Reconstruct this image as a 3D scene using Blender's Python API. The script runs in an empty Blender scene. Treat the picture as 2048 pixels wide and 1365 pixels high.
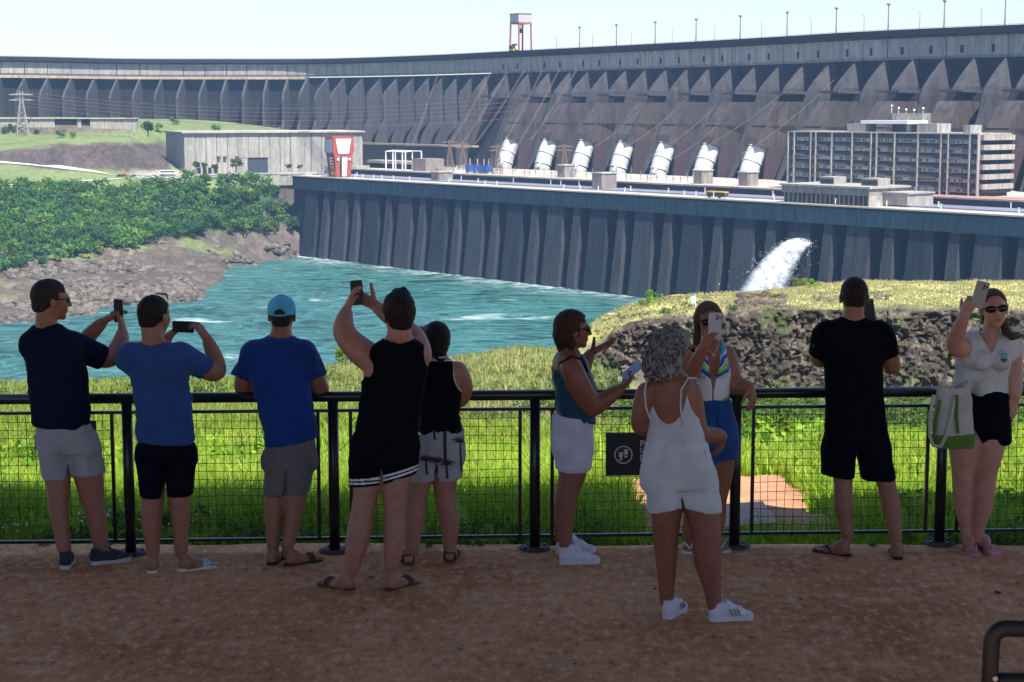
import bpy, math, random
import numpy as np
from mathutils import Vector, Matrix
random.seed(7); RNG = np.random.default_rng(7)
scene = bpy.context.scene
COL = scene.collection
# ---------------------------------------------------------------- camera
HAZE = 0.00010
F = 3500.0; PITCH = math.atan(464.5/F); CP, SP = math.cos(PITCH), math.sin(PITCH); H = 2.8
cam_d = bpy.data.cameras.new('camera'); cam = bpy.data.objects.new('camera', cam_d); COL.objects.link(cam)
cam.location = (0, 0, H); cam.rotation_euler = (math.pi/2-PITCH, 0, 0)
cam_d.sensor_width = 36; cam_d.lens = F/2048*36; cam_d.clip_start = .1; cam_d.clip_end = 6000
scene.camera = cam
# ---------------------------------------------------------------- light
EL = math.radians(60); SH = Vector((.50, -.866)).normalized()
S = Vector((SH.x*math.cos(EL), SH.y*math.cos(EL), math.sin(EL)))
world = bpy.data.worlds.new('World'); scene.world = world; world.use_nodes = True
nt = world.node_tree; nt.nodes.clear()
sky = nt.nodes.new('ShaderNodeTexSky'); sky.sky_type = 'NISHITA'; sky.sun_disc = False
sky.sun_elevation = EL; sky.sun_rotation = math.atan2(SH.x, SH.y); sky.air_density = 1.0; sky.dust_density = 0.7; sky.ozone_density = 1.0; sky.altitude = 200
bg = nt.nodes.new('ShaderNodeBackground'); bg.inputs['Strength'].default_value = 0.072
wo = nt.nodes.new('ShaderNodeOutputWorld')
tint = nt.nodes.new('ShaderNodeMix'); tint.data_type = 'RGBA'; tint.blend_type = 'MULTIPLY'; tint.inputs[0].default_value = 1; tint.inputs[7].default_value = (.90, .89, 1.03, 1)   # bluish white balance of the photograph
nt.links.new(sky.outputs[0], tint.inputs[6]); nt.links.new(tint.outputs[2], bg.inputs[0]); nt.links.new(bg.outputs[0], wo.inputs[0])
sun_d = bpy.data.lights.new('sun', 'SUN'); sun_d.energy = 3.7; sun_d.angle = math.radians(.5); sun_d.color = (1, .95, .87)
sun = bpy.data.objects.new('sun', sun_d); COL.objects.link(sun)
sun.rotation_euler = S.to_track_quat('Z', 'Y').to_euler(); sun.location = (0, 0, 60)
scene.view_settings.view_transform = 'Standard'; scene.view_settings.look = 'None'
scene.view_settings.exposure = 1.42; scene.view_settings.gamma = 1; scene.view_settings.use_curve_mapping = False
cy = scene.cycles; scene.render.engine = 'CYCLES'
cy.use_denoising = True; cy.max_bounces = 6; cy.diffuse_bounces = 3; cy.glossy_bounces = 3; cy.transmission_bounces = 4
cy.transparent_max_bounces = 8; cy.volume_bounces = 1; cy.caustics_reflective = False; cy.caustics_refractive = False
# ---------------------------------------------------------------- geometry of the view (used only to read positions off)
def ray(x, y):
    u = (x-1024)/F; v = (682.5-y)/F
    return Vector((u, CP+v*SP, v*CP-SP))
def at(x, y, Y):
    r = ray(x, y); k = Y/r.y
    return Vector((r.x*k, Y, H+r.z*k))
def gnd(x, y, z):
    r = ray(x, y); k = (z-H)/r.z
    return Vector((r.x*k, r.y*k, z))
def zof(Y, y):
    r = ray(1024, y); return H+r.z*Y/r.y
def pxx(X, Y, Z):  # inverse
    yc = Y*CP-(Z-H)*SP; return 1024+F*X/yc, 682.5-F*((Z-H)*CP+Y*SP)/yc
# ---------------------------------------------------------------- materials
def newmat(name):
    m = bpy.data.materials.new(name); m.use_nodes = True
    t = m.node_tree; return m, t, t.nodes['Principled BSDF']
def N(t, typ, **kw):
    n = t.nodes.new(typ)
    for k, v in kw.items():
        if k.startswith('i_'): n.inputs[k[2:].replace('_', ' ')].default_value = v
        else: setattr(n, k, v)
    return n
def pos_scaled(t, s):
    g = N(t, 'ShaderNodeNewGeometry'); m = N(t, 'ShaderNodeMapping'); m.inputs['Scale'].default_value = s
    t.links.new(g.outputs['Position'], m.inputs['Vector']); return m.outputs[0]
def ramp(t, src, stops):
    r = N(t, 'ShaderNodeValToRGB'); e = r.color_ramp.elements
    while len(e) < len(stops): e.new(.5)
    for el, (p, c) in zip(e, stops): el.position = p; el.color = (*c, 1) if len(c) == 3 else c
    t.links.new(src, r.inputs[0]); return r.outputs[0]
def mixc(t, fac, a, b, mode='MIX'):
    m = N(t, 'ShaderNodeMix', data_type='RGBA', blend_type=mode)
    for sock, v in ((m.inputs[0], fac), (m.inputs[6], a), (m.inputs[7], b)):
        if hasattr(v, 'links') or isinstance(v, bpy.types.NodeSocket): t.links.new(v, sock)
        elif isinstance(v, (int, float)): sock.default_value = v
        else: sock.default_value = (*v, 1) if len(v) == 3 else v
    return m.outputs[2]
def noise(t, vec, scale, detail=4, rough=.55, dist=0):
    n = N(t, 'ShaderNodeTexNoise'); n.inputs['Scale'].default_value = scale; n.inputs['Detail'].default_value = detail
    n.inputs['Roughness'].default_value = rough; n.inputs['Distortion'].default_value = dist
    if vec is not None: t.links.new(vec, n.inputs['Vector'])
    return n.outputs['Fac']
def bump(t, b, src, strength=.3, dist=.02):
    n = N(t, 'ShaderNodeBump'); n.inputs['Strength'].default_value = strength; n.inputs['Distance'].default_value = dist
    t.links.new(src, n.inputs['Height']); t.links.new(n.outputs[0], b.inputs['Normal'])
def plain(name, c, rough=.6, var=.12, scale=3, metal=0, bmp=0, spec=.5, coat=0):
    m, t, b = newmat(name); v = pos_scaled(t, (1, 1, 1)); f = noise(t, v, scale)
    lo = tuple(x*(1-var) for x in c); hi = tuple(min(1, x*(1+var)) for x in c)
    t.links.new(ramp(t, f, [(.3, lo), (.7, hi)]), b.inputs['Base Color'])
    b.inputs['Roughness'].default_value = rough; b.inputs['Metallic'].default_value = metal; b.inputs['Specular IOR Level'].default_value = spec
    if bmp: bump(t, b, noise(t, v, scale*6, 5), bmp, .01)
    return m
def concrete(name, c, stain, amount=.5, hs=.35, vs=.03, lines=0, bmp=.2, patch=.05):
    """weathered concrete: streaks running down, blotches, pour lines"""
    m, t, b = newmat(name)
    st = noise(t, pos_scaled(t, (hs, hs, vs)), 1, 6, .6)
    bl = noise(t, pos_scaled(t, (patch, patch, patch)), 1, 6, .65)
    fine = noise(t, pos_scaled(t, (1.2, 1.2, .25)), 1, 4, .7)
    f1 = ramp(t, st, [(.5-.22*amount-.02, (1, 1, 1)), (.62, (0, 0, 0))])
    base = mixc(t, f1, c, stain)
    base = mixc(t, ramp(t, bl, [(.38, (0, 0, 0)), (.62, (.75, .75, .75))]), base, tuple(x*.62 for x in c))
    base = mixc(t, ramp(t, fine, [(.45, (0, 0, 0)), (.75, (.5, .5, .5))]), base, tuple(min(1, x*1.5) for x in c))
    if lines:
        w = N(t, 'ShaderNodeTexWave', wave_type='BANDS', bands_direction='Z', wave_profile='SAW')
        w.inputs['Scale'].default_value = lines; w.inputs['Distortion'].default_value = .3
        t.links.new(pos_scaled(t, (1, 1, 1)), w.inputs['Vector'])
        base = mixc(t, ramp(t, w.outputs['Fac'], [(.9, (0, 0, 0)), (.97, (.5, .5, .5))]), base, tuple(x*.5 for x in c))
    t.links.new(base, b.inputs['Base Color']); b.inputs['Roughness'].default_value = .85; b.inputs['Specular IOR Level'].default_value = .25
    bump(t, b, fine, bmp, .3)
    return m
def attrmat(name, rough=.85, var_scale=1.0, var=.3, trans=0, bmp=.5, bdist=.1, spec=.2):
    """colour from the mesh's own 'Col' attribute with procedural variation"""
    m, t, b = newmat(name)
    a = N(t, 'ShaderNodeAttribute', attribute_name='Col')
    f = noise(t, pos_scaled(t, (1, 1, 1)), var_scale, 6, .65)
    c = mixc(t, 1.0, a.outputs['Color'], ramp(t, f, [(.3, (1-var,)*3), (.7, (1+var,)*3)]), 'MULTIPLY')
    t.links.new(c, b.inputs['Base Color']); b.inputs['Roughness'].default_value = rough; b.inputs['Specular IOR Level'].default_value = spec
    if bmp: bump(t, b, f, bmp, bdist)
    if trans:
        tr = N(t, 'ShaderNodeBsdfTranslucent'); t.links.new(c, tr.inputs[0])
        mx = N(t, 'ShaderNodeMixShader'); mx.inputs[0].default_value = trans
        t.links.new(b.outputs[0], mx.inputs[1]); t.links.new(tr.outputs[0], mx.inputs[2])
        t.links.new(mx.outputs[0], t.nodes['Material Output'].inputs[0])
    return m
# ---------------------------------------------------------------- mesh helpers
def tag(o, label=None, cat=None, group=None, kind=None):
    if label: o['label'] = label
    if cat: o['category'] = cat
    if group: o['group'] = group
    if kind: o['kind'] = kind
    return o
def link(name, me, mats=None, parent=None, smooth=False, **kw):
    if mats is not None and not me.materials:
        for m in (mats if isinstance(mats, (list, tuple)) else [mats]): me.materials.append(m)
    if smooth: me.polygons.foreach_set('use_smooth', [True]*len(me.polygons))
    o = bpy.data.objects.new(name, me); COL.objects.link(o)
    if parent is not None: o.parent = parent
    return tag(o, **kw)
def thing(name, loc=(0, 0, 0), **kw):
    o = bpy.data.objects.new(name, None); COL.objects.link(o); o.location = loc; o.empty_display_size = .2
    return tag(o, **kw)
def np_mesh(name, V, Q, col=None, smooth=True, uv=False):
    """V (n,3); Q (m,3|4) numpy"""
    V = np.ascontiguousarray(V, dtype=np.float32); Q = np.ascontiguousarray(Q, dtype=np.int32)
    me = bpy.data.meshes.new(name); me.vertices.add(len(V)); me.vertices.foreach_set('co', V.ravel())
    k = Q.shape[1]; me.loops.add(Q.size); me.loops.foreach_set('vertex_index', Q.ravel())
    me.polygons.add(len(Q)); me.polygons.foreach_set('loop_start', np.arange(0, Q.size, k, dtype=np.int32))
    me.update(calc_edges=True)
    if smooth: me.polygons.foreach_set('use_smooth', np.ones(len(Q), bool))
    if col is not None:
        a = me.color_attributes.new('Col', 'FLOAT_COLOR', 'POINT')
        c4 = np.ones((len(V), 4), np.float32); c4[:, :3] = col; a.data.foreach_set('color', c4.ravel())
    return me
class MB:
    """collects boxes, bars, tubes, prisms in one mesh"""
    def __init__(s): s.v = []; s.f = []; s.m = []
    def add(s, vs, fs, mi=0):
        b = len(s.v); s.v += [tuple(v) for v in vs]; s.f += [tuple(i+b for i in f) for f in fs]; s.m += [mi]*len(fs); return s
    def box(s, c, size, rz=0, mi=0, M=None):
        hx, hy, hz = size[0]/2, size[1]/2, size[2]/2; ca, sa = math.cos(rz), math.sin(rz); vs = []
        for dz in (-hz, hz):
            for dx, dy in ((-hx, -hy), (hx, -hy), (hx, hy), (-hx, hy)):
                p = Vector((dx, dy, dz))
                p = (M @ p) if M is not None else Vector((p.x*ca-p.y*sa, p.x*sa+p.y*ca, p.z))
                vs.append(p+Vector(c))
        return s.add(vs, [(3, 2, 1, 0), (4, 5, 6, 7), (0, 1, 5, 4), (1, 2, 6, 5), (2, 3, 7, 6), (3, 0, 4, 7)], mi)
    def prism(s, A, B, mi=0):
        """two matching polygons joined"""
        n = len(A); fs = [tuple(range(n))[::-1], tuple(range(n, 2*n))]+[(i, (i+1) % n, n+(i+1) % n, n+i) for i in range(n)]
        return s.add(list(A)+list(B), fs, mi)
    def tube(s, pts, r, n=8, mi=0, cap=True, closed=False):
        pts = [Vector(p) for p in pts]; rs = r if isinstance(r, (list, tuple)) else [r]*len(pts)
        vs = []; prev = None; L = len(pts)
        for i, p in enumerate(pts):
            if closed: d = pts[(i+1) % L]-pts[i-1]
            else: d = pts[min(i+1, L-1)]-pts[max(i-1, 0)]
            d.normalize()
            if prev is None: a = d.orthogonal().normalized()
            else: a = (prev-d*prev.dot(d)).normalized()
            prev = a; b = d.cross(a)
            for k in range(n):
                t = 2*math.pi*k/n; vs.append(p+(a*math.cos(t)+b*math.sin(t))*rs[i])
        fs = []
        for i in range(L if closed else L-1):
            j = (i+1) % L
            for k in range(n):
                k2 = (k+1) % n; fs.append((i*n+k, i*n+k2, j*n+k2, j*n+k))
        if cap and not closed: fs += [tuple(range(n))[::-1], tuple(range((L-1)*n, L*n))]
        return s.add(vs, fs, mi)
    def mesh(s, name):
        me = bpy.data.meshes.new(name); me.from_pydata(s.v, [], s.f)
        if any(s.m): me.polygons.foreach_set('material_index', s.m)
        me.update(); return me
    def build(s, name, mats, parent=None, smooth=False, **kw):
        return link(name, s.mesh(name), mats, parent, smooth, **kw)
# value noise (numpy, deterministic) for displacement and colour zones
def _hash(i, j, k, seed):
    n = (i*374761393+j*668265263+k*2147483647+seed*974634777) & 0xffffffff
    n = ((n ^ (n >> 13))*1274126177) & 0xffffffff
    return ((n ^ (n >> 16)) & 0xffff)/65535.0
def vnoise(P, scale=1.0, seed=0):
    Q = np.asarray(P, dtype=np.float64)*scale; I = np.floor(Q).astype(np.int64); f = Q-I; f = f*f*(3-2*f)
    out = 0
    for dx in (0, 1):
        for dy in (0, 1):
            for dz in (0, 1):
                w = (f[..., 0] if dx else 1-f[..., 0])*(f[..., 1] if dy else 1-f[..., 1])*(f[..., 2] if dz else 1-f[..., 2])
                out = out+w*_hash(I[..., 0]+dx, I[..., 1]+dy, I[..., 2]+dz, seed)
    return out
def fbm(P, scale=1.0, octs=4, seed=0, gain=.5):
    a = 1; s = 0; tot = 0
    for o in range(octs):
        s = s+a*vnoise(P, scale*2**o, seed+o*17); tot += a; a *= gain
    return s/tot
def smoothstep(a, b, x):
    t = np.clip((x-a)/(b-a), 0, 1); return t*t*(3-2*t)
# ================================================================ SETTING: land and water
WZ = -87.0
def column_land(cols, Ys, xs, key):
    """heights from surveyed profiles: cols {image column: [(Y, 'y'|'z', value)...]}, interpolated in between"""
    cx = sorted(cols); prof = []
    for c in cx:
        pts = [(Y, zof(Y, v) if k == 'y' else v) for Y, k, v in cols[c]]
        prof.append(np.interp(Ys, [p[0] for p in pts], [p[1] for p in pts]))
    prof = np.array(prof); Z = np.empty((len(xs), len(Ys)))
    for j in range(len(Ys)): Z[:, j] = np.interp(xs, cx, prof[:, j])
    return Z
def grid_faces(nx, ny):
    i = np.arange(nx-1)[:, None]*ny+np.arange(ny-1)[None, :]
    return np.stack([i, i+ny, i+ny+1, i+1], -1).reshape(-1, 4)
near_cols = {
 -1500: [(11, 'z', -.10), (12.5, 'z', -.22), (20, 'y', 990), (35, 'y', 885), (60, 'y', 825), (90, 'y', 795), (120, 'y', 780), (133, 'y', 783), (240, 'z', -90)],
 0: [(11, 'z', -.10), (12.5, 'z', -.22), (20, 'y', 970), (35, 'y', 870), (60, 'y', 815), (90, 'y', 785), (120, 'y', 770), (133, 'y', 774), (240, 'z', -90)],
 450: [(11, 'z', -.10), (12.5, 'z', -.22), (20, 'y', 965), (35, 'y', 865), (60, 'y', 810), (90, 'y', 782), (120, 'y', 770), (133, 'y', 773), (240, 'z', -90)],
 650: [(11, 'z', -.10), (12.5, 'z', -.22), (20, 'y', 960), (35, 'y', 865), (60, 'y', 805), (90, 'y', 770), (125, 'y', 738), (138, 'y', 741), (250, 'z', -90)],
 900: [(11, 'z', -.10), (12.5, 'z', -.22), (20, 'y', 955), (33, 'y', 900), (60, 'y', 840), (95, 'y', 775), (145, 'y', 718), (160, 'y', 722), (260, 'z', -90)],
 1060: [(11, 'z', -.10), (12.5, 'z', -.22), (19, 'y', 950), (30, 'y', 900), (60, 'y', 840), (100, 'y', 765), (160, 'y', 695), (175, 'y', 700), (265, 'z', -90)],
 1150: [(11, 'z', -.10), (12.5, 'z', -.22), (19, 'y', 925), (28, 'y', 905), (60, 'y', 850), (120, 'y', 770), (168, 'y', 710), (185, 'y', 672), (200, 'y', 680), (270, 'z', -90)],
 1200: [(11, 'z', -.10), (12.5, 'z', -.22), (19, 'y', 912), (28, 'y', 905), (60, 'y', 865), (120, 'y', 800), (170, 'y', 745), (174, 'y', 690), (195, 'y', 632), (206, 'y', 640), (275, 'z', -90)],
 1260: [(11, 'z', -.10), (12.5, 'z', -.22), (19, 'y', 905), (28, 'y', 905), (60, 'y', 875), (120, 'y', 825), (170, 'y', 775), (174, 'y', 650), (200, 'y', 608), (212, 'y', 616), (280, 'z', -90)],
 1340: [(11, 'z', -.10), (12.5, 'z', -.22), (19, 'y', 902), (28, 'y', 905), (60, 'y', 880), (120, 'y', 835), (170, 'y', 790), (174, 'y', 640), (206, 'y', 592), (215, 'y', 597), (280, 'z', -90)],
 1500: [(11, 'z', -.10), (12.5, 'z', -.22), (18.5, 'y', 900), (28, 'y', 908), (60, 'y', 885), (120, 'y', 845), (170, 'y', 800), (174, 'y', 625), (190, 'y', 598), (208, 'y', 584), (216, 'y', 589), (280, 'z', -90)],
 1700: [(11, 'z', -.10), (12.5, 'z', -.22), (18.5, 'y', 897), (28, 'y', 908), (60, 'y', 885), (120, 'y', 845), (170, 'y', 800), (174, 'y', 621), (190, 'y', 590), (206, 'y', 562), (215, 'y', 567), (280, 'z', -90)],
 2048: [(11, 'z', -.10), (12.5, 'z', -.22), (18.5, 'y', 895), (28, 'y', 908), (60, 'y', 885), (120, 'y', 845), (170, 'y', 800), (174, 'y', 629), (190, 'y', 592), (206, 'y', 565), (215, 'y', 570), (280, 'z', -90)],
 3400: [(11, 'z', -.10), (12.5, 'z', -.22), (18.5, 'y', 895), (28, 'y', 908), (60, 'y', 885), (120, 'y', 845), (170, 'y', 800), (174, 'y', 632), (190, 'y', 594), (206, 'y', 567), (215, 'y', 572), (280, 'z', -90)],
}
def near_height_raw(X, Y):
    pass
n_xs = np.concatenate([np.linspace(-1500, -60, 26), np.linspace(-50, 2100, 290), np.linspace(2130, 3400, 20)])
n_Ys = np.concatenate([np.geomspace(11.0, 165, 170), np.linspace(166, 176, 12), np.linspace(178, 215, 36), np.linspace(218, 330, 30)])
NZ = column_land(near_cols, n_Ys, n_xs, 0)
# smooth the straight profile breaks a little (not across the cliff)
k = np.array([1, 2, 3, 2, 1])/9.0
for _ in range(2):
    Zp = np.pad(NZ, ((2, 2), (0, 0)), 'edge'); NZ = sum(k[i]*Zp[i:i+NZ.shape[0]] for i in range(5))
NX = ((n_xs-1024)/F)[:, None]*n_Ys[None, :]*1.0085; NY = np.broadcast_to(n_Ys[None, :], NX.shape)
PP = np.stack([NX, NY, NX*0], -1)
amp = np.clip((NY-11.5)*.012, 0, 1.1)
NZ = NZ+(fbm(PP, .25, 5, 3)-.5)*amp*1.1+(fbm(PP, 1.3, 3, 9)-.5)*np.clip((NY-11.4)*.15, 0, .22)
def near_z(X, Y):
    """height of the near land at X, Y (arrays)"""
    X = np.atleast_1d(X).astype(float); Y = np.atleast_1d(Y).astype(float)
    px = X/(Y*1.0085)*F+1024
    i = np.clip(np.interp(px, n_xs, np.arange(len(n_xs))), 0, len(n_xs)-1.001); j = np.clip(np.interp(Y, n_Ys, np.arange(len(n_Ys))), 0, len(n_Ys)-1.001)
    i0 = i.astype(int); j0 = j.astype(int); a = i-i0; b = j-j0
    return (NZ[i0, j0]*(1-a)*(1-b)+NZ[i0+1, j0]*a*(1-b)+NZ[i0, j0+1]*(1-a)*b+NZ[i0+1, j0+1]*a*b)
# colour zones of the near land
PXX = np.broadcast_to(n_xs[:, None], NX.shape)
grass = np.array([.24, .34, .04]); dry = np.array([.30, .275, .105]); dryg = np.array([.17, .20, .055]); soil = np.array([.30, .115, .05]); rockc = np.array([.085, .075, .065]); track = np.array([.24, .15, .09])
nA = fbm(PP, .12, 5, 21)[..., None]; nB = fbm(PP, .6, 4, 33)[..., None]
C = np.ones(NX.shape+(3,))*grass
far = smoothstep(38, 75, NY)[..., None]
left = smoothstep(760, 560, PXX)[..., None]
C = C*(1-far)+far*((dryg*(1-nA)+dry*nA)*(1-.45*left)+.45*left*np.array([.14, .2, .04]))
pl = smoothstep(171, 174, NY)[..., None]*smoothstep(1120, 1230, PXX)[..., None]
C = C*(1-pl)+pl*(dry*1.3*(.6+.8*nB)+np.array([.0, .0, .0]))
w_patch = (smoothstep(.52, .66, nB)*far*.6); C = C*(1-w_patch)+w_patch*np.array([.10, .16, .035])
tr = (smoothstep(920, 960, PXX)*smoothstep(1070, 1030, PXX)*smoothstep(52, 60, NY)*smoothstep(84, 74, NY))[..., None]*(.4+.6*smoothstep(.3, .6, nB))
C = C*(1-tr)+tr*track
rk = (smoothstep(168, 171, NY)*smoothstep(178, 174.5, NY)*smoothstep(1130, 1215, PXX))[..., None]
C = C*(1-rk)+rk*rockc
val = (smoothstep(1180, 1260, PXX)*smoothstep(22, 30, NY)*smoothstep(170, 160, NY))[..., None]
C = C*(1-val)+val*np.array([.05, .085, .025])
# the bare red earth strip along the terrace, and the excavated earth patch beyond the fence
e1 = (smoothstep(11.75, 11.1, NY+.5*(fbm(PP, 2, 4, 5)-.5)))[..., None]
C = C*(1-e1)+e1*soil*.8
dm = near_me = np_mesh('ground', np.stack([NX, NY, NZ], -1).reshape(-1, 3), grid_faces(*NX.shape), C.reshape(-1, 3))
M_ground = attrmat('near_ground_earth_and_grass', .9, 2.5, .35, 0, .6, .15)
ground = link('ground', near_me, M_ground, kind='structure', label='grassy slope falling away beyond the railing to the river')
# ---- far (left) bank
far_cols = {
 -1400: [(560, 'z', -92), (700, 'z', -87), (760, 'y', 625), (900, 'y', 520), (1020, 'y', 385), (1040, 'y', 372), (1090, 'y', 325), (1098, 'y', 300), (1185, 'y', 268), (1250, 'y', 250), (1500, 'z', -3)],
 0: [(560, 'z', -95), (716, 'z', -92), (730, 'y', 650), (760, 'y', 622), (830, 'y', 570), (880, 'y', 535), (930, 'y', 480), (1020, 'y', 392), (1042, 'y', 374), (1090, 'y', 330), (1099, 'y', 306), (1135, 'y', 292), (1185, 'y', 270), (1192, 'y', 236), (1320, 'y', 235), (1700, 'z', -4)],
 130: [(560, 'z', -95), (745, 'z', -92), (760, 'y', 635), (800, 'y', 600), (860, 'y', 555), (900, 'y', 525), (950, 'y', 470), (1035, 'y', 382), (1055, 'y', 370), (1095, 'y', 338), (1104, 'y', 292), (1140, 'y', 282), (1185, 'y', 270), (1192, 'y', 236), (1320, 'y', 235), (1700, 'z', -4)],
 270: [(560, 'z', -95), (795, 'z', -92), (808, 'y', 606), (850, 'y', 572), (920, 'y', 530), (960, 'y', 500), (1000, 'y', 455), (1060, 'y', 376), (1075, 'y', 362), (1108, 'y', 350), (1116, 'y', 286), (1150, 'y', 280), (1185, 'y', 270), (1194, 'y', 238), (1320, 'y', 238), (1700, 'z', -6)],
 380: [(560, 'z', -95), (806, 'z', -92), (820, 'y', 600), (860, 'y', 575), (930, 'y', 540), (990, 'y', 500), (1030, 'y', 455), (1075, 'y', 372), (1085, 'y', 360), (1110, 'z', -38.6), (1215, 'z', -37), (1240, 'y', 262), (1330, 'y', 240), (1700, 'z', -6)],
 440: [(560, 'z', -95), (880, 'z', -92), (900, 'y', 570), (945, 'y', 548), (1000, 'y', 512), (1030, 'y', 490), (1050, 'y', 440), (1080, 'y', 368), (1090, 'y', 356), (1110, 'z', -38.6), (1230, 'z', -37), (1260, 'y', 262), (1330, 'y', 243), (1700, 'z', -8)],
 470: [(560, 'z', -95), (940, 'z', -93), (1000, 'z', -90), (1012, 'y', 500), (1040, 'y', 485), (1055, 'y', 440), (1082, 'y', 366), (1092, 'y', 354), (1110, 'z', -38.6), (1240, 'z', -37), (1270, 'y', 262), (1330, 'y', 247), (1700, 'z', -8)],
 540: [(560, 'z', -95), (1000, 'z', -93), (1045, 'z', -90), (1050, 'y', 482), (1068, 'y', 474), (1078, 'y', 430), (1094, 'y', 380), (1104, 'y', 352), (1115, 'z', -38.6), (1260, 'z', -37), (1290, 'y', 262), (1330, 'y', 258), (1700, 'z', -10)],
 600: [(560, 'z', -95), (1040, 'z', -93), (1076, 'z', -90), (1080, 'y', 473), (1098, 'y', 470), (1104, 'y', 455), (1110, 'y', 430), (1122, 'y', 400), (1126, 'z', -38.6), (1270, 'z', -37), (1330, 'y', 266), (1700, 'z', -14)],
 640: [(560, 'z', -95), (1090, 'z', -93), (1098, 'z', -76), (1130, 'z', -76), (1136, 'z', -40), (1330, 'y', 274), (1700, 'z', -20)],
 700: [(560, 'z', -95), (1110, 'z', -95), (1160, 'z', -95), (1170, 'z', -40), (1270, 'z', -36), (1345, 'y', 285), (1700, 'z', -24)],
 1000: [(560, 'z', -95), (1030, 'z', -95), (1060, 'z', -95), (1130, 'z', -40), (1200, 'z', -37), (1700, 'z', -36)],
 2400: [(560, 'z', -95), (660, 'z', -95), (800, 'z', -95), (900, 'z', -42), (1200, 'z', -40), (1700, 'z', -40)],
}
f_xs = np.concatenate([np.linspace(-1400, -40, 20), np.linspace(-30, 720, 240), np.linspace(740, 2400, 30)])
f_Ys = np.concatenate([np.linspace(560, 700, 6), np.linspace(704, 1060, 150), np.linspace(1061, 1130, 70), np.linspace(1132, 1200, 40), np.linspace(1210, 1700, 30)])
FZ = column_land(far_cols, f_Ys, f_xs, 0)
FX = ((f_xs-1024)/F)[:, None]*f_Ys[None, :]*1.009; FY = np.broadcast_to(f_Ys[None, :], FX.shape)
FP = np.stack([FX, FY, FZ*.6], -1); FPX = np.broadcast_to(f_xs[:, None], FX.shape)
rockmask = smoothstep(-66, -74, FZ)*smoothstep(690, 650, FPX)
rg = 1-np.abs(2*fbm(FP, .045, 5, 12)-1); rg2 = 1-np.abs(2*fbm(FP, .16, 4, 15)-1)
flat = smoothstep(.45, .62, fbm(FP, .012, 3, 44))            # smooth sandy benches between the broken rock
FZ = FZ+rockmask*((rg-.72)*5.5+(rg2-.7)*3.4*(1-.6*flat))+(1-rockmask)*(fbm(FP, .06, 3, 2)-.5)*1.5*smoothstep(1110, 1060, FY)
bench = np.array([.170, .142, .112]); rockd = np.array([.10, .085, .075]); fgreen = np.array([.035, .075, .02]); fgrass = np.array([.155, .195, .075])
slope_j = np.abs(np.gradient(FZ, axis=1)/np.gradient(FY, axis=1)); cliffm = smoothstep(.75, 1.6, slope_j)
CF = np.ones(FX.shape+(3,))*fgreen
up = smoothstep(-50, -43, FZ)[..., None]; CF = CF*(1-up)+up*fgrass*(.7+.6*fbm(FP, .05, 4, 8)[..., None])
rm = np.clip(rockmask, 0, 1)[..., None]
rc = bench*(.55+.8*fbm(FP, .07, 5, 19)[..., None]); rc = rc*(1-(.45*smoothstep(.55, .8, rg2))[..., None])
CF = CF*(1-rm)+rm*rc
g2 = (rockmask*smoothstep(.52, .62, fbm(FP, .022, 4, 71))*smoothstep(-84, -79, FZ))[..., None]*.7; CF = CF*(1-g2)+g2*np.array([.15, .19, .06])
CF = CF*(1-cliffm[..., None])+cliffm[..., None]*np.array([.13, .10, .09])*(.55+.9*fbm(FP, .14, 4, 88)[..., None])
_yc = FY*CP-(FZ-H)*SP; FPY = 682.5-F*((FZ-H)*CP+FY*SP)/_yc
rb = (smoothstep(-5, 3, FPY-np.interp(FPX, [0, 100, 130, 320], [304, 297, 291, 286])+6*(fbm(FP, .08, 3, 3)-.5)*2)*smoothstep(4, -3, FPY-np.interp(FPX, [0, 60, 110, 200, 320], [324, 334, 338, 342, 346])-8*(fbm(FP, .06, 3, 6)-.5)*2)*smoothstep(352, 345, FPX)*(FY > 1050))[..., None]
CF = CF*(1-rb)+rb*np.array([.085, .068, .062])*(.5+1.0*fbm(FP*np.array([1, 1, .3]), .25, 4, 87)[..., None])
flatdeck = (smoothstep(-40.5, -39, FZ)*smoothstep(-35, -36.5, FZ)*smoothstep(240, 300, FPX)*smoothstep(1100, 1108, FY))[..., None]
CF = CF*(1-flatdeck)+flatdeck*np.array([.30, .27, .23])
M_far = attrmat('far_bank_rock_and_turf', .95, .35, .3, 0, .8, 1.2)
far_bank = link('river_bank', np_mesh('river_bank', np.stack([FX, FY, FZ], -1).reshape(-1, 3), grid_faces(*FX.shape), CF.reshape(-1, 3)), M_far,
                kind='structure', label='brown rocky far bank of the river rising to green slopes')
def far_z(X, Y):
    X = np.atleast_1d(X).astype(float); Y = np.atleast_1d(Y).astype(float); px = X/(Y*1.009)*F+1024
    i = np.clip(np.interp(px, f_xs, np.arange(len(f_xs))), 0, len(f_xs)-1.001); j = np.clip(np.interp(Y, f_Ys, np.arange(len(f_Ys))), 0, len(f_Ys)-1.001)
    i0 = i.astype(int); j0 = j.astype(int); a = i-i0; b = j-j0
    return (FZ[i0, j0]*(1-a)*(1-b)+FZ[i0+1, j0]*a*(1-b)+FZ[i0, j0+1]*(1-a)*b+FZ[i0+1, j0+1]*a*b)
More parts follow.
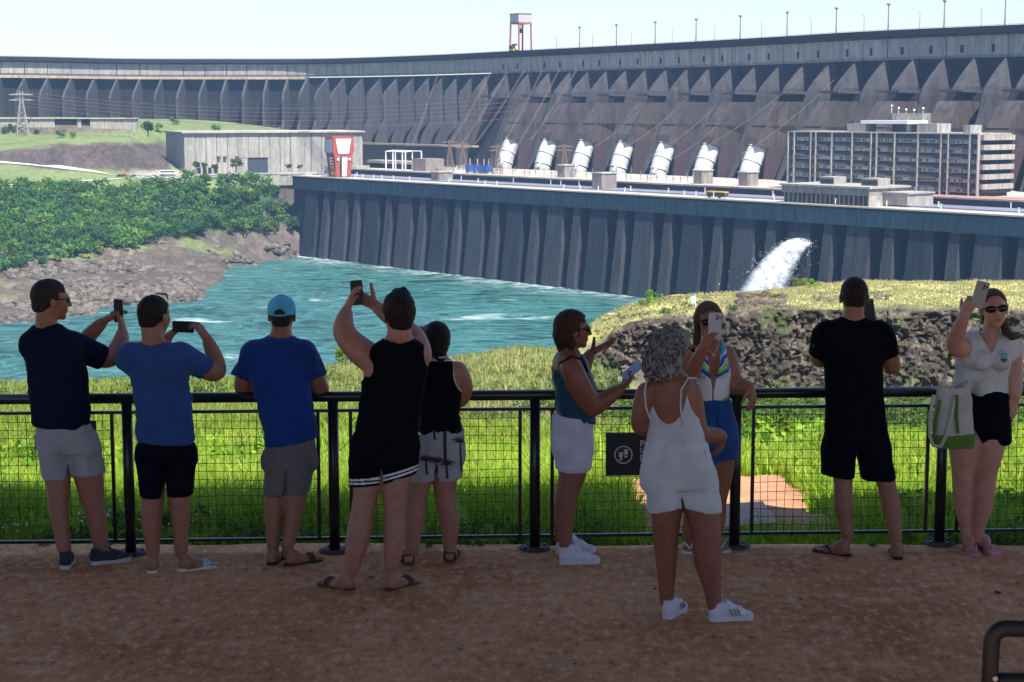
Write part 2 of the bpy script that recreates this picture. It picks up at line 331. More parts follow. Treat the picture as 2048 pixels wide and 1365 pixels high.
# ---- river
m, t, b = newmat('turquoise_river_water')
v1 = pos_scaled(t, (.026, .042, 1)); v2 = pos_scaled(t, (.007, .011, 1))
warp = N(t, 'ShaderNodeTexNoise'); warp.inputs['Scale'].default_value = 1.0; warp.inputs['Detail'].default_value = 3; t.links.new(v2, warp.inputs['Vector'])
vm = N(t, 'ShaderNodeVectorMath', operation='SCALE'); vm.inputs['Scale'].default_value = 4.2; t.links.new(warp.outputs['Color'], vm.inputs[0])
va = N(t, 'ShaderNodeVectorMath', operation='ADD'); t.links.new(v1, va.inputs[0]); t.links.new(vm.outputs[0], va.inputs[1])
nz = noise(t, va.outputs[0], 1.0, 6, .6); nz2 = noise(t, v2, 1.3, 4, .55, .6)
c = mixc(t, ramp(t, nz2, [(.35, (0, 0, 0)), (.66, (1, 1, 1))]), (.006, .040, .031), (.027, .108, .092))
c = mixc(t, ramp(t, nz, [(.42, (0, 0, 0)), (.62, (.6, .6, .6))]), c, (.035, .125, .115))
sl1 = ramp(t, nz, [(.43, (0, 0, 0)), (.47, (.5, .5, .5)), (.51, (0, 0, 0))]); vb = N(t, 'ShaderNodeVectorMath', operation='SCALE'); vb.inputs['Scale'].default_value = 2.7; t.links.new(va.outputs[0], vb.inputs[0])
nz3 = noise(t, vb.outputs[0], 1.0, 4, .6, .4); c = mixc(t, sl1, c, (.085, .23, .22)); c = mixc(t, ramp(t, nz3, [(.46, (0, 0, 0)), (.5, (.45, .45, .45)), (.54, (0, 0, 0))]), c, (.10, .26, .25))
c = mixc(t, ramp(t, nz3, [(.36, (.7, .7, .7)), (.47, (0, 0, 0))]), c, (.003, .022, .018))
foam = ramp(t, nz, [(.60, (0, 0, 0)), (.66, (.55, .6, .6))]); fm = ramp(t, noise(t, v2, 2.4, 3), [(.52, (0, 0, 0)), (.66, (1, 1, 1))])
ff = mixc(t, 1.0, foam, fm, 'MULTIPLY'); c = mixc(t, ff, c, (.62, .75, .74))
t.links.new(c, b.inputs['Base Color']); b.inputs['Roughness'].default_value = .38; b.inputs['Specular IOR Level'].default_value = .3; b.inputs['IOR'].default_value = 1.33
bp = noise(t, pos_scaled(t, (.12, .3, 1)), 1, 5, .7); bump(t, b, bp, .9, 1.1)
M_water = m
wx = np.linspace(-900, 420, 40); wy = np.linspace(190, 1250, 40); WX, WY = np.meshgrid(wx, wy, indexing='ij')
river = link('water', np_mesh('water', np.stack([WX, WY, WX*0+WZ], -1).reshape(-1, 3), grid_faces(40, 40)), M_water, kind='structure', label='turquoise river swirling below the dam')
# ================================================================ THE DAM
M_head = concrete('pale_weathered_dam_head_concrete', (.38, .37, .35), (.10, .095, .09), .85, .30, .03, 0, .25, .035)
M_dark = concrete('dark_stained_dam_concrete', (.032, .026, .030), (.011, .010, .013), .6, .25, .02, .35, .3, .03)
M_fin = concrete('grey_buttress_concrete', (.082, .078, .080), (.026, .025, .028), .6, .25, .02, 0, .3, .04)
M_case = concrete('brown_stained_casing_concrete', (.090, .072, .066), (.032, .027, .027), .5, .2, .05, .4, .3, .05)
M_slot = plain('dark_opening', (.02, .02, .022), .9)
M_rail_dark = plain('dark_crest_rail', (.09, .10, .10), .7)
M_ledge = concrete('sandy_ledge_concrete', (.50, .38, .26), (.3, .2, .13), .4)
crest_px = [(-700, 110), (-350, 109.5), (0, 112), (240, 117), (450, 117.7), (650, 117), (850, 110.5), (1050, 100.5), (1350, 85), (1550, 73.5), (1750, 61.5), (2048, 48), (2260, 38), (2500, 25)]
ZC = 43.0
cp = [gnd(x, y, ZC) for x, y in crest_px]
cp[0] = Vector((-820, 1235, ZC)); cp[1] = Vector((-590, 1290, ZC))
def catmull(P, n=24):
    out = []
    for i in range(len(P)-1):
        p0 = P[max(i-1, 0)]; p1 = P[i]; p2 = P[i+1]; p3 = P[min(i+2, len(P)-1)]
        for k in range(n):
            t = k/n; out.append(.5*((2*p1)+(-p0+p2)*t+(2*p0-5*p1+4*p2-p3)*t*t+(-p0+3*p1-3*p2+p3)*t**3))
    out.append(P[-1]); return out
cur = np.array([[p.x, p.y] for p in catmull(cp)])
for _ in range(3): cur[1:-1] = (cur[:-2]+2*cur[1:-1]+cur[2:])/4
seg = np.hypot(*(cur[1:]-cur[:-1]).T); arc = np.concatenate([[0], np.cumsum(seg)])
def cpos(s): return np.array([np.interp(s, arc, cur[:, 0]), np.interp(s, arc, cur[:, 1])])
def cdir(s):
    d = cpos(s+12)-cpos(s-12); return d/np.hypot(*d)
def dpt(s, t, z):
    """point at arc s, t metres downstream of the crest's face, height z"""
    p = cpos(s); d = cdir(s); n = np.array([d[1], -d[0]]); q = p+n*t; return Vector((q[0], q[1], z))
cpx = np.array([pxx(p[0], p[1], ZC)[0] for p in cur])
def s_of(px): return float(np.interp(px, cpx, arc))
dam = thing('concrete_dam', (0, 1000, -38), label='long curved concrete dam closing off the valley behind the powerhouse', cat='dam')
DP = dam.location
def dmesh(mb, name, mats, smooth=False, parent=dam, **kw):
    """vertices are given in world space; the part keeps the dam's origin"""
    me = mb.mesh(name); me.transform(Matrix.Translation(-parent.location if parent.parent is None else -parent_world(parent)))
    return link(name, me, mats, parent, smooth, **kw)
def parent_world(o):
    v = Vector((0, 0, 0))
    while o: v += o.location; o = o.parent
    return v
def lift(mb, s0, s1, prof, step=12):
    """extrude a (t, z) profile along the dam between two arc positions"""
    n = max(1, int(round((s1-s0)/step))); k = len(prof); vs = []
    for i in range(n+1):
        s = s0+(s1-s0)*i/n; vs += [dpt(s, t, z) for t, z in prof]
    fs = [(i*k+j, (i+1)*k+j, (i+1)*k+(j+1) % k, i*k+(j+1) % k) for i in range(n) for j in range(k)]
    fs += [tuple(range(k)), tuple(range(n*k, (n+1)*k))[::-1]]
    mb.add(vs, fs); return mb
jl = [48, 94, 141, 187, 233, 278.5, 322, 365.7, 409, 452, 493, 534, 575, 614, 653.4, 688, 726, 763, 796, 829, 860, 888, 918, 948, 980]
jr = [980, 1063, 1146, 1219, 1297.6, 1382, 1471, 1567, 1667.5, 1776, 1894, 2019.6]
JL = [s_of(x) for x in jl]; JR = [s_of(x) for x in jr]
w0 = JL[1]-JL[0]; first = JL[0]
while first > arc[0]+60: first -= w0; JL.insert(0, first)
wR = JR[-1]-JR[-2]; last = JR[-1]
while last+wR < arc[-1]-20: last += wR; JR.append(last)
def head_bottom(px): return 28.3
rngd = random.Random(4)
# wall head, block by block, joints open 0.5 m
for joints, thick in ((JL, 0), (JR, 1)):
    for a, b2 in zip(joints[:-1], joints[1:]):
        j = rngd.uniform(-.12, .12); hb = 28.6 if not thick else 27.6
        mb = MB(); lift(mb, a+.28, b2-.28, [(-9, 38.3), (1.0+j, 38.3), (0+j, 37), (0+j, hb+1.5), (-1.2+j, hb), (-9, hb)], 9)
        o = dmesh(mb, 'head_block', M_head)
        if thick:      # small outlet opening high in each block
            s = (a+b2)/2
            for ss, dx in ((s-wR*.27, 0), (s+wR*.23, 0)):
                mbo = MB(); lift(mbo, ss, ss+1.9, [(-1, 34), (.12, 34), (.12, 30.2), (-1, 30.2)], 9); dmesh(mbo, 'outlet_opening', M_slot)
# roadway slab and parapet above the head, dark
for i in range(len(arc)//24):
    a = arc[0]+(arc[-1]-arc[0])*i/(len(arc)//24); b2 = arc[0]+(arc[-1]-arc[0])*(i+1)/(len(arc)//24)
    mb = MB(); lift(mb, a, b2, [(-12, 38.3), (2.6, 38.3), (3.2, 39.6), (3.2, 42.6), (2.7, 42.6), (2.7, 41.6), (-12, 41.6)], 10); dmesh(mb, 'parapet', M_dark)
    mb = MB(); lift(mb, a, b2, [(3.0, 43.05), (3.0, 42.9), (2.85, 42.9), (2.85, 43.05)], 10)
    for k in range(8): p = dpt(a+(b2-a)*k/8, 2.93, 42.8); mb.box(p, (.12, .12, .5))
    dmesh(mb, 'crest_railing', M_rail_dark)
# sandy ledge under the head on the left
sl = s_of(700)
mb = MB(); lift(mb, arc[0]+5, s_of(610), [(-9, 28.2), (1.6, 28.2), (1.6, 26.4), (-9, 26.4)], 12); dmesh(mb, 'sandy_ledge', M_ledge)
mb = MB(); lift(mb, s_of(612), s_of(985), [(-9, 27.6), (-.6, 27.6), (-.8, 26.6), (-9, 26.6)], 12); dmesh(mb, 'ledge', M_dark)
# barrel wall behind the buttresses
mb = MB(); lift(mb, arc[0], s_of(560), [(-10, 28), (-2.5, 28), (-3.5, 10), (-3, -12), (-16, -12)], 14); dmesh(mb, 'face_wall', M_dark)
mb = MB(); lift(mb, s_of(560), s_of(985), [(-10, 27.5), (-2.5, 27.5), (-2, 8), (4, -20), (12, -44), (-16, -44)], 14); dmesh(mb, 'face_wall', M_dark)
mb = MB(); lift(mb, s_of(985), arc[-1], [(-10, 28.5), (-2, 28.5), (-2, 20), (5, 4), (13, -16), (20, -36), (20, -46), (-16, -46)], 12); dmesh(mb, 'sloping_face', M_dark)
# buttress fins of the left half
def fin(s, th, prof, mat, name='buttress'):
    x = float(np.interp(s, arc, cpx)); f = min(1, max(0, (x-380)/260)); p = cpos(s); d = cdir(s); n = np.array([d[1], -d[0]])*f+np.array([-.10, -1.])*(1-f); n /= np.hypot(*n); u = np.array([-n[1], n[0]])
    q = lambda t, z, o: Vector((p[0]+n[0]*t+u[0]*o, p[1]+n[1]*t+u[1]*o, z)); A = [q(t, z, -th/2) for t, z in prof]; B = [q(t, z, th/2) for t, z in prof]; mb = MB(); mb.prism(A, B); return dmesh(mb, name, mat)
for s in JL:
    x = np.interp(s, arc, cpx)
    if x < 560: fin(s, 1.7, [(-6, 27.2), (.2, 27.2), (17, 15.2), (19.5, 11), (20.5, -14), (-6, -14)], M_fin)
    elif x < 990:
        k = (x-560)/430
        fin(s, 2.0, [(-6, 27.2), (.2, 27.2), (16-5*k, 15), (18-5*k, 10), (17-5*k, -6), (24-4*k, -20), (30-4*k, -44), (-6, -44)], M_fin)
# stems, casings and penstocks of the right half
M_pipe = plain('white_painted_penstock_steel', (.60, .61, .60), .5, .06, .4, bmp=0)
M_red = plain('dark_red_casing_steel', (.055, .032, .034), .8, .2, 1)
def leaf(s, low, width, zb):
    """stem of a hollow block: narrow under the head, swelling downwards, ending at zb"""
    rows = [(0, 27.6, .5), (3.5, 24, .28*width), (9, 18, .5*width), (12.5, 13.5, .62*width), (14.5, 9.5, .6*width), (16.5, 4, .45*width), (25, -14, .35*width), (34, -36, .3*width)]
    rows = [r for r in rows if r[1] > zb]+[(np.interp(zb, [-36, 4, 9.5, 13.5], [34, 16.5, 14.5, 12.5]), zb, np.interp(zb, [-36, 4, 13.5], [.3*width, .45*width, .62*width]))]
    vs = []; 
    for t, z, w in rows: vs += [dpt(s-w/2, min(t-6, 14)-8, z), dpt(s-w*.42, t+1.6, z), dpt(s+w*.42, t+1.6, z), dpt(s+w/2, min(t-6, 14)-8, z)]
    n = len(rows); fs = []
    for i in range(n-1):
        for j in range(3): fs.append((i*4+j, (i+1)*4+j, (i+1)*4+j+1, i*4+j+1))
    fs.append((0, 1, 2, 3)); fs.append(tuple((n-1)*4+j for j in (3, 2, 1, 0)))
    mb = MB(); mb.add(vs, fs); return dmesh(mb, 'stem', M_fin)
M_plat = plain('dark_platform_steel', (.06, .055, .06), .7, .2, .5)
for i, (a, b2) in enumerate(zip(JR[:-1], JR[1:])):
    w = b2-a; mid = (a+b2)/2; x = np.interp(mid, arc, cpx)
    leaf(a, 0, 10 if i else 6, -36); leaf(mid, 0, 11, 12.0)
    mb = MB(); lift(mb, mid-6.5, mid+6.5, [(4, 12.0), (20, 12.0), (20, 10.9), (4, 10.4)], 20); dmesh(mb, 'stem_platform', M_plat)
    if x > 1080:
        # casing: sloping box that bends steeper, then the white pipe leaves it
        hw = 6.6
        for name, prof, mat in (('penstock_casing', [(6, 6.6), (20.5, 6.6), (31, -6.2), (14, -12), (4, -2)], M_case),
                                ('penstock_casing', [(10, -6.4), (30.5, -6.4), (35, -12.5), (36.5, -17), (20, -21), (10, -16)], M_case)):
            A = [dpt(mid-hw, t, z) for t, z in prof]; B = [dpt(mid+hw, t, z) for t, z in prof]; mb = MB(); mb.prism(A, B); dmesh(mb, name, mat)
        # dark recess wall beside the pipe
        A = [dpt(mid+hw-.2, t, z) for t, z in [(18, -16), (30, -17.1), (31.5, -24), (33, -39), (18, -39)]]; B = [dpt(mid+hw+1.2, t, z) for t, z in [(18, -16), (30, -17.1), (31.5, -24), (33, -39), (18, -39)]]
        mb = MB(); mb.prism(A, B); dmesh(mb, 'recess_wall', M_red)
        pipe = thing('penstock', (0, 0, 0)); pipe.parent = dam
        path = [dpt(mid, t, z) for t, z in [(25, -9), (30.5, -17), (33.8, -23), (36.4, -29), (38.2, -35), (38.8, -40)]]
        R = [5.3, 5.3, 5.3, 5.25, 5.2, 5.2]
        mb = MB(); mb.tube(path, R, 32); me = mb.mesh('steel_pipe'); me.transform(Matrix.Translation(-DP)); link('steel_pipe', me, M_pipe, pipe, True)
        for (ia, f) in ((1, .35), (2, .5), (3, .6)):
            c = path[ia].lerp(path[ia+1], f); d = (path[ia+1]-path[ia]).normalized(); mb = MB(); mb.tube([c-d*.22, c+d*.22], 5.6, 32); me = mb.mesh('stiffening_ring'); me.transform(Matrix.Translation(-DP)); link('stiffening_ring', me, M_pipe, pipe, True)
        # bypass pipe at the foot
        mb = MB(); mb.tube([dpt(mid+2, 40, -30), dpt(mid+6, 45, -33.5), dpt(mid+9, 47, -34.2)], .8, 10); me = mb.mesh('bypass_pipe'); me.transform(Matrix.Translation(-DP)); link('bypass_pipe', me, M_pipe, pipe, True)
# ---- crest gantry crane and light poles
M_redp = plain('faded_red_crane_paint', (.34, .070, .05), .6, .25, 1.2)
M_redd = plain('dull_red_crane_paint', (.34, .10, .055), .7, .25, 1.2)
M_greyp = plain('grey_corrugated_cladding', (.42, .43, .42), .6, .15, 1.5)
M_yel = plain('yellow_machine_paint', (.65, .42, .03), .5, .1, 1)
M_white = plain('white_cladding', (.78, .80, .80), .5, .05, .5)
def crest_crane():
    a = s_of(1018); c = dpt(a+9, -4, 41.6); u = Vector((*cdir(a+9), 0)); n = Vector((u.y, -u.x, 0))
    g = thing('gantry_crane', c, label='tall red-legged gantry crane with grey housing on top of the dam crest', cat='crane', group='gantry cranes')
    def P(s, t, z): return u*s+n*t+Vector((0, 0, z))
    hs, ht = 5.6, 5.2
    for sx in (-1, 1):
        for tx in (-1, 1):
            mb = MB(); mb.tube([P(sx*hs*1.03, tx*ht, 0), P(sx*hs*.95, tx*ht*.95, 19.5)], .62, 6); mb.build('leg', M_redd, g)
    mb = MB(); A = [P(-hs-.4, -ht, 19.5), P(hs+.4, -ht, 19.5), P(hs+.4, ht, 19.5), P(-hs-.4, ht, 19.5)]; mb.prism(A, [p+Vector((0, 0, 1.2)) for p in A]); mb.build('portal_beam', M_redd, g)
    A = [P(-hs, -ht, 20.7), P(hs, -ht, 20.7), P(hs, ht, 20.7), P(-hs, ht, 20.7)]; mb = MB(); mb.prism(A, [p+Vector((0, 0, 5.6)) for p in A]); mb.build('housing', M_greyp, g)
    A = [P(-hs-.3, -ht-.3, 26.3), P(hs+.3, -ht-.3, 26.3), P(hs+.3, ht+.3, 26.3), P(-hs-.3, ht+.3, 26.3)]; mb = MB(); mb.prism(A, [p+Vector((0, 0, .5)) for p in A]); mb.build('roof', M_redd, g)
    mb = MB()
    for k in range(12):
        for t in (-1, 1): mb.box(P(-hs+hs*2*k/11, t*(ht+.06), 23.4), (.16, .16, 5.2))
    mb.build('cladding_rib', M_greyp, g, kind='stuff')
    mb = MB(); mb.box(P(0, 0, 15), (2.6, 2.2, 3.2)); mb.tube([P(0, 0, 16), P(0, 0, 20)], .25, 6); mb.build('hoist_block', M_plat, g)
    for t in (-1, 1):
        mb = MB(); mb.tube([P(-hs, t*ht, 1.2), P(hs, t*ht, 1.2)], .5, 6); mb.build('sill_beam', M_redd, g)
    m2 = thing('crane_trolley', c+P(-2, 5.2, 0), label='yellow and red hoisting machine standing between the legs of the crest crane', cat='machine')
    mb = MB(); mb.box(Vector((0, 0, 1.4)), (5.5, 3, 2.4), math.atan2(u.y, u.x)); mb.build('chassis', M_yel, m2)
    mb = MB(); mb.box(Vector((-.6, 0, 3.7)), (4.4, 2.4, 2.2), math.atan2(u.y, u.x)); mb.build('engine_housing', M_plat, m2)
    mb = MB(); mb.box(Vector((1.2, 0, 5.4)), (5, 1.6, 1.2), math.atan2(u.y, u.x)); mb.build('red_beam', M_redp, m2)
crest_crane()
M_pole = plain('grey_pole', (.16, .17, .18), .6)
ords = ['behind the red crane', 'second to the right of the crest crane', 'third to the right of the crest crane', 'above the first outlets', 'midway along the crest', 'left of the office block below', 'above the left end of the office block', 'above the office block', 'above the right end of the office block', 'nearest the right edge of the crest']
for i, x in enumerate([1137, 1210, 1287, 1368, 1455, 1548, 1645, 1751, 1865, 1987]):
    s = s_of(x); g = thing('light_mast', dpt(s, -9, 41.6), label='tall grey light mast on the dam crest, '+ords[i], cat='light mast', group='tall light masts along the dam crest')
    mb = MB(); mb.tube([(0, 0, 0), (0, 0, 4), (0, 0, 14.5)], [.42, .32, .24], 8); mb.build('mast', M_pole, g)
    mb = MB(); mb.tube([(0, 0, 14.4), (0, 0, 14.8), (0, 0, 15.5)], [.5, 1.0, .9], 10); mb.build('lamp_head', M_pole, g)
    mb = MB(); mb.box((0, -.3, 4.5), (.7, .5, 1.3)); mb.build('control_box', M_pole, g)
for i, x in enumerate([1108, 1180, 1258, 1339, 1424, 1517, 1616, 1722, 1834, 1957]):
    s = s_of(x); mb = MB(); mb.tube([(0, 0, 0), (0, 0, 9.6)], [.16, .09], 6); mb.tube([(0, 0, 9.5), (-1.2, 0, 9.9)], .1, 6)
    g = mb.build('street_lamp', M_pole, None, label=['first', 'second', 'third', 'fourth', 'fifth', 'sixth', 'seventh', 'eighth', 'ninth', 'last'][i]+' thin street lamp from the left on the dam crest', cat='street lamp', group='thin street lamps on the dam crest')
    g.location = dpt(s, -2, 41.6)
# ================================================================ POWERHOUSE
ZD = -38.0
Q0 = gnd(600, 352, ZD); Q1 = gnd(2048, 432, ZD); E = (Q1-Q0).normalized(); NN = Vector((-E.y, E.x, 0)) 
if NN.y < 0: NN = -NN
def hp(s, w, z): return Vector((Q0.x+E.x*s+NN.x*w, Q0.y+E.y*s+NN.y*w, z))
LP = (Q1-Q0).length; RZ = math.atan2(E.y, E.x)
def s_at(px, w=0, z=ZD):
    lo, hi = -200., LP+400.
    for _ in range(50):
        mid = (lo+hi)/2; p = hp(mid, w, z)
        if pxx(*p)[0] < px: lo = mid
        else: hi = mid
    return lo
ph = thing('powerhouse', Q0, label='long powerhouse with dark piers standing in the river below the dam', cat='powerhouse')
def pbox(name, s0, s1, w0, w1, z0, z1, mat, parent=ph, **kw):
    A = [hp(s0, w0, z0), hp(s1, w0, z0), hp(s1, w1, z0), hp(s0, w1, z0)]; B = [Vector((p.x, p.y, z1)) for p in A]
    mb = MB(); mb.prism(A, B); return dmesh(mb, name, mat, parent=parent, **kw)
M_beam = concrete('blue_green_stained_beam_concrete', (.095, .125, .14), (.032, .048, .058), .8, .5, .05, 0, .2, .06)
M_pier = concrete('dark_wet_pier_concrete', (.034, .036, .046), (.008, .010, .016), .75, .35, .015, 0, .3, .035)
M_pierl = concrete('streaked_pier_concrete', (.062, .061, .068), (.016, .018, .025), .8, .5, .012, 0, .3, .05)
M_deckc = concrete('pale_deck_concrete', (.50, .46, .40), (.30, .25, .20), .5, .1, .1, 0, .1, .04)  # pale base colour for deck slabs, copings and roofs
M_road = plain('grey_blue_deck_road', (.20, .215, .27), .45, .12, .12)
M_curb = plain('pale_curb', (.52, .43, .33), .8, .15, .3)
M_redroof = plain('faded_red_roofing', (.36, .15, .11), .8, .15, .1)
smax = s_at(2600)
nb = int((smax+10)/17.2)
for i in range(nb):
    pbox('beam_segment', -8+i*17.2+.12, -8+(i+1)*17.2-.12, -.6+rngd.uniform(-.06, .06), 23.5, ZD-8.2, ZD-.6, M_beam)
pbox('deck_edge', -8, smax, -1.4, 1.2, ZD-.5, ZD+.15, M_curb)
pbox('edge_shadow_strip', -8, smax, -.9, 1, ZD-1.3, ZD-.52, M_dark)  # solid dark strip painting in the shadow under the deck edge
pbox('backing_wall', -8, smax, 23, 40, -95, ZD-.3, M_slot)  # near-black colour paints in the shade deep between the piers
pbox('end_wall', -8, 7, 0.5, 40, -95, ZD-8.2, M_pier)
pbox('lower_deck', -8, smax, 1.2, 14, ZD-.5, ZD, M_deckc)
pbox('deck_road', -8, smax, 14, 32, ZD-.5, ZD+.6, M_road)
pbox('deck_step', -8, smax, 32, 33.5, ZD-.5, ZD+3.2, M_dark)
pbox('upper_deck', -8, smax, 33.5, 125, ZD-1, ZD+3.0, M_deckc)
pbox('upper_deck_lip', -8, smax, 32.4, 34.5, ZD+3.2, ZD+4.0, M_deckc)
# draft-tube piers: a broad and a narrow pier per unit
xs_w = [(612, 690), (735, 762), (786, 826), (852, 890), (920, 968), (1000, 1012), (1034, 1070), (1085, 1122), (1170, 1205), (1255, 1300)]
unit = 34.4; s0 = 7.5; k = 0
def pier(sa, sb, mat, bat):
    za, zb = ZD-8.2, -95
    A = [hp(sa, .2, za), hp(sb, .2, za), hp(sb, 23.5, za), hp(sa, 23.5, za)]
    B = [hp(sa-1.2, -bat, zb), hp(sb+.6, -bat, zb), hp(sb+.6, 23.5, zb), hp(sa-1.2, 23.5, zb)]
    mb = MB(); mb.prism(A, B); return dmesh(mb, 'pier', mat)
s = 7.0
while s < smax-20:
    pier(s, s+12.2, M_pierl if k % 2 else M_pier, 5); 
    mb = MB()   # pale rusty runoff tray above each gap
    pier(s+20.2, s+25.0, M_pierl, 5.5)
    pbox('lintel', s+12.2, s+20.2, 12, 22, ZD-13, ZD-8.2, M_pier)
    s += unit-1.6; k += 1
# stair towers, kiosk, small deck things
M_tow = concrete('grey_tower_concrete', (.30, .27, .24), (.16, .14, .12), .5, .4, .1)
for xa, z1, wd in ((862, -33.0, 9), (1184, -29.8, 9)):
    sa = s_at(xa, 16); tw = pbox('stair_tower', sa, sa+7.5, 16, 26, ZD+.6, z1, M_tow)
    pbox('tower_roof', sa-.4, sa+7.9, 15.6, 26.4, z1, z1+.6, M_deckc)
for xa in (1120, 1392, 1482):
    sa = s_at(xa, 60); kb = thing('equipment_hut', hp(sa, 60, ZD+3), label={1120: 'small grey hut between the second and third white penstocks', 1392: 'small grey hut between the fifth and sixth white penstocks', 1482: 'small grey hut beside the rightmost open penstock'}[xa], cat='hut', group='equipment huts at the foot of the penstocks')
    pbox('wall', sa, sa+6, 58, 66, ZD+3, ZD+9.5, M_tow, kb); pbox('roof', sa-.4, sa+6.4, 57.6, 66.4, ZD+9.5, ZD+10.1, M_deckc, kb)
for i in range(46):
    sa = 30+i*11.5+rngd.uniform(-4, 4); 
    if sa > smax-60: break
    mb = MB(); mb.tube([(0, 0, 0), (0, 0, 1.5), (0, 0, 2.2)], [.22, .2, .55], 6); o = mb.build('deck_lamp', M_white, None, label='small white lamp bollard on the powerhouse deck', cat='lamp', group='white lamps along the powerhouse deck'); o.location = hp(sa, rngd.choice([2.5, 3, 15, 31]), ZD+.61)
# bus parked on the deck
bs = s_at(1414, 4); bus = thing('parked_bus', hp(bs, 5, ZD), label='small dark yellow-topped bus on the deck edge left of the low glazed building', cat='bus')
pbox('body', bs, bs+11.5, 3.6, 6.2, ZD+.6, ZD+2.6, M_plat, bus); pbox('roof', bs-.1, bs+11.6, 3.5, 6.3, ZD+2.6, ZD+3.1, M_yel, bus)
for q in range(6): pbox('window', bs+.8+q*1.8, bs+2.2+q*1.8, 3.5, 3.6, ZD+1.6, ZD+2.4, M_slot, bus)
for q in (2, 8.5):
    mb = MB(); c = hp(bs+q, 3.5, ZD+.5); d = NN*.4; mb.tube([c-d, c+d], .5, 12); dmesh(mb, 'wheel', M_slot, parent=bus)
# red roofing at the right end
pbox('red_roofing', s_at(1800, 34, -34.9), smax, 34.6, 60, ZD+3.0, ZD+3.4, M_redroof)
# ---------------------------------------------------------------- office block
M_off = concrete('office_concrete', (.42, .40, .36), (.22, .20, .18), .5, .6, .1)
M_offd = plain('dark_office_spandrel', (.062, .052, .056), .7, .25, .6)
M_offw = plain('pale_green_window_band', (.36, .40, .36), .5, .15, .5)
M_glass = plain('dark_window_glass', (.02, .028, .035), .15, .2, .3, spec=.6)
sa, sb = s_at(1578, 56, -20), s_at(1957, 56, -20); OB, OT = ZD+3.0, -8.2
off = thing('office_block', hp(sa, 56, OB), label='seven-storey concrete office block with long dark ribbon facade on the powerhouse deck', cat='building')
pbox('core', sa+.6, sb-.6, 57.4, 78, OB, OT-.5, M_offd, off)
nf = 6; fh = (OT-OB)/(nf+.35); bays = [0, .04, .135, .165, .255, .36, .465, .495, .59, .70, .815, .85, .955, 1]
bays = [0, .035, .13, .158, .248, .36, .462, .492, .586, .705, .82, .856, .96, 1.0]
for f in range(nf+1):
    zt = OT-f*fh
    for bi in range(len(bays)-1):
        a = sa+(sb-sa)*bays[bi]+.22; b2 = sa+(sb-sa)*bays[bi+1]-.22
        if b2-a < .6: continue
        if zt-fh*.52 < OB: continue
        # dark upper band leans out, pale band with small windows below it
        A = [hp(a, 56.0, zt-.35), hp(b2, 56.0, zt-.35), hp(b2, 57.5, zt-.1), hp(a, 57.5, zt-.1)]; B = [hp(a, 55.3, zt-fh*.55), hp(b2, 55.3, zt-fh*.55), hp(b2, 57.5, zt-fh*.55), hp(a, 57.5, zt-fh*.55)]
        mb = MB(); mb.prism(A, B); dmesh(mb, 'spandrel', M_offd, parent=off)
        if zt-fh > OB-1:
            wb = pbox('window_band', a, b2, 56.6, 57.5, max(OB, zt-fh*.98), zt-fh*.56, M_offw, off)
            mb = MB(); nwin = max(1, int((b2-a)/1.15))
            for q in range(nwin):
                if rngd.random() < .55:
                    c = a+(b2-a)*(q+.5)/nwin; AA = [hp(c-.3, 56.45, max(OB, zt-fh*.9)), hp(c+.3, 56.45, max(OB, zt-fh*.9)), hp(c+.3, 56.62, max(OB, zt-fh*.9)), hp(c-.3, 56.62, max(OB, zt-fh*.9))]
                    mb.prism(AA, [Vector((p.x, p.y, zt-fh*.64)) for p in AA])
            if mb.v:
                me = mb.mesh('window'); me.transform(Matrix.Translation(-off.location)); link('window', me, M_glass, wb, kind='stuff')
for q, bb in enumerate(bays):
    c = sa+(sb-sa)*bb; pbox('column', c-.28, c+.28, 54.9, 57.4, OB, OT+.1, M_off, off)
pbox('roof_slab', sa-.3, sb+.3, 55.2, 79, OT-.1, OT+.5, M_off, off)
for f in range(nf+1):      # sunlit right end: rounded balconies
    zt = OT-f*fh
    if zt-fh*.6 < OB: continue
    for q in (0, 1):
        w_a, w_b = 56.3+q*11.2, 56.3+(q+1)*11.2-.35
        pts = [(sb, w_a), (sb+2.2, w_a), (sb+3.0, w_a+.8), (sb+3.0, w_b-.8), (sb+2.2, w_b), (sb, w_b)]
        A = [hp(s_, w_, zt-.2) for s_, w_ in pts]; B = [Vector((p.x, p.y, zt-fh*.58)) for p in A]; mb = MB(); mb.prism(A, B); dmesh(mb, 'balcony', M_off, parent=off)
    pbox('balcony_glass', sb, sb+1.2, 57, 78, zt-fh*.98, zt-fh*.585, M_glass, off)
# rooftop
pbox('helipad_stair', s_at(1700, 62, -6), s_at(1735, 62, -6), 60, 68, OT+.5, OT+4.2, M_off, off)
hc = s_at(1715, 60, -4), s_at(1822, 60, -4)
pts = [(hc[0], 62), (hc[0]+2, 60), (hc[1]-2, 60), (hc[1], 62), (hc[1], 72), (hc[1]-2, 74), (hc[0]+2, 74), (hc[0], 72)]
A = [hp(s_, w_, OT+4.2) for s_, w_ in pts]; mb = MB(); mb.prism(A, [p+Vector((0, 0, 1.5)) for p in A]); dmesh(mb, 'roof_terrace', M_white, parent=off)
pbox('terrace_post', hc[0]+3, hc[0]+4, 62, 64, OT+.5, OT+4.2, M_off, off); pbox('terrace_post', hc[1]-4, hc[1]-3, 62, 64, OT+.5, OT+4.2, M_off, off)
pbox('lift_tower', s_at(1790, 74, -3), s_at(1850, 74, -3), 72, 78, OT+.5, OT+9, M_tow, off)
pbox('plant_room', s_at(1845, 66, -6), s_at(1885, 66, -6), 62, 72, OT+.5, OT+4.5, M_off, off)
pbox('plant_room', s_at(1938, 62, -6), s_at(1952, 62, -6), 58, 66, OT+.5, OT+4.0, M_off, off)
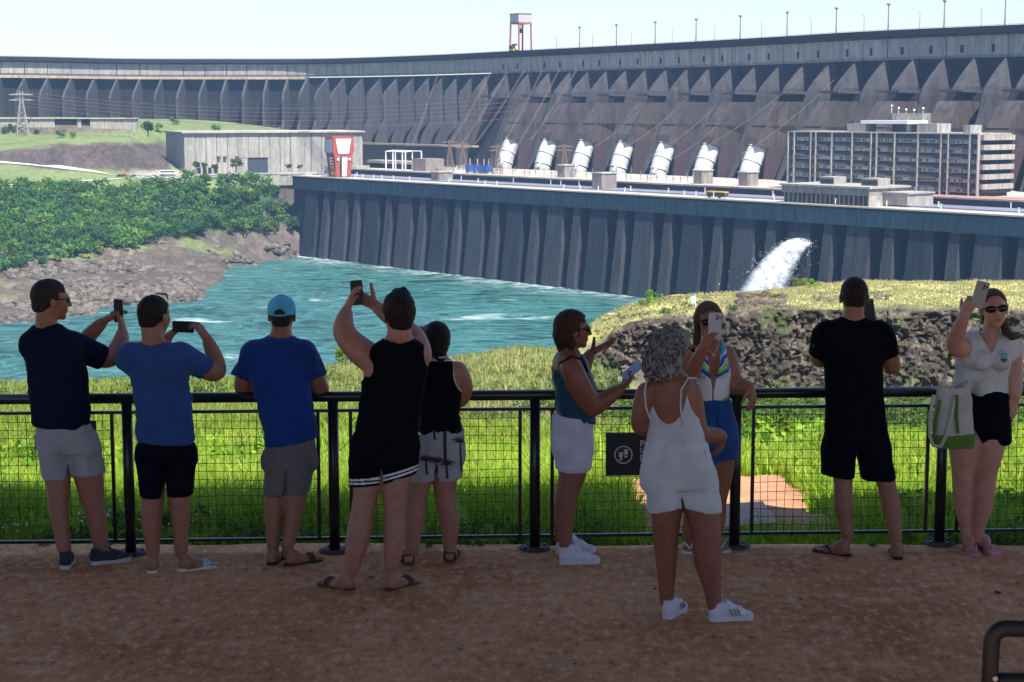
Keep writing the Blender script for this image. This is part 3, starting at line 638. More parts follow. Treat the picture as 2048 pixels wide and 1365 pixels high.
for ia, (x_, zz) in enumerate(((1783, 7), (1797, 5), (1812, 3.4), (1828, 3), (1846, 4.5))):
    c = hp(s_at(x_, 75, 0), 75, OT+9); an = thing('satellite_dish', c, label=['leftmost', 'second', 'middle', 'fourth', 'rightmost'][ia]+' white dish aerial on the roof tower of the office block', cat='aerial', group='white aerials on the office roof tower')
    mb = MB(); mb.tube([(0, 0, 0), (0, 0, zz*.5)], .12, 6); mb.build('mast', M_white, an); mb = MB(); mb.tube([(0, -.1, zz*.45), (0, -.4, zz*.5)], [.15, .45], 12); mb.build('dish', M_white, an)
# low glazed building in front
la, lb = s_at(1563, 3, -36), s_at(1738, 3, -36)
low = thing('visitor_building', hp(la, 3, ZD), label='low concrete building with tall dark glazing on the deck before the office block', cat='building')
LT = -30.6
pbox('upper_wall', la, lb, 3, 29, LT-3.0, LT, M_tow, low); pbox('roof', la-.8, lb+.8, 2.4, 29.5, LT, LT+.8, M_off, low)
pbox('glazing', la+.8, lb-.6, 4.2, 28, ZD, LT-3.0, M_glass, low); pbox('side_wall', lb-.6, lb, 3.2, 29, ZD, LT-3.0, M_off, low)
for q in range(19):
    c = la+.9+(lb-la-2)*q/18; pbox('mullion', c-.13, c+.13, 3.7, 4.2, ZD, LT-3.0, M_off, low)
pbox('annex_wall', lb, lb+13, 12, 29, ZD+.6, LT-2.0, M_off, low); pbox('annex_roof', lb, lb+13.6, 11.5, 29.6, LT-2.0, LT-1.4, M_off, low)
for c, wd in ((s_at(1640, 12, -29), 8), (s_at(1735, 16, -29), 9)):
    pbox('roof_light', c, c+wd, 12, 20, LT+.8, LT+4.0, M_off, low); pbox('roof_light_glass', c+.4, c+wd-.4, 11.8, 12, LT+1.2, LT+3.2, M_glass, low)
# ================================================================ FAR BANK: buildings, trees, cars
def hit(x, y, zf, Ya, Yb, n=1500):
    r = ray(x, y); Y = np.linspace(Ya, Yb, n); X = r.x*Y/r.y; Z = H+r.z*Y/r.y; g = zf(X, Y)
    i = np.argmax(Z < g); i = i if Z[i] < g[i] else n-1
    return Vector((X[i], Y[i], g[i]))
def hit_far(x, y): return hit(x, y, far_z, 700, 1500)
def hit_near(x, y): return hit(x, y, near_z, 11.05, 240)
# ---------------------------------------------------------------- leaves
M_leaf = attrmat('leaf_green', .7, 2.0, .15, .5, 0, spec=.2)
M_bark = plain('brown_bark', (.10, .075, .055), .9, .3, 3)
def leaf_cloud(rs, lobes, n, size, base, var=.35, flat=.5):
    """n leaf quads spread through lobes [(centre, radii)]; returns V, Q, colours"""
    L = len(lobes); idx = rs.integers(0, L, n); c = np.array([l[0] for l in lobes])[idx]; r = np.array([l[1] for l in lobes])[idx]
    d = rs.normal(size=(n, 3)); d /= np.linalg.norm(d, axis=1)[:, None]
    rad = rs.uniform(.45, 1.03, n)[:, None]**.6; P = c+d*r*rad
    nrm = d+rs.normal(size=(n, 3))*.7; nrm /= np.linalg.norm(nrm, axis=1)[:, None]
    a = np.cross(nrm, rs.normal(size=(n, 3))); a /= np.linalg.norm(a, axis=1)[:, None]; b = np.cross(nrm, a)
    s = size*rs.uniform(.5, 1.2, n)[:, None]; a = a*s; b = b*s*flat
    V = np.stack([P-a, P-b*.9+a*.1, P+a, P+b], 1).reshape(-1, 3); Q = np.arange(n*4).reshape(-1, 4)
    lobe_tone = rs.uniform(1-var, 1+var, L)[idx]; col = np.array(base)[None]*(lobe_tone*rs.uniform(.75, 1.25, n))[:, None]
    col[:, 0] *= rs.uniform(.8, 1.3, n); return V, Q, np.repeat(col, 4, 0)
def crown_lobes(rs, R, h, k):
    lobes = [((0, 0, h), (R*.62, R*.62, R*.5))]
    for i in range(k):
        a = rs.uniform(0, 6.28); rr = R*rs.uniform(.35, .72); z = h+rs.uniform(-.35, .45)*R
        q = R*rs.uniform(.26, .46); lobes.append(((rr*math.cos(a), rr*math.sin(a), z), (q, q, q*.75)))
    return lobes
def tree_meshes(seed, R, h, k, n, size, base):
    rs = np.random.default_rng(seed); V, Q, c = leaf_cloud(rs, crown_lobes(rs, R, h, k), n, size, base)
    crown = np_mesh('crown', V, Q, c, smooth=False); mb = MB(); mb.tube([(0, 0, -.6), (.05*R, 0, h*.4), (0, .06*R, h*.95)], [.09*R, .07*R, .035*R], 7)
    for q in range(5):
        a = q*1.3+seed; mb.tube([(0, 0, h*(.4+.08*q)), (math.cos(a)*R*.3, math.sin(a)*R*.3, h*.8), (math.cos(a)*R*.55, math.sin(a)*R*.55, h+.1*R)], [.05*R, .035*R, .015*R], 5)
    return crown, mb.mesh('trunk')
def put_tree(ms, loc, sc, rz, name='tree', **kw):
    g = thing(name, loc, **kw); g.scale = (sc, sc, sc*random.uniform(.9, 1.1)); g.rotation_euler.z = rz
    link('crown', ms[0], M_leaf, g); link('trunk', ms[1], M_bark, g); return g
TM = [tree_meshes(100+i, 5.2, 6.2, 9, 520, .75, c) for i, c in enumerate([(.06, .135, .028), (.075, .155, .03), (.045, .105, .03), (.10, .17, .035), (.05, .12, .045)])]
# the wood on the slope: one mass of crowns
rs = np.random.default_rng(5); Vs = []; Qs = []; Cs = []; off_v = 0
pts = []
for _ in range(24000):
    px_ = rs.uniform(-620, 596); Y_ = rs.uniform(850, 1100); X_ = (px_-1024)/F*Y_*1.009; z_ = far_z(X_, Y_)[0]
    py_ = pxx(X_, Y_, z_)[1]
    top = np.interp(px_, [0, 120, 240, 330, 420, 500, 560, 600], [388, 386, 390, 378, 366, 366, 396, 430]); low = np.interp(px_, [0, 80, 160, 260, 350, 430, 500, 600], [548, 534, 518, 500, 482, 470, 468, 468])
    if not (top < py_ < low): continue
    if all((X_-p[0])**2+(Y_-p[1])**2 > (5.6)**2 for p in pts): pts.append((X_, Y_, z_, px_, py_))
for X_, Y_, z_, px_, py_ in pts:
    R = rs.uniform(4.4, 7.4)*(.7 if py_ > 500 else 1); base = 1.75*np.array([(.05, .12, .026), (.065, .145, .03), (.04, .095, .028), (.095, .17, .035), (.045, .11, .04)][rs.integers(0, 5)])*rs.uniform(.8, 1.2)
    lob = crown_lobes(rs, R, R*.85, 9); V, Q, c = leaf_cloud(rs, lob, (300 if px_ > 0 else 120), 1.0, base, .28)
    Vs.append(V+np.array([X_, Y_, z_])); Qs.append(Q+off_v); Cs.append(c); off_v += len(V)
link('forest', np_mesh('forest', np.concatenate(Vs), np.concatenate(Qs), np.concatenate(Cs), smooth=False), M_leaf, kind='stuff', label='dense green wood covering the far bank slope above the rocks', category='wood') if False else \
 tag(link('forest', np_mesh('forest', np.concatenate(Vs), np.concatenate(Qs), np.concatenate(Cs), smooth=False), M_leaf), 'dense green wood covering the far bank slope above the rocks', None, None, 'stuff')
print('forest crowns', len(pts))
stand = [(545, 425, 1.05, 3, 'bright green broad tree at the right end of the wood, beside the grey retaining wall'), (500, 400, 1.0, 3, 'round light green tree on the top of the wood under the grey wall'),
         (455, 395, .9, 1, 'mid green tree on the skyline of the wood below the parked cars'), (585, 452, .8, 0, 'low dark tree growing against the end wall of the powerhouse'),
         (480, 455, .95, 1, 'full round tree at the lower edge of the wood near the ledge'), (400, 460, .9, 4, 'blue-green tree at the foot of the wood over the brown rocks'), (530, 452, .8, 0, 'rounded tree overhanging the grassy ledge near the powerhouse')]
for i, (x, y, sc, k, lab) in enumerate(stand):
    p = hit_far(x, y+14); put_tree(TM[k], p, sc, i*1.7, label=lab, cat='tree')
for i, (x, y, Y_, sc, k, lab) in enumerate([(393, 341, 1108, .62, 2, 'slim dark tree at the left corner of the warehouse front'), (428, 343, 1104, .58, 4, 'small dark tree between two bigger ones in front of the warehouse'),
        (410, 341, 1110, .55, 2, 'thin dark tree second from the left corner of the warehouse'), (472, 343, 1102, .95, 1, 'big bright round tree left of the dark warehouse door'),
        (577, 341, 1112, .5, 2, 'small lollipop tree right of the warehouse door'), (600, 341, 1112, .42, 4, 'smallest pale tree in front of the warehouse, next to the red crane'), (296, 272, 1150, .95, 2, 'dark tree on the green terrace behind the left corner of the warehouse')]):
    p = at(x, y, Y_); p.z = max(p.z-.3, far_z(p.x, p.y)[0]-.2); put_tree(TM[k], p, sc, i*2.1, label=lab, cat='tree', group='trees around the warehouse')
bush_m = []
for i in range(6):
    rs = np.random.default_rng(300+i); V, Q, c = leaf_cloud(rs, crown_lobes(rs, 1.0, .55, 6), 420, .13, [(.12, .22, .04), (.15, .28, .04), (.09, .18, .04), (.20, .29, .07), (.08, .15, .04), (.18, .36, .04)][i], .3); V[:, 2] = np.maximum(V[:, 2], -.1)
    bush_m.append(np_mesh('bush', V, Q, c, smooth=False))
def bush(p, R, k, label, group=None, name='bush'):
    o = link(name, bush_m[k % 6], M_leaf, label=label, cat='bush', group=group); o.location = p; o.scale = (R, R, R*random.uniform(.8, 1.1)); o.rotation_euler.z = random.uniform(0, 6); return o
for i, (x, y, R, lab) in enumerate([(12, 262, 5, 'green bush at the left edge of the grassy terrace below the dam'), (28, 262, 3.5, 'small bush right next to the left edge bush on the terrace'), (122, 276, 4.5, 'dark bush on the grass terrace under the dark wall openings'), (143, 277, 3.5, 'smaller dark bush right of another under the dark wall openings'),
        (75, 268, 2.5, 'tiny dark shrub against the pale low wall'), (420, 239, 4.5, 'green shrub on the earth mound at the foot of the dam'), (436, 262, 5, 'shrub behind the flat warehouse roof'), (310, 262, 7, 'rounded shrub patch at the right end of the pale low wall'), (350, 250, 5, 'shrub on the slope of the earth mound behind the warehouse')]):
    bush(hit_far(x, y), R, i, lab, 'bushes on the far terrace')
# ---------------------------------------------------------------- low wall with openings below the dam
M_lowwall = concrete('pale_streaked_wall_concrete', (.46, .42, .37), (.20, .17, .14), .7, .6, .02, 0, .2, .05)  # pale concrete with darker streaks running down
def fbox(name, xa, xb, Y, dep, ya, yb, mat, parent=None, turn=0, **kw):
    """box whose front face spans image columns xa..xb and heights ya..yb at distance Y"""
    a = at(xa, 400, Y); b2 = at(xb, 400, Y); z1 = zof(Y, ya); z0 = zof(Y, yb); d = Vector((0, dep, 0))
    A = [Vector((a.x, Y, z0)), Vector((b2.x, Y, z0)), Vector((b2.x, Y+dep, z0)), Vector((a.x, Y+dep, z0))]; mb = MB(); mb.prism(A, [Vector((p.x, p.y, z1)) for p in A])
    me = mb.mesh(name)
    if parent is not None: me.transform(Matrix.Translation(-parent_world(parent)))
    return link(name, me, mat, parent, **kw)
lw = thing('terrace_wall', at(140, 270, 1188), label='long pale low wall with two dark openings on the green terrace at the left', cat='wall')
for i, (a, b2) in enumerate([(-300, -120), (-119.6, -60), (-59.6, 0), (.4, 60), (60.4, 114), (159, 167), (185, 230), (230.4, 277)]): fbox('wall_panel', a, b2, 1188+.15*(i % 2), 6, 238, 272, M_lowwall, lw)
fbox('opening', 113, 187, 1191, 3, 239, 272, M_slot, lw); fbox('coping', -300, 278, 1187, 9, 236, 238.2, M_leaf if False else M_deckc, lw)
# ---------------------------------------------------------------- warehouse
wh = thing('warehouse', at(370, 347, 1118), label='large windowless concrete warehouse with flat roof at the left end of the powerhouse', cat='building')
U1 = Vector((.915, .403, 0)).normalized(); U2 = Vector((-U1.y, U1.x, 0)); W0 = wh.location.copy(); W0.z = -39.5
M_wh = concrete('board_marked_warehouse_concrete', (.40, .38, .335), (.16, .15, .135), .85, .5, .02, 0, .2, .05)
def wbox(name, a, b2, c, d, z0, z1, mat, parent=wh, **kw):
    A = [W0+U1*a+U2*c, W0+U1*b2+U2*c, W0+U1*b2+U2*d, W0+U1*a+U2*d]; A = [Vector((p.x, p.y, z0)) for p in A]; mb = MB(); mb.prism(A, [Vector((p.x, p.y, z1)) for p in A])
    return dmesh(mb, name, mat, parent=parent, **kw)
WL, WD, WT = 119, 52, -12.6
door_a, door_b = 41, 54.5
nP = 17
for i in range(nP):
    a, b2 = WL*i/nP, WL*(i+1)/nP-.25
    if b2 > door_a and a < door_b:
        wbox('wall_panel', a, b2, 0, 1, -28.5, WT, M_wh)
    else: wbox('wall_panel', a, b2, .12*(i % 2), 1, -39.5, WT, M_wh)
wbox('wall_panel', 35, door_a, .25, 1, -39.5, -28.5, M_wh); wbox('wall_panel', door_b, 56, .25, 1, -39.5, -28.5, M_wh)
M_whd = plain('dark_warehouse_door', (.035, .05, .07), .6, .15, .5)
wbox('door', door_a, door_b, .7, .95, -39.5, -28.5, M_whd)
for i in range(6): wbox('end_wall_panel', 0, 1, 1.02+i*(WD-1)/6, 1.02+(i+1)*(WD-1)/6-.25, -39.5, WT, M_wh)
wbox('rear_wall', 1, WL, WD-1, WD, -39.5, WT, M_wh); wbox('right_wall', WL-.3, WL+.6, 1, WD, -39.5, WT, M_wh); wbox('inner_lining', 1.1, WL-1, 1.1, WD-1.2, -39.5, WT-.2, M_offd)
wbox('roof', -1.6, WL+1.6, -1.6, WD+1, WT, WT+1.0, M_deckc)
for a in (8, 11.5, 15, 19): wbox('window', a, a+2.2, -.06, .1, -38.5, -34.5, M_glass)
for a, z in ((21, -29), (25, -29), (33, -29)): wbox('floodlight', a, a+2.0, -1.3, .1, z, z+1.6, M_plat)
wbox('annex', WL-26, WL+14, -8, -1.7, -39.5, -34.5, M_deckc)
# ---------------------------------------------------------------- grey retaining wall left of the powerhouse
rw = thing('retaining_wall', at(560, 415, 1095), label='grey concrete retaining wall between the wood and the powerhouse end', cat='wall')
M_rw = concrete('brown_grey_retaining_concrete', (.17, .145, .13), (.09, .075, .07), .6, .3, .02, .3)
fbox('lower_wall', 505, 607, 1097, 14, 371, 480, M_rw, rw)
for i in range(7): fbox('wall_panel', 500+i*15.3, 500+(i+1)*15.3-.5, 1096-.2*(i % 2), 12, 349.5, 371, M_lowwall, rw)
fbox('parapet', 498, 608, 1095.6, 1.2, 346.5, 349.4, M_deckc, rw)
# ---------------------------------------------------------------- red gantry crane on the deck
gs = s_at(654, 0); gc = thing('gantry_crane', hp(gs, 0, ZD+.6), label='orange-red gantry crane with white panels on the powerhouse deck beside the warehouse', cat='crane', group='gantry cranes')
def gpt(s, w, z): return hp(gs+s, w, ZD+.6+z)
def gprism(name, A, B, mat, parent=gc, **kw): mb = MB(); mb.prism(A, B); return dmesh(mb, name, mat, parent=parent, **kw)
GL, GWD = 8.6, 12.6
# river side: wide dark-red plate tapering to the foot; end faces: two legs
for s_ in (0, GL-.9):
    for w_, w2, f0, f1 in ((0, 3.0, 1.2, 4.0), (GWD-3.0, GWD, GWD-4.0, GWD-1.2)):
        gprism('leg', [gpt(s_, f0, 0), gpt(s_+.9, f0, 0), gpt(s_+.9, f1, 0), gpt(s_, f1, 0)], [gpt(s_, w_, 12), gpt(s_+.9, w_, 12), gpt(s_+.9, w2, 12), gpt(s_, w2, 12)], M_redp)
gprism('side_plate', [gpt(2.2, 1.1, 0), gpt(GL-2.2, 1.1, 0), gpt(GL-2.2, 1.6, 0), gpt(2.2, 1.6, 0)], [gpt(.9, 0, 12), gpt(GL-.9, 0, 12), gpt(GL-.9, .6, 12), gpt(.9, .6, 12)], M_redd)
gprism('head_frame', [gpt(0, 0, 12), gpt(GL, 0, 12), gpt(GL, GWD, 12), gpt(0, GWD, 12)], [gpt(0, -1.4, 15), gpt(GL, -1.4, 15), gpt(GL, GWD+1.4, 15), gpt(0, GWD+1.4, 15)], M_redp)
gprism('head_frame', [gpt(0, -1.4, 15), gpt(GL, -1.4, 15), gpt(GL, GWD+1.4, 15), gpt(0, GWD+1.4, 15)], [gpt(0, -1.0, 24), gpt(GL, -1.0, 24), gpt(GL, GWD+1.0, 24), gpt(0, GWD+1.0, 24)], M_redp)
gprism('white_panel', [gpt(GL+.02, 2.6, 13.6), gpt(GL+.3, 2.6, 13.6), gpt(GL+.3, GWD-2.6, 13.6), gpt(GL+.02, GWD-2.6, 13.6)], [gpt(GL+.02, .8, 22.4), gpt(GL+.3, .8, 22.4), gpt(GL+.3, GWD-.8, 22.4), gpt(GL+.02, GWD-.8, 22.4)], M_white)
M_bluep = plain('blue_grey_panel', (.22, .32, .40), .5, .1, .5)
gprism('blue_panel', [gpt(1.4, -1.75, 14.2), gpt(GL-1.4, -1.75, 14.2), gpt(GL-1.4, -1.3, 14.2), gpt(1.4, -1.3, 14.2)], [gpt(1.4, -1.45, 22), gpt(GL-1.4, -1.45, 22), gpt(GL-1.4, -.9, 22), gpt(1.4, -.9, 22)], M_bluep)
gprism('stair_shaft', [gpt(GL-2, 6, 0), gpt(GL-.5, 6, 0), gpt(GL-.5, 9.5, 0), gpt(GL-2, 9.5, 0)], [gpt(GL-2, 5.5, 12), gpt(GL-.5, 5.5, 12), gpt(GL-.5, 10, 12), gpt(GL-2, 10, 12)], M_white)
for w_ in (2.1, GWD-2.1):
    gprism('floodlight', [gpt(GL+.05, w_-.6, 9.6), gpt(GL+.7, w_-.6, 9.6), gpt(GL+.7, w_+.6, 9.6), gpt(GL+.05, w_+.6, 9.6)], [gpt(GL+.05, w_-.6, 11), gpt(GL+.7, w_-.6, 11), gpt(GL+.7, w_+.6, 11), gpt(GL+.05, w_+.6, 11)], M_white)
def gplate(name, s0_, s1_, z0_, z1_, mat):   # flat lettering plates on the river side, following its taper
    f = lambda z: 1.1*(1-z/12)-.06
    return gprism(name, [gpt(s0_, f(z0_)-.08, z0_), gpt(s1_, f(z0_)-.08, z0_), gpt(s1_, f(z0_)+.02, z0_), gpt(s0_, f(z0_)+.02, z0_)], [gpt(s0_, f(z1_)-.08, z1_), gpt(s1_, f(z1_)-.08, z1_), gpt(s1_, f(z1_)+.02, z1_), gpt(s0_, f(z1_)+.02, z1_)], mat)
ex = 2.9
gplate('letter_stroke', ex, ex+1.1, 7, 11.4, M_white)
for z_ in (7, 8.75, 10.5): gplate('letter_stroke', ex+1.1, ex+3.8, z_, z_+.9, M_white)
gplate('yellow_panel', 2.6, 7.0, 4.4, 6.3, M_yel); gplate('yellow_panel', 3.0, 6.6, 1.3, 3.2, M_yel)
# ---------------------------------------------------------------- switchgear, pylons, white pipe frame on the upper deck
ZU = ZD+3.0
fr = thing('pipe_frame', hp(s_at(800, 60), 60, ZU), label='white tubular frame standing on the deck right of the red crane', cat='frame')
def dz(x, w): return s_at(x, w, ZU)
top_z = ZU+12
posts = [(772, 44), (791, 44), (811, 44), (786, 62), (805, 62), (825, 62), (843, 62)]
for x_, w_ in posts:
    mb = MB(); p = hp(dz(x_, w_), w_, ZU); mb.tube([p, p+Vector((0, 0, 12))], .42, 8); dmesh(mb, 'post', M_white, parent=fr)
for (i, j) in ((0, 1), (1, 2), (3, 4), (4, 5), (5, 6), (0, 3), (1, 4), (2, 5)):
    a = hp(dz(posts[i][0], posts[i][1]), posts[i][1], top_z-.2); b2 = hp(dz(posts[j][0], posts[j][1]), posts[j][1], top_z-.2); mb = MB(); mb.tube([a, b2], .3, 6); dmesh(mb, 'beam', M_white, parent=fr)
pf = thing('loading_platform', hp(dz(800, 70), 70, ZU), label='pale raised platform behind the white tubular frame', cat='platform')
pbox('slab', dz(745, 70), dz(838, 70), 66, 76, ZU+3.2, ZU+5.0, M_deckc, pf); pbox('base', dz(747, 70), dz(836, 70), 67, 76, ZU, ZU+3.2, M_dark, pf); pbox('block', dz(835, 60), dz(862, 60), 56, 70, ZU, ZU+7.5, M_tow, pf)
pr = thing('rear_parapet', hp(dz(800, 115), 115, ZU), label='mossy parapet along the back of the deck below the dam', cat='wall')
pbox('wall', s_at(716, 118, -30), s_at(905, 118, -30), 118, 121, ZU-2, ZU+13, M_offd, pr); pbox('coping', s_at(714, 117, -22), s_at(945, 117, -22), 117, 122, ZU+13, ZU+14.2, M_ledge, pr)
M_rust = plain('rusty_lattice_steel', (.20, .13, .10), .8, .3, 1)
def pylon(loc, h, wb, label, rz=.3, group='lattice pylons below the dam', mat=None):
    g = thing('lattice_pylon', loc, label=label, cat='pylon', group=group); g.rotation_euler.z = rz; c4 = [(-1, -1), (1, -1), (1, 1), (-1, 1)]; mat = mat or M_rust
    q = lambda z: wb*(1-.78*min(1, z/(h*.8)))
    for a, b2 in c4: mb = MB(); mb.tube([(a*wb, b2*wb, 0), (a*wb*.22, b2*wb*.22, h*.8), (a*wb*.2, b2*wb*.2, h)], .16, 5); mb.build('leg', mat, g)
    mb = MB(); n = 7
    for i in range(n):
        z0, z1 = h*.8*i/n, h*.8*(i+1)/n
        for k_ in range(4):
            (a, b2), (c, d) = c4[k_], c4[(k_+1) % 4]; mb.tube([(a*q(z0), b2*q(z0), z0), (c*q(z1), d*q(z1), z1)], .09, 4); mb.tube([(c*q(z0), d*q(z0), z0), (a*q(z1), b2*q(z1), z1)], .09, 4); mb.tube([(a*q(z1), b2*q(z1), z1), (c*q(z1), d*q(z1), z1)], .08, 4)
    mb.build('bracing', mat, g, kind='stuff')
    for z in (h*.8, h*.92):
        mb = MB(); A = wb*1.9; mb.tube([(-A, 0, z), (0, 0, z+.9), (A, 0, z)], .14, 5); mb.tube([(-A, 0, z), (A, 0, z)], .14, 5); mb.build('cross_arm', mat, g)
    return g
tw_g = at(45, 266, 1178); tw_g.z = far_z(tw_g.x, tw_g.y)[0]-.3
M_pyl = plain('pale_galvanised_steel', (.42, .40, .36), .6, .15, 1)
pylon(tw_g, 30, 4.2, 'tall pale lattice pylon standing on the green terrace at the far left', .4, 'lattice pylons below the dam', M_pyl)
for x_, w_, h_, lab in ((899, 66, 19, 'brown lattice pylon left of the blue transformers'), (995, 62, 17, 'brown lattice pylon between the blue transformers and the first penstock'), (1128, 70, 18, 'brown lattice pylon between the second and third penstocks'), (925, 92, 17, 'lattice pylon close behind the blue transformers')):
    pylon(hp(dz(x_, w_), w_, ZU), h_, 2.6, lab)
M_blue = plain('blue_painted_transformer', (.03, .10, .34), .5, .15, .5); M_pink = plain('pink_insulator', (.55, .30, .27), .4, .1, 1)
for i, x_ in enumerate((940, 955, 968, 977)):
    g = thing('transformer', hp(dz(x_, 60), 60, ZU), label='blue transformer, '+['leftmost', 'second from the left', 'third from the left', 'rightmost'][i]+' of the row left of the first penstock', cat='transformer', group='blue transformers'); g.rotation_euler.z = RZ
    mb = MB(); mb.box((0, 0, 3), (3.8, 3, 4)); mb.build('tank', M_blue, g); mb = MB(); mb.box((0, -1.9, 3), (3, .8, 3)); mb.build('radiator', M_blue, g)
    mb = MB(); mb.tube([(0, 0, 5), (0, 0, 8.5)], [.4, .3], 8); mb.build('insulator', M_pink, g); mb = MB(); mb.box((0, 0, .5), (4.4, 3.6, 1)); mb.build('plinth', M_deckc, g)
rs2 = random.Random(9)
for i in range(40):
    x_ = 900+i*13.5+rs2.uniform(-5, 5)
    if abs(x_-1290) < 0: continue
    hgt = rs2.uniform(3, 7.5); mb = MB(); mb.tube([(0, 0, 0), (0, 0, hgt*.55)], [.16, .14], 5); mb.tube([(0, 0, hgt*.55), (0, 0, hgt)], [.34, .12], 6); mb.tube([(-.8, 0, hgt*.55), (.8, 0, hgt*.55)], .1, 4)
    o = mb.build('insulator_post', M_pole, None, label='thin insulator post standing in front of the white penstocks', cat='post', group='insulator posts in front of the penstocks'); o.location = hp(dz(x_, rs2.uniform(46, 80)), rs2.uniform(46, 80), ZU); o.location = hp(dz(x_, 50+(i*7) % 25), 50+(i*7) % 25, ZU)
# cables up to the dam face
M_cab = plain('rust_brown_cable', (.15, .095, .08), .8, .2, 1)
def dam_at(px_, t, z): return dpt(s_of(px_), t, z)
for i, (xa, ya, xb) in enumerate([(825, 290, 878), (903, 286, 985), (925, 287, 1018), (950, 289, 1052), (1002, 296, 1088), (1030, 300, 1122), (1062, 280, 1158)]):
    w_ = 95 if i < 4 else 85; a = hp(dz(xa, w_), w_, ZU); a.z = zof(a.y, ya); b2 = dam_at(xb, .4, 30.5); mb = MB()
    for dx in (-.45, .45):
        pts_ = [a.lerp(b2, q/8)+Vector((dx, 0, -1.5*4*(q/8)*(1-q/8))) for q in range(9)]; mb.tube(pts_, .12, 4)
    tag(mb.build('cable', M_cab), 'rust-brown cable pair climbing the dam face, '+['leftmost, separate from the others', 'second from the left', 'third from the left', 'fourth from the left', 'third from the right', 'second from the right', 'rightmost'][i], 'cable', 'cables climbing the dam')
for i, (ya, yb) in enumerate([(183, 196), (190, 205), (197, 213), (205, 222), (212, 236)]):
    a = at(40, ya, 1178); b2 = at(1010+i*8, yb, 1120); pts_ = [a.lerp(b2, q/14)+Vector((0, 0, -9*4*(q/14)*(1-q/14))) for q in range(15)]
    mb = MB(); mb.tube(pts_, .15, 4); tag(mb.build('power_line', M_cab), ['topmost', 'second highest', 'middle', 'second lowest', 'lowest'][i]+' of the five sagging brown power lines crossing the dam face', 'power line', 'power lines across the dam')
for i, (xa, ya, wa, xb, yb) in enumerate([(1300, 312, 70, 1470, 205), (1345, 318, 70, 1500, 215), (1240, 300, 70, 1400, 200), (1400, 300, 75, 1640, 150), (1480, 310, 75, 1700, 160), (1180, 300, 70, 1330, 195)]):
    a = hp(dz(xa, wa), wa, ZU); a.z = zof(a.y, ya); b2 = dam_at(xb, 10, 0); b2.z = zof(b2.y, yb); mb = MB(); pts_ = [a.lerp(b2, q/8)+Vector((0, 0, -2.5*4*(q/8)*(1-q/8))) for q in range(9)]; mb.tube(pts_, .14, 4)
    tag(mb.build('slack_cable', M_cab), 'thin brown cable crossing the penstock casings, '+['fourth', 'fifth', 'third', 'sixth', 'last', 'first'][i]+' from the left', 'cable', 'cables over the penstock casings')
# ---------------------------------------------------------------- cars and bus on the car park
paints = {'white': (.75, .75, .73), 'silver': (.45, .46, .47), 'black': (.03, .03, .035), 'red': (.35, .03, .03), 'grey': (.16, .17, .18), 'blue': (.05, .10, .22)}
PM = {k_: plain(k_+'_car_paint', v, .25, .02, 1, spec=.6) for k_, v in paints.items()}
def car_proto(cn):
    g = thing('parked_car'); mb = MB(); pr_ = [(-2.1, .35), (-2.15, .75), (-1.9, .92), (2.0, .85), (2.15, .6), (2.1, .35)]; mb.prism([(x, -.85, z) for x, z in pr_], [(x, .85, z) for x, z in pr_]); mb.build('body', PM[cn], g)
    c = [(-1.7, .9), (-1.2, 1.42), (.4, 1.45), (1.2, .88)]; mb = MB(); mb.prism([(x, -.74, z) for x, z in c], [(x, .74, z) for x, z in c]); cb = mb.build('cabin', M_glass, g)
    mb = MB(); mb.prism([(-1.15, -.7, 1.42), (.38, -.7, 1.45), (.38, .7, 1.45), (-1.15, .7, 1.42)], [(-1.1, -.68, 1.49), (.34, -.68, 1.52), (.34, .68, 1.52), (-1.1, .68, 1.49)]); mb.build('roof', PM[cn], g)
    for x in (-1.3, 1.35):
        for y in (-.86, .72): mb = MB(); mb.tube([(x, y, .32), (x, y+.14, .32)], .32, 12); mb.build('wheel', M_slot, g)
    return g
protos = {}
order = ['black', 'red', 'grey', 'blue', 'white', 'white', 'silver', 'white', 'white', 'grey', 'white', 'silver', 'white', 'white', 'silver', 'white', 'grey', 'white', 'white', 'white', 'silver', 'grey']
def copy_thing(src):
    r = src.copy(); COL.objects.link(r)
    for k_ in list(r.keys()): pass
    for ch in src.children: c = ch.copy(); COL.objects.link(c); c.parent = r
    return r
cnt = {}
for i, cn in enumerate(order):
    x_ = 240+i*9.6; Y_ = 1090+(i % 2)*5; p = at(x_, 356, Y_); p.z = far_z(p.x, p.y)[0]+.05
    g = car_proto(cn) if cn not in protos else copy_thing(protos[cn]); protos.setdefault(cn, g); cnt[cn] = cnt.get(cn, 0)+1
    g.location = p; g.rotation_euler.z = math.radians(12+rs2.uniform(-8, 8)+(70 if i > 4 else 0)); g.scale = (1, 1, 1)
    ordn = ['first', 'second', 'third', 'fourth', 'fifth', 'sixth', 'seventh', 'eighth', 'ninth', 'tenth', 'eleventh']
    tag(g, ('only %s car' % cn if order.count(cn) == 1 else '%s %s car from the left' % (ordn[cnt[cn]-1], cn))+' in the row parked below the warehouse', 'car', 'cars parked below the warehouse')
bus2 = thing('parked_coach', at(336, 352, 1106), label='white coach parked at the left corner of the warehouse', cat='bus'); bus2.location.z = far_z(bus2.location.x, bus2.location.y)[0]+.1
mb = MB(); mb.box((0, 0, 1.9), (9.8, 2.4, 2.4)); mb.build('body', PM['white'], bus2); mb = MB(); mb.box((0, -1.23, 2.3), (9, .06, .8)); mb.build('window_band', M_glass, bus2); mb = MB(); mb.box((0, 0, 3.2), (9.6, 2.2, .2)); mb.build('roof', PM['white'], bus2)
for x in (-3, 3): mb = MB(); mb.tube([(x, -1.3, .5), (x, -1.0, .5)], .5, 12); mb.build('wheel', M_slot, bus2)
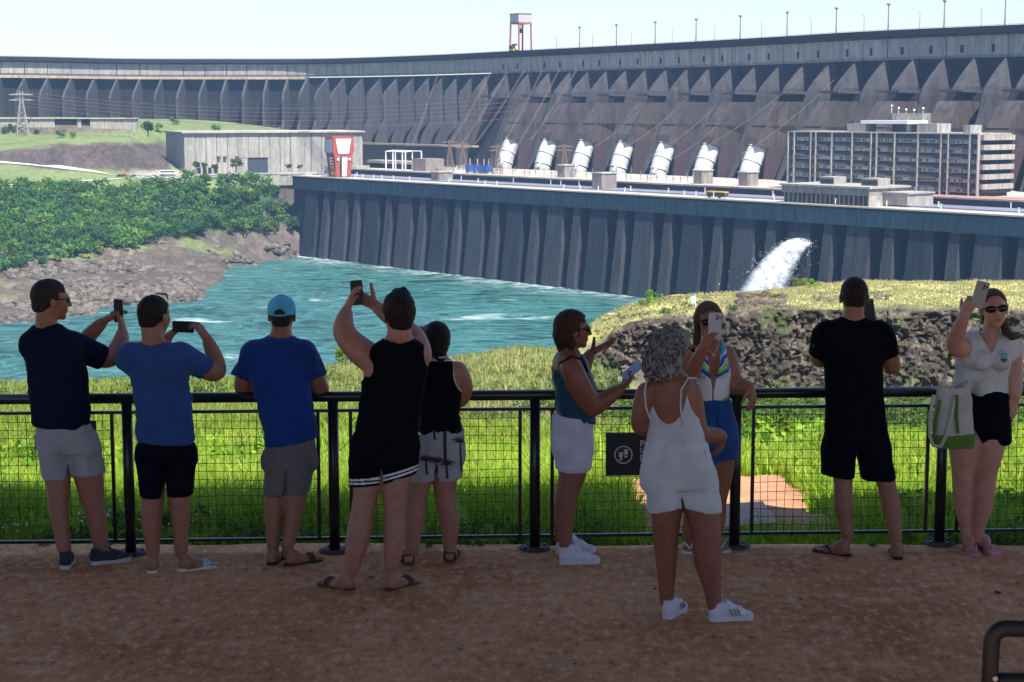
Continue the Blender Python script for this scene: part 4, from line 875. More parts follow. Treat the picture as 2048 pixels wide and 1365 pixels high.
# pale access roads on the slope
M_acc = plain('pale_road_surface', (.42, .42, .40), .9, .1, .3)
for name, pl_, wd in (('road', [(-60, 321), (0, 326), (60, 331), (120, 338), (190, 346), (236, 353)], 1.6), ('road', [(-60, 376), (0, 372.5), (100, 367), (200, 361.5), (300, 357), (380, 355)], 2.2)):
    P3 = []
    for (xa, ya), (xb, yb) in zip(pl_[:-1], pl_[1:]):
        for q in range(12): P3.append(hit_far(xa+(xb-xa)*q/12, ya+(yb-ya)*q/12))
    Ysm = np.array([p.y for p in P3]); 
    for _ in range(6): Ysm[1:-1] = (Ysm[:-2]+Ysm[1:-1]*2+Ysm[2:])/4
    vs = []; 
    for p, Y_ in zip(P3, Ysm):
        for q in (-wd/2, wd/2): X_ = p.x*Y_/p.y; vs.append((X_, Y_+q, far_z(X_, Y_+q)[0]+.45))
    mb = MB(); mb.add(vs, [(2*i, 2*i+2, 2*i+3, 2*i+1) for i in range(len(P3)-1)]); tag(mb.build(name, M_acc), 'thin pale access road crossing the green far slope', None, None, 'structure')
# ---------------------------------------------------------------- rocks on the far shore (loose boulders, one mass)
def rock_field(seed, n, place, smin, smax, base, name, label, mat):
    rs = np.random.default_rng(seed); ico = np.array([(0, 0, 1), (.89, 0, .45), (.28, .85, .45), (-.72, .53, .45), (-.72, -.53, .45), (.28, -.85, .45), (.72, .53, -.45), (-.28, .85, -.45), (-.89, 0, -.45), (-.28, -.85, -.45), (.72, -.53, -.45), (0, 0, -1)])
    F0 = np.array([(0, 1, 2), (0, 2, 3), (0, 3, 4), (0, 4, 5), (0, 5, 1), (1, 6, 2), (2, 7, 3), (3, 8, 4), (4, 9, 5), (5, 10, 1), (2, 6, 7), (3, 7, 8), (4, 8, 9), (5, 9, 10), (1, 10, 6), (6, 11, 7), (7, 11, 8), (8, 11, 9), (9, 11, 10), (10, 11, 6)])
    P = place(rs, n); n = len(P); s = rs.uniform(0, 1, n)**2*(smax-smin)+smin
    J = ico[None]*rs.uniform(.65, 1.25, (n, 12, 1))*(s[:, None]*np.stack([rs.uniform(.7, 1.5, n), rs.uniform(.7, 1.3, n), rs.uniform(.4, .9, n)], 1))[:, None, :]
    a = rs.uniform(0, 6.28, n); ca, sa_ = np.cos(a), np.sin(a); x = J[..., 0]*ca[:, None]-J[..., 1]*sa_[:, None]; y = J[..., 0]*sa_[:, None]+J[..., 1]*ca[:, None]
    V = np.stack([x, y, J[..., 2]], -1)+P[:, None, :]; Q = (F0[None]+(np.arange(n)*12)[:, None, None]).reshape(-1, 3)
    col = np.repeat(np.array(base)[None]*rs.uniform(.55, 1.35, n)[:, None], 12, 0)
    return tag(link(name, np_mesh(name, V.reshape(-1, 3), Q, col, smooth=False), mat), label, None, None, 'stuff')
M_rock = attrmat('broken_rock', .95, 3, .35, 0, .5, .1)
def place_far(rs, n):
    out = []
    while len(out) < n:
        px_ = rs.uniform(-120, 612, n*3); Y_ = rs.uniform(720, 1082, n*3); X_ = (px_-1024)/F*Y_*1.009; z = far_z(X_, Y_)
        ok = (z > -87.6) & (z < np.interp(px_, [0, 300, 450, 600], [-74.5, -76, -77, -79])) & (fbm(np.stack([X_, Y_, 0*X_], 1), .03, 3, 5) > .48)
        out += list(np.stack([X_, Y_, z], 1)[ok])
    return np.array(out[:n])
rock_field(3, 3600, place_far, .35, 2.9, (.125, .107, .088), 'shore_rocks', 'loose brown boulders strewn over the far river bank', M_rock)
# ================================================================ ROCK CUTTING on the right, middle distance
cl_x = [1168, 1192, 1228, 1262, 1300, 1340, 1425, 1523, 1640, 1757, 1900, 2048, 2400]; cl_t = [742, 705, 662, 646, 640, 640, 640, 621, 622, 621, 626, 629, 633]
nu, nv = 620, 92; uu = np.linspace(1168, 2400, nu); top = np.interp(uu, cl_x, cl_t)
Yb = 168.5; TZ = np.array([zof(172.0, y) for y in top]); BZ = -26.6+0*uu
tt = np.linspace(0, 1, nv)[None, :]; Xc = ((uu-1024)/F*171*1.0085)[:, None]+0*tt; Zc = BZ[:, None]+(TZ-BZ)[:, None]*tt; Yc = 169.2+3.6*tt+0*Xc
P = np.stack([Xc, Yc, Zc], -1)
wP = P*np.array([1, 1, .6]); V_st = np.array([1.2, 1, .7]); d1 = fbm(wP, .22, 3, 61)-.5; rd = 1-np.abs(2*fbm(wP, .55, 4, 62)-1)
q = P*np.array([1.1, .3, .75])+2.0*(fbm(P, .5, 2, 63)[..., None]-.5); cell = _hash(np.floor(q[..., 0]).astype(np.int64), np.floor(q[..., 1]*0).astype(np.int64), np.floor(q[..., 2]).astype(np.int64), 5)
q2 = q*2.3+3.3; cell2 = _hash(np.floor(q2[..., 0]).astype(np.int64), 0*np.floor(q2[..., 1]).astype(np.int64), np.floor(q2[..., 2]).astype(np.int64), 9)
rd2 = 1-np.abs(2*fbm(wP*V_st, 1.7, 3, 69)-1); disp = 2.0*d1+.8*(rd-.75)+.45*(cell-.5)+.5*(cell2-.5)+.9*(rd2-.7)+.5*(fbm(P, 4, 2, 64)-.5)
edge = smoothstep(1.0, .93, tt); P[..., 1] -= disp*1.15*edge+.2; P[..., 0] += .5*(cell2-.5)*edge
ccol = np.array([.060, .048, .040])*(.5+.95*fbm(wP*np.array([1, 1, .35]), .9, 4, 66)[..., None]); lt = (smoothstep(.56, .7, fbm(P*np.array([1, 1, .4]), 1.6, 3, 67))*.8)[..., None]; ccol = ccol*(1-lt)+lt*np.array([.17, .14, .11])
mo = (smoothstep(.56, .68, fbm(P, .35, 4, 68))*.65)[..., None]; ccol = ccol*(1-mo)+mo*np.array([.07, .10, .03])
link('rock_face', np_mesh('rock_face', P.reshape(-1, 3), grid_faces(nu, nv), ccol.reshape(-1, 3), smooth=False), attrmat('blasted_basalt', .9, 4, .4, 0, .8, .12), kind='structure', label='dark blasted rock cutting below the dry grass plateau')
def place_px(xa, xb, ya, yb):
    def f(rs, n):
        out = []
        for _ in range(n):
            p = hit(rs.uniform(xa, xb), rs.uniform(ya, yb), near_z, 12, 235, 500); out.append(p)
        return np.array([tuple(p) for p in out])
    return f
rock_field(11, 240, place_px(1478, 1572, 590, 616), .18, .62, (.10, .078, .065), 'rock_pile', 'heap of dark broken rock on the plateau edge under the small tree', M_rock)
rock_field(12, 90, place_px(1625, 1790, 585, 604), .12, .42, (.12, .10, .085), 'scattered_rocks', 'low dark stones in the dry grass behind the man in black', M_rock)
rock_field(13, 200, place_px(1455, 1560, 612, 632), .12, .45, (.10, .08, .07), 'edge_rocks', 'broken stones along the brink of the rock cutting', M_rock)
rock_field(14, 160, place_px(1230, 2048, 626, 650), .12, .5, (.11, .09, .08), 'brink_rocks', 'loose stones along the top of the rock cutting', M_rock)
# bushes: position in the photo, distance comes from the ground under them
bl = [(1508, 572, 1.6, 1, 'bright leafy small tree on the rock heap left of the water jet'), (1600, 574, 1.3, 3, 'low green bush on the plateau in front of the water jet'), (1655, 567, 1.1, 2, 'green bush left of the head of the man in black'),
      (1628, 573, 1.0, 5, 'low weedy bush between two bigger ones at the foot of the water jet'), (1308, 602, 1.3, 5, 'yellow-green bush on the left shoulder of the plateau'), (1290, 612, .9, 3, 'small yellow-green shrub low on the left shoulder of the plateau'), (1465, 622, .7, 2, 'small dark shrub beside the rock heap'), (1545, 600, .8, 1, 'small green shrub on the right of the rock heap'),
      (1332, 628, .7, 4, 'small shrub above the grey haired woman'), (1165, 672, 1.2, 3, 'light green bush behind the face of the woman in the blue top'), (1098, 690, 1.0, 1, 'green bush left of the woman in the blue top'), (1030, 697, .8, 5, 'small bush on the river brink right of the black top couple'),
      (672, 716, 2.6, 5, 'vivid green bush between the man in the cap and the man in the tank top'), (645, 735, 1.0, 5, 'low vivid green growth left of the vivid bush'), (695, 730, 1.2, 3, 'lower green bush under the raised elbow of the tank top man')]
for x_, y_, R, k_, lab in bl:
    p = hit(x_, y_, near_z, 12, 240); p.z -= .15; bush(p, R, k_, lab, 'bushes on the brink above the river')
rs3 = np.random.default_rng(17)
def mass(name, label, n, place, R, size, bases, leaves=60):
    Vs = []; Qs = []; Cs = []; o = 0; P = place(rs3, n)
    for p in P:
        r = R[0]+(R[1]-R[0])*rs3.random()**1.5; V, Q, c = leaf_cloud(rs3, crown_lobes(rs3, r, r*.5, 4), leaves, size, bases[rs3.integers(0, len(bases))], .3); Vs.append(V+np.array(tuple(p))); Qs.append(Q+o); Cs.append(c); o += len(V)
    return tag(link(name, np_mesh(name, np.concatenate(Vs), np.concatenate(Qs), np.concatenate(Cs), smooth=False), M_leaf), label, None, None, 'stuff')
def place_zone(cond, xa, xb, Ya, Yb):
    def f(rs, n):
        out = []
        while len(out) < n:
            px_ = rs.uniform(xa, xb, n); Y_ = rs.uniform(Ya, Yb, n); X_ = (px_-1024)/F*Y_*1.0085; z = near_z(X_, Y_); ok = cond(px_, Y_, z); out += list(np.stack([X_, Y_, z], 1)[ok])
        return np.array(out[:n])
    return f
G = [(.07, .13, .03), (.10, .17, .03), (.05, .10, .03), (.13, .19, .05)]
mass('undergrowth', 'dark green scrub filling the hollow at the foot of the rock cutting', 520, place_zone(lambda x, Y, z: x > 0, 1180, 2300, 60, 168), (.5, 1.5), .12, G, 110)
mass('hillside_scrub', 'patches of green scrub on the sloping grass above the river', 500, place_zone(lambda x, Y, z: (fbm(np.stack([z*0+x*.02, Y*.06, z*0], 1), 1.0, 3, 3) > .5), -100, 1180, 46, 120), (.2, .75), .07, G, 80)
mass('plateau_scrub', 'low green tufts dotted over the dry plateau', 150, place_zone(lambda x, Y, z: (x < 1420), 1190, 2200, 176, 206), (.12, .4), .07, [(.13, .19, .05), (.10, .17, .03)], 50)
def place_cliff(rs, n):
    i = rs.integers(0, nu, n); j = (rs.random(n)**1.5*nv*.75).astype(int); return Pc[i, j]
Pc = P; mass('cliff_plants', 'green plants rooted on the rock cutting', 150, place_cliff, (.15, .6), .07, [(.09, .15, .04), (.12, .18, .05), (.07, .12, .03)], 70)
# dry grass tufts over the middle distance (blades too far to count)
M_grass = attrmat('grass_blades', .75, 3, .15, .6, 0, spec=.25)
def blades(n, X, Y, Z, h, w, base, seed, spread=.35, tip=None):
    """tapered, bent blades; X, Y, Z arrays of roots"""
    rs = np.random.default_rng(seed); n = len(X); a = rs.uniform(0, 6.283, n); lean = rs.uniform(.1, spread*2, n)*h; b = rs.uniform(0, 6.283, n)
    wx, wy = np.cos(a)*w/2, np.sin(a)*w/2; lx, ly = np.cos(b)*lean, np.sin(b)*lean
    R = np.stack([X, Y, Z], 1); v = np.empty((n, 5, 3))
    v[:, 0] = R-np.stack([wx, wy, 0*wx+.03], 1); v[:, 1] = R+np.stack([wx, wy, 0*wx-.03], 1)
    M = R+np.stack([lx*.35, ly*.35, h*.6], 1); v[:, 2] = M-np.stack([wx, wy, 0*wx], 1)*.75; v[:, 3] = M+np.stack([wx, wy, 0*wx], 1)*.75
    v[:, 4] = R+np.stack([lx, ly, h*(1-.25*(lean/h)**2)], 1)
    i = np.arange(n)[:, None]*5; Q = np.concatenate([i+[0, 1, 3], i+[0, 3, 2], i+[2, 3, 4]], 0)
    c = base*rs.uniform(.65, 1.35, (n, 1)); c[:, 0] *= rs.uniform(.8, 1.25, n)
    return v.reshape(-1, 3), Q, np.repeat(c, 5, 0)
def patch_mask(X, Y):  # earth patch beyond the fence: dug bare, no grass (returns True where bare)
    px_ = X/(Y*1.0085)*F+1024
    return None
# corners of the bare earth patch and the stone slab, from their places in the photo
ep = [hit_near(x, y) for x, y in ((1255, 968), (1562, 960), (1672, 1072), (1285, 1078))]; sp = [hit_near(x, y) for x, y in ((1440, 1030), (1525, 1030), (1555, 1074), (1438, 1076))]
def inside(poly, X, Y):
    s = np.ones(len(X), bool)
    for a, b2 in zip(poly, poly[1:]+poly[:1]): s &= ((b2.x-a.x)*(Y-a.y)-(b2.y-a.y)*(X-a.x)) < .04*0+ .0
    return s
def scatter(n, Ya, Yb, pa, pb, seed, power=1.0):
    rs = np.random.default_rng(seed); Y = Ya+(Yb-Ya)*rs.random(n)**power; px_ = rs.uniform(pa, pb, n); X = (px_-1024)/F*Y*1.0085
    bare = inside(ep, X, Y); X, Y = X[~bare], Y[~bare]; return X, Y, near_z(X, Y)
bl_sets = []
X_, Y_, Z_ = scatter(52000, 11.12, 14.5, -160, 2210, 41, 1.1); dd = fbm(np.stack([X_, Y_, 0*X_], 1), 1.1, 3, 51); keep = (dd > .40) | (Y_ > 12.6); keep &= ~((Y_ < 11.35) & (dd < .52)); X_, Y_, Z_, dd = X_[keep], Y_[keep], Z_[keep], dd[keep]
h_ = (.05+.22*smoothstep(11.2, 12.3, Y_))*(.6+.9*dd)*RNG.uniform(.6, 1.3, len(X_)); h_ *= np.where(X_ > .9, .62, 1.0)
bl_sets.append(blades(0, X_, Y_, Z_, h_, .011, np.array([[.30, .46, .04]])*np.ones((len(X_), 1)), 1, .45))
X_, Y_, Z_ = scatter(76000, 14.2, 26, -160, 2210, 42, 1.15); dd = fbm(np.stack([X_, Y_, 0*X_], 1), .5, 4, 52)
h_ = (.16+.22*dd)*RNG.uniform(.6, 1.4, len(X_)); h_ *= np.where(X_ > 2, .7, 1.0)
cc = np.array([.36, .54, .05])[None]*(1-dd[:, None])+dd[:, None]*np.array([.42, .54, .08])[None]
bl_sets.append(blades(0, X_, Y_, Z_, h_, .022, cc, 2, .4))
X_, Y_, Z_ = scatter(46000, 25, 62, -160, 1350, 43, 1.1); dd = fbm(np.stack([X_, Y_, 0*X_], 1), .25, 4, 53); h_ = (.2+.3*dd)*RNG.uniform(.5, 1.4, len(X_)); mixg = smoothstep(36, 60, Y_)[:, None]
cc = np.array([.28, .38, .05])[None]*(1-mixg)+mixg*(np.array([.28, .31, .10])[None]*(1-dd[:, None])+dd[:, None]*np.array([.42, .38, .18])[None])
bl_sets.append(blades(0, X_, Y_, Z_, h_, .05, cc, 3, .4))
X_, Y_, Z_ = scatter(38000, 60, 172, -160, 1260, 44, 1.0); dd = fbm(np.stack([X_, Y_, 0*X_], 1), .1, 4, 54); h_ = (.25+.4*dd)*RNG.uniform(.5, 1.4, len(X_)); lf = smoothstep(760, 560, X_/(Y_*1.0085)*F+1024)[:, None]*.55
cc = (np.array([.28, .32, .09])[None]*(1-dd[:, None])+dd[:, None]*np.array([.42, .43, .17])[None])*(1-lf)+lf*np.array([.27, .36, .06])[None]
bl_sets.append(blades(0, X_, Y_, Z_, h_, .10, cc, 4, .4))
X_, Y_, Z_ = scatter(32000, 174.5, 209, 1190, 2260, 45, 1.0); dd = fbm(np.stack([X_, Y_, 0*X_], 1), .12, 4, 55); h_ = (.12+.25*dd)*RNG.uniform(.5, 1.4, len(X_))
cc = np.array([.34, .37, .16])[None]*(1-dd[:, None])+dd[:, None]*np.array([.52, .48, .27])[None]
bl_sets.append(blades(0, X_, Y_, Z_, h_, .10, cc, 5, .5))
names = [('grass', 'bright green grass just beyond the railing'), ('meadow_grass', 'tall light green grass on the slope beyond the railing'), ('slope_grass', 'green and straw grass lower down the slope'), ('brink_grass', 'straw-coloured grass near the brink above the river'), ('plateau_grass', 'short dry grass on the plateau above the rock cutting')]
for (nm, lb), (V, Q, c) in zip(names, bl_sets): tag(link(nm, np_mesh(nm, V, Q, c, smooth=False), M_grass), lb, None, None, 'stuff')
# broad-leaved weeds close to the fence
def place_weeds(rs, n):
    out = []
    while len(out) < n:
        px_ = rs.uniform(-120, 2180, n); Y_ = 11.12+rs.random(n)**1.6*4; X_ = (px_-1024)/F*Y_*1.0085; z = near_z(X_, Y_); ok = (fbm(np.stack([X_, Y_, 0*X_], 1), .9, 3, 81) > .44) & ~inside(ep, X_, Y_) & ((px_ < 1200) | (px_ > 1700)); out += list(np.stack([X_, Y_, z], 1)[ok])
    return np.array(out[:n])
mass('weeds', 'broad-leaved green weeds along the foot of the railing', 420, place_weeds, (.06, .20), .032, [(.12, .24, .03), (.17, .32, .03), (.08, .17, .03)], 60)
Xf, Yf, Zf = scatter(1500, 11.25, 13.6, -100, 1180, 77, 1.0); kf = fbm(np.stack([Xf, Yf, 0*Xf], 1), .8, 3, 4) > .52; Xf, Yf, Zf = Xf[kf], Yf[kf], Zf[kf]; nf = len(Xf); rf = np.random.default_rng(6)
Vf = (np.stack([Xf, Yf, Zf+rf.uniform(.06, .20, nf)], 1)[:, None, :]+rf.normal(size=(nf, 4, 3))*.009).reshape(-1, 3); tag(link('wildflowers', np_mesh('wildflowers', Vf, np.arange(nf*4).reshape(-1, 4), smooth=False), plain('white_petals', (.75, .74, .66), .7)), 'tiny white flowers sprinkled in the grass along the railing', None, None, 'stuff')
def place_tall(rs, n):
    out = []
    while len(out) < n:
        px_ = np.concatenate([rs.uniform(-100, 250, n), rs.uniform(640, 760, n//4), rs.uniform(1230, 1700, n), rs.uniform(1700, 2150, n//2), rs.uniform(380, 640, n//3)]); Y_ = rs.uniform(17.2, 24, len(px_)); X_ = (px_-1024)/F*Y_*1.0085; z = near_z(X_, Y_); out += list(np.stack([X_, Y_, z], 1)); 
    out = np.array(out); return out[rs.permutation(len(out))[:n]]
mass('tall_weeds', 'taller leafy weeds at the lip of the bright grass', 260, place_tall, (.16, .42), .085, [(.20, .36, .035), (.27, .44, .05), (.12, .24, .035)], 80)
# feathery plants with upright stems at the lip on the right
rsf = random.Random(31)
for i, (x_, y_) in enumerate([(1500, 905), (1540, 900), (1580, 905), (1620, 900), (1100, 800), (1075, 812), (520, 905), (1262, 900), (2000, 905), (60, 905)]):
    Y_ = 19.0 if y_ > 850 else 60; X_ = (x_-1024)/F*Y_*1.0085; z = near_z(X_, Y_)[0]; sc = 1.0 if Y_ < 30 else 2.4; mb = MB(); V_ = []; F_ = []
    for st in range(7):
        bx, by = rsf.uniform(-.22, .22)*sc, rsf.uniform(-.2, .2)*sc; hh = rsf.uniform(.45, .85)*sc; ln = rsf.uniform(-.2, .2)*sc; mb.tube([(bx, by, 0), (bx+ln*.4, by, hh*.6), (bx+ln, by, hh)], .006*sc, 4)
        for q in range(11):
            f = .3+.7*q/10; a = q*2.4+st; L = .15*sc*(1.15-f*.5); c = Vector((bx+ln*f, by, hh*f)); d = Vector((math.cos(a), math.sin(a), .35)); s_ = d.cross(Vector((0, 0, 1))).normalized()*L*.16
            mb.add([c, c+d*L*.5+s_, c+d*L, c+d*L*.5-s_], [(0, 1, 2, 3)])
    me = mb.mesh('tall_plant'); a_ = me.color_attributes.new('Col', 'FLOAT_COLOR', 'POINT'); a_.data.foreach_set('color', np.tile([.15, .26, .04, 1], len(me.vertices)).astype(np.float32))
    o = link('tall_plant', me, M_leaf, label='tall leafy plant beyond the fence, '+['nearest to the denim shorts', 'second to the right of the denim shorts', 'third to the right of the denim shorts', 'nearest the left leg of the man in black', 'left of the woman in the blue top', 'lower one left of the woman in the blue top', 'behind the left arm of the capped man', 'over the black sign', 'at the right edge', 'behind the man in the navy shirt'][i], cat='plant', group='tall leafy plants beyond the fence'); o.location = (X_, Y_, z)
# bare earth patch with a stone slab
M_earth = plain('bare_orange_earth', (.42, .20, .105), .95, .22, 5, bmp=.5)
gx = np.linspace(0, 1, 40); GU, GV = np.meshgrid(gx, gx, indexing='ij'); A_ = [np.array(p) for p in ep]
EP = (1-GU)[..., None]*(1-GV)[..., None]*A_[0]+GU[..., None]*(1-GV)[..., None]*A_[1]+GU[..., None]*GV[..., None]*A_[2]+(1-GU)[..., None]*GV[..., None]*A_[3]
EP[..., 0] += .12*(fbm(EP, 3, 3, 7)-.5)*2*(np.abs(GU-.5)*2)**3; EP[..., 1] += .10*(fbm(EP, 3, 3, 8)-.5)*2*(np.abs(GV-.5)*2)**3
EP[..., 2] = near_z(EP[..., 0].ravel(), EP[..., 1].ravel()).reshape(40, 40)+.03+.03*(fbm(EP, 6, 4, 9)-.5)
link('bare_earth', np_mesh('bare_earth', EP.reshape(-1, 3), grid_faces(40, 40)[:, ::-1]), M_earth, kind='structure', label='bare orange earth patch beyond the fence')
mb = MB(); zt = [Vector((p.x, p.y, near_z(p.x, p.y)[0]+.03)) for p in sp]; mb.prism(zt, [p+Vector((0, 0, .045)) for p in zt]); tag(mb.build('stone_slab', plain('dusty_stone_slab', (.36, .26, .19), .9, .2, 7, bmp=.3)), 'flat dusty stone slab lying on the bare earth behind the fence', 'slab')
rock_field(21, 30, lambda rs, n: np.array([tuple(hit(rs.uniform(1290, 1640), rs.uniform(975, 1070), near_z, 11.1, 20, 300)) for _ in range(n)]), .012, .05, (.35, .22, .15), 'pebbles', 'small stones scattered on the bare earth', M_rock)
# small info box on the plateau and a white marker slab
ib = thing('info_box', hit(1385, 614, near_z, 150, 235), label='small pale blue metal box on posts above the grey haired woman', cat='box')
mb = MB(); mb.box((0, 0, .75), (.48, .3, .75)); mb.build('cabinet', plain('pale_blue_metal', (.42, .55, .62), .5), ib); mb = MB(); mb.box((.3, 0, .6), (.1, .3, 1.2)); mb.build('side_plate', M_white, ib)
for x in (-.2, .2): mb = MB(); mb.tube([(x, 0, -.2), (x, 0, .4)], .03, 6); mb.build('leg', M_pole, ib)
p = hit(1232, 630, near_z, 150, 235); mb = MB(); mb.box((0, 0, .1), (1.9, .4, .16)); o = mb.build('pale_beam', M_deckc, None, label='pale concrete beam lying in the grass near the river brink', cat='beam'); o.location = p
# ================================================================ WATER JET
M_jet, t, b = newmat('white_water'); b.inputs['Base Color'].default_value = (.86, .90, .93, 1); b.inputs['Roughness'].default_value = .7
n_ = noise(t, pos_scaled(t, (.35, .35, .35)), 1, 5, .7); al = ramp(t, n_, [(.36, (.0,)*3), (.62, (.62,)*3)]); aj = N(t, 'ShaderNodeAttribute', attribute_name='Col'); t.links.new(mixc(t, 1.0, al, aj.outputs['Color'], 'MULTIPLY'), b.inputs['Alpha'])
js = s_at(1612, -1, -62); rsj = np.random.default_rng(8); z0 = zof(740, 491); Vj = []; Qj = []; o_ = 0
def jet_pt(f, a, r):   # f 0..1 along, a across (-1..1), r vertical spread
    out = 1+36*f; drop = 1.0*f+32*f*f; return np.array(hp(js+a*(5.5+12*f)+1*f, -out+r*2*f, z0-drop+r*(1.2+6.5*f)))
jt = thing('water_jet', hp(js, 0, z0), label='white jet of water bursting from the powerhouse wall and arching down left', cat='water jet')
for lay in range(9):
    r0 = [-1.1, -.8, -.5, -.25, 0, .25, .5, .8, 1.1][lay]; nf_, na = 60, 40; Pj = np.array([[jet_pt(f, a*(1-.35*abs(r0)), r0) for a in np.linspace(-1, 1, na)] for f in np.linspace(0, 1.35, nf_)])
    Pj += (fbm(Pj, .22, 4, 90+lay)[..., None]-.5)*np.array([5, 5, 8.5])*np.linspace(.1, 1, nf_)[:, None, None]
    cj = (smoothstep(1.0, .30, np.abs(np.linspace(-1, 1, na)))[None, :]*smoothstep(1.35, .9, np.linspace(0, 1.35, nf_))[:, None]*smoothstep(-.02, .05, np.linspace(0, 1.35, nf_))[:, None])[..., None]*np.ones(3); me = np_mesh('water_sheet', Pj.reshape(-1, 3)-np.array(jt.location), grid_faces(nf_, na), cj.reshape(-1, 3)); link('water_sheet', me, M_jet, jt)
n_ = 6000; f = rsj.random(n_)**.8*1.35; a = rsj.normal(size=n_)*.55; r = rsj.normal(size=n_)*.55; Pj = np.array([jet_pt(*q_) for q_ in zip(f, a, r)])+rsj.normal(size=(n_, 3))*np.array([1, 1, 1.1])*(.3+f[:, None])
d = rsj.normal(size=(n_, 3, 3))*rsj.uniform(.06, .17, n_)[:, None, None]; V = (Pj[:, None, :]+d).reshape(-1, 3)-np.array(jt.location)
M_spray = plain('white_spray', (.88, .92, .95), .8, .02, 1); link('spray', np_mesh('spray', V, np.arange(n_*3).reshape(-1, 3), smooth=False), M_spray, jt, kind='stuff')
# foam along the foot of the piers
M_foam, t, b = newmat('river_foam'); b.inputs['Base Color'].default_value = (.62, .74, .74, 1); b.inputs['Roughness'].default_value = .7; a_ = N(t, 'ShaderNodeAttribute', attribute_name='Col')
nf1 = ramp(t, noise(t, pos_scaled(t, (.10, .10, .1)), 1, 6, .7, .8), [(.44, (0, 0, 0)), (.66, (1, 1, 1))]); t.links.new(mixc(t, 1.0, nf1, a_.outputs['Color'], 'MULTIPLY'), b.inputs['Alpha'])
ns = 260; sf = np.linspace(2, smax-10, ns); wf = np.array([4, -3, -9, -16, -26, -40.]); ff_ = np.array([.9, .9, .7, .42, .18, 0.])
Pf = np.array([[tuple(hp(a, w_, WZ+.12)) for w_ in wf] for a in sf]); cf = np.repeat(np.tile(ff_, (ns, 1))[..., None]*(.35+.9*fbm(Pf, .02, 3, 12)[..., None]), 3, -1)
tag(link('foam', np_mesh('foam', Pf.reshape(-1, 3), grid_faces(ns, 6), cf.reshape(-1, 3)), M_foam), 'churned foam on the river along the foot of the powerhouse piers', None, None, 'stuff')
# ================================================================ HAZE
hz, t, b = newmat('pale_air'); t.nodes.remove(b); pv = t.nodes.new('ShaderNodeVolumePrincipled'); pv.inputs['Density'].default_value = HAZE; pv.inputs['Color'].default_value = (.36, .60, 1, 1); pv.inputs['Anisotropy'].default_value = .2
t.links.new(pv.outputs[0], t.nodes['Material Output'].inputs['Volume'])
mb = MB(); mb.box((-150, 780, -14), (2500, 1900, 170)); mb.build('haze', hz, None, kind='stuff', label='thin blue summer haze over the valley')
# ================================================================ TERRACE
m, t, b = newmat('dusty_brown_terrace_floor'); M_floor = m
g1 = pos_scaled(t, (1, 1, 1)); big = noise(t, g1, .8, 6, .65, .4); mid = noise(t, g1, 3.2, 6, .7); fine = noise(t, pos_scaled(t, (1, .55, 1)), 17, 6, .75); sp_ = noise(t, g1, 60, 3, .7)
c = mixc(t, ramp(t, big, [(.35, (0, 0, 0)), (.65, (1, 1, 1))]), (.50, .215, .085), (.72, .36, .165))
c = mixc(t, ramp(t, mid, [(.47, (0, 0, 0)), (.66, (.8, .8, .8))]), c, (.74, .41, .20))
c = mixc(t, ramp(t, fine, [(.52, (0, 0, 0)), (.64, (.75, .75, .75))]), c, (.88, .58, .36))
c = mixc(t, ramp(t, fine, [(.33, (.75, .75, .75)), (.45, (0, 0, 0))]), c, (.16, .07, .04))
c = mixc(t, ramp(t, sp_, [(.30, (.7, .7, .7)), (.38, (0, 0, 0))]), c, (.06, .035, .025))
grey = ramp(t, noise(t, g1, .9, 3), [(.66, (0, 0, 0)), (.74, (.5, .5, .5))]); c = mixc(t, grey, c, (.30, .28, .24))
t.links.new(c, b.inputs['Base Color']); b.inputs['Roughness'].default_value = .9; b.inputs['Specular IOR Level'].default_value = .04; bump(t, b, fine, .5, .01)
nx_ = 160; ex_ = np.linspace(-14, 14, nx_); fy = [-14, -6, 0, 4, 7, 8.5, 9.6, 10.4, 10.8]
edge_y = 11.05+.11*(fbm(np.stack([ex_, ex_*0, ex_*0], 1), 1.4, 4, 3)-.5)*2
FXg = np.repeat(ex_[:, None], len(fy)+2, 1); FYg = np.concatenate([np.repeat(np.array(fy)[None], nx_, 0), edge_y[:, None], edge_y[:, None]+.02], 1); FZg = np.zeros_like(FYg); FZg[:, -1] = -.16
link('floor', np_mesh('floor', np.stack([FXg, FYg, FZg], -1).reshape(-1, 3), grid_faces(nx_, len(fy)+2), smooth=False), M_floor, kind='structure', label='worn brown concrete terrace floor')
# upper step where the photographer stands, roof and back wall of the shelter (out of frame, they shade the terrace)
mb = MB(); mb.box((0, -11.4, .5), (44, 29.2, 1.0)); mb.build('upper_terrace', M_floor, None, kind='structure', label='raised rear terrace of the shelter')
M_roofm = plain('dark_timber_roof', (.09, .06, .045), .8, .2, 1); M_wall = plain('grey_back_wall', (.22, .18, .15), .9, .1, 1)
roof = thing('shelter_roof', (0, 5.85, 4.9), label='broad timber roof sheltering the viewing terrace', cat='roof')
mb = MB(); mb.box((0, 0, .15), (26, 9.7, .25)); mb.build('roof_deck', M_roofm, roof)
for i in range(14): mb = MB(); mb.box((-12.6+i*1.93, 0, -.08), (.12, 9.5, .2)); mb.build('rafter', M_roofm, roof)
for x in (-12, 12):
    for y in (-4, -.5): mb = MB(); mb.box((x, y, -2.4), (.3, .3, 4.6)); mb.build('post', M_roofm, roof)
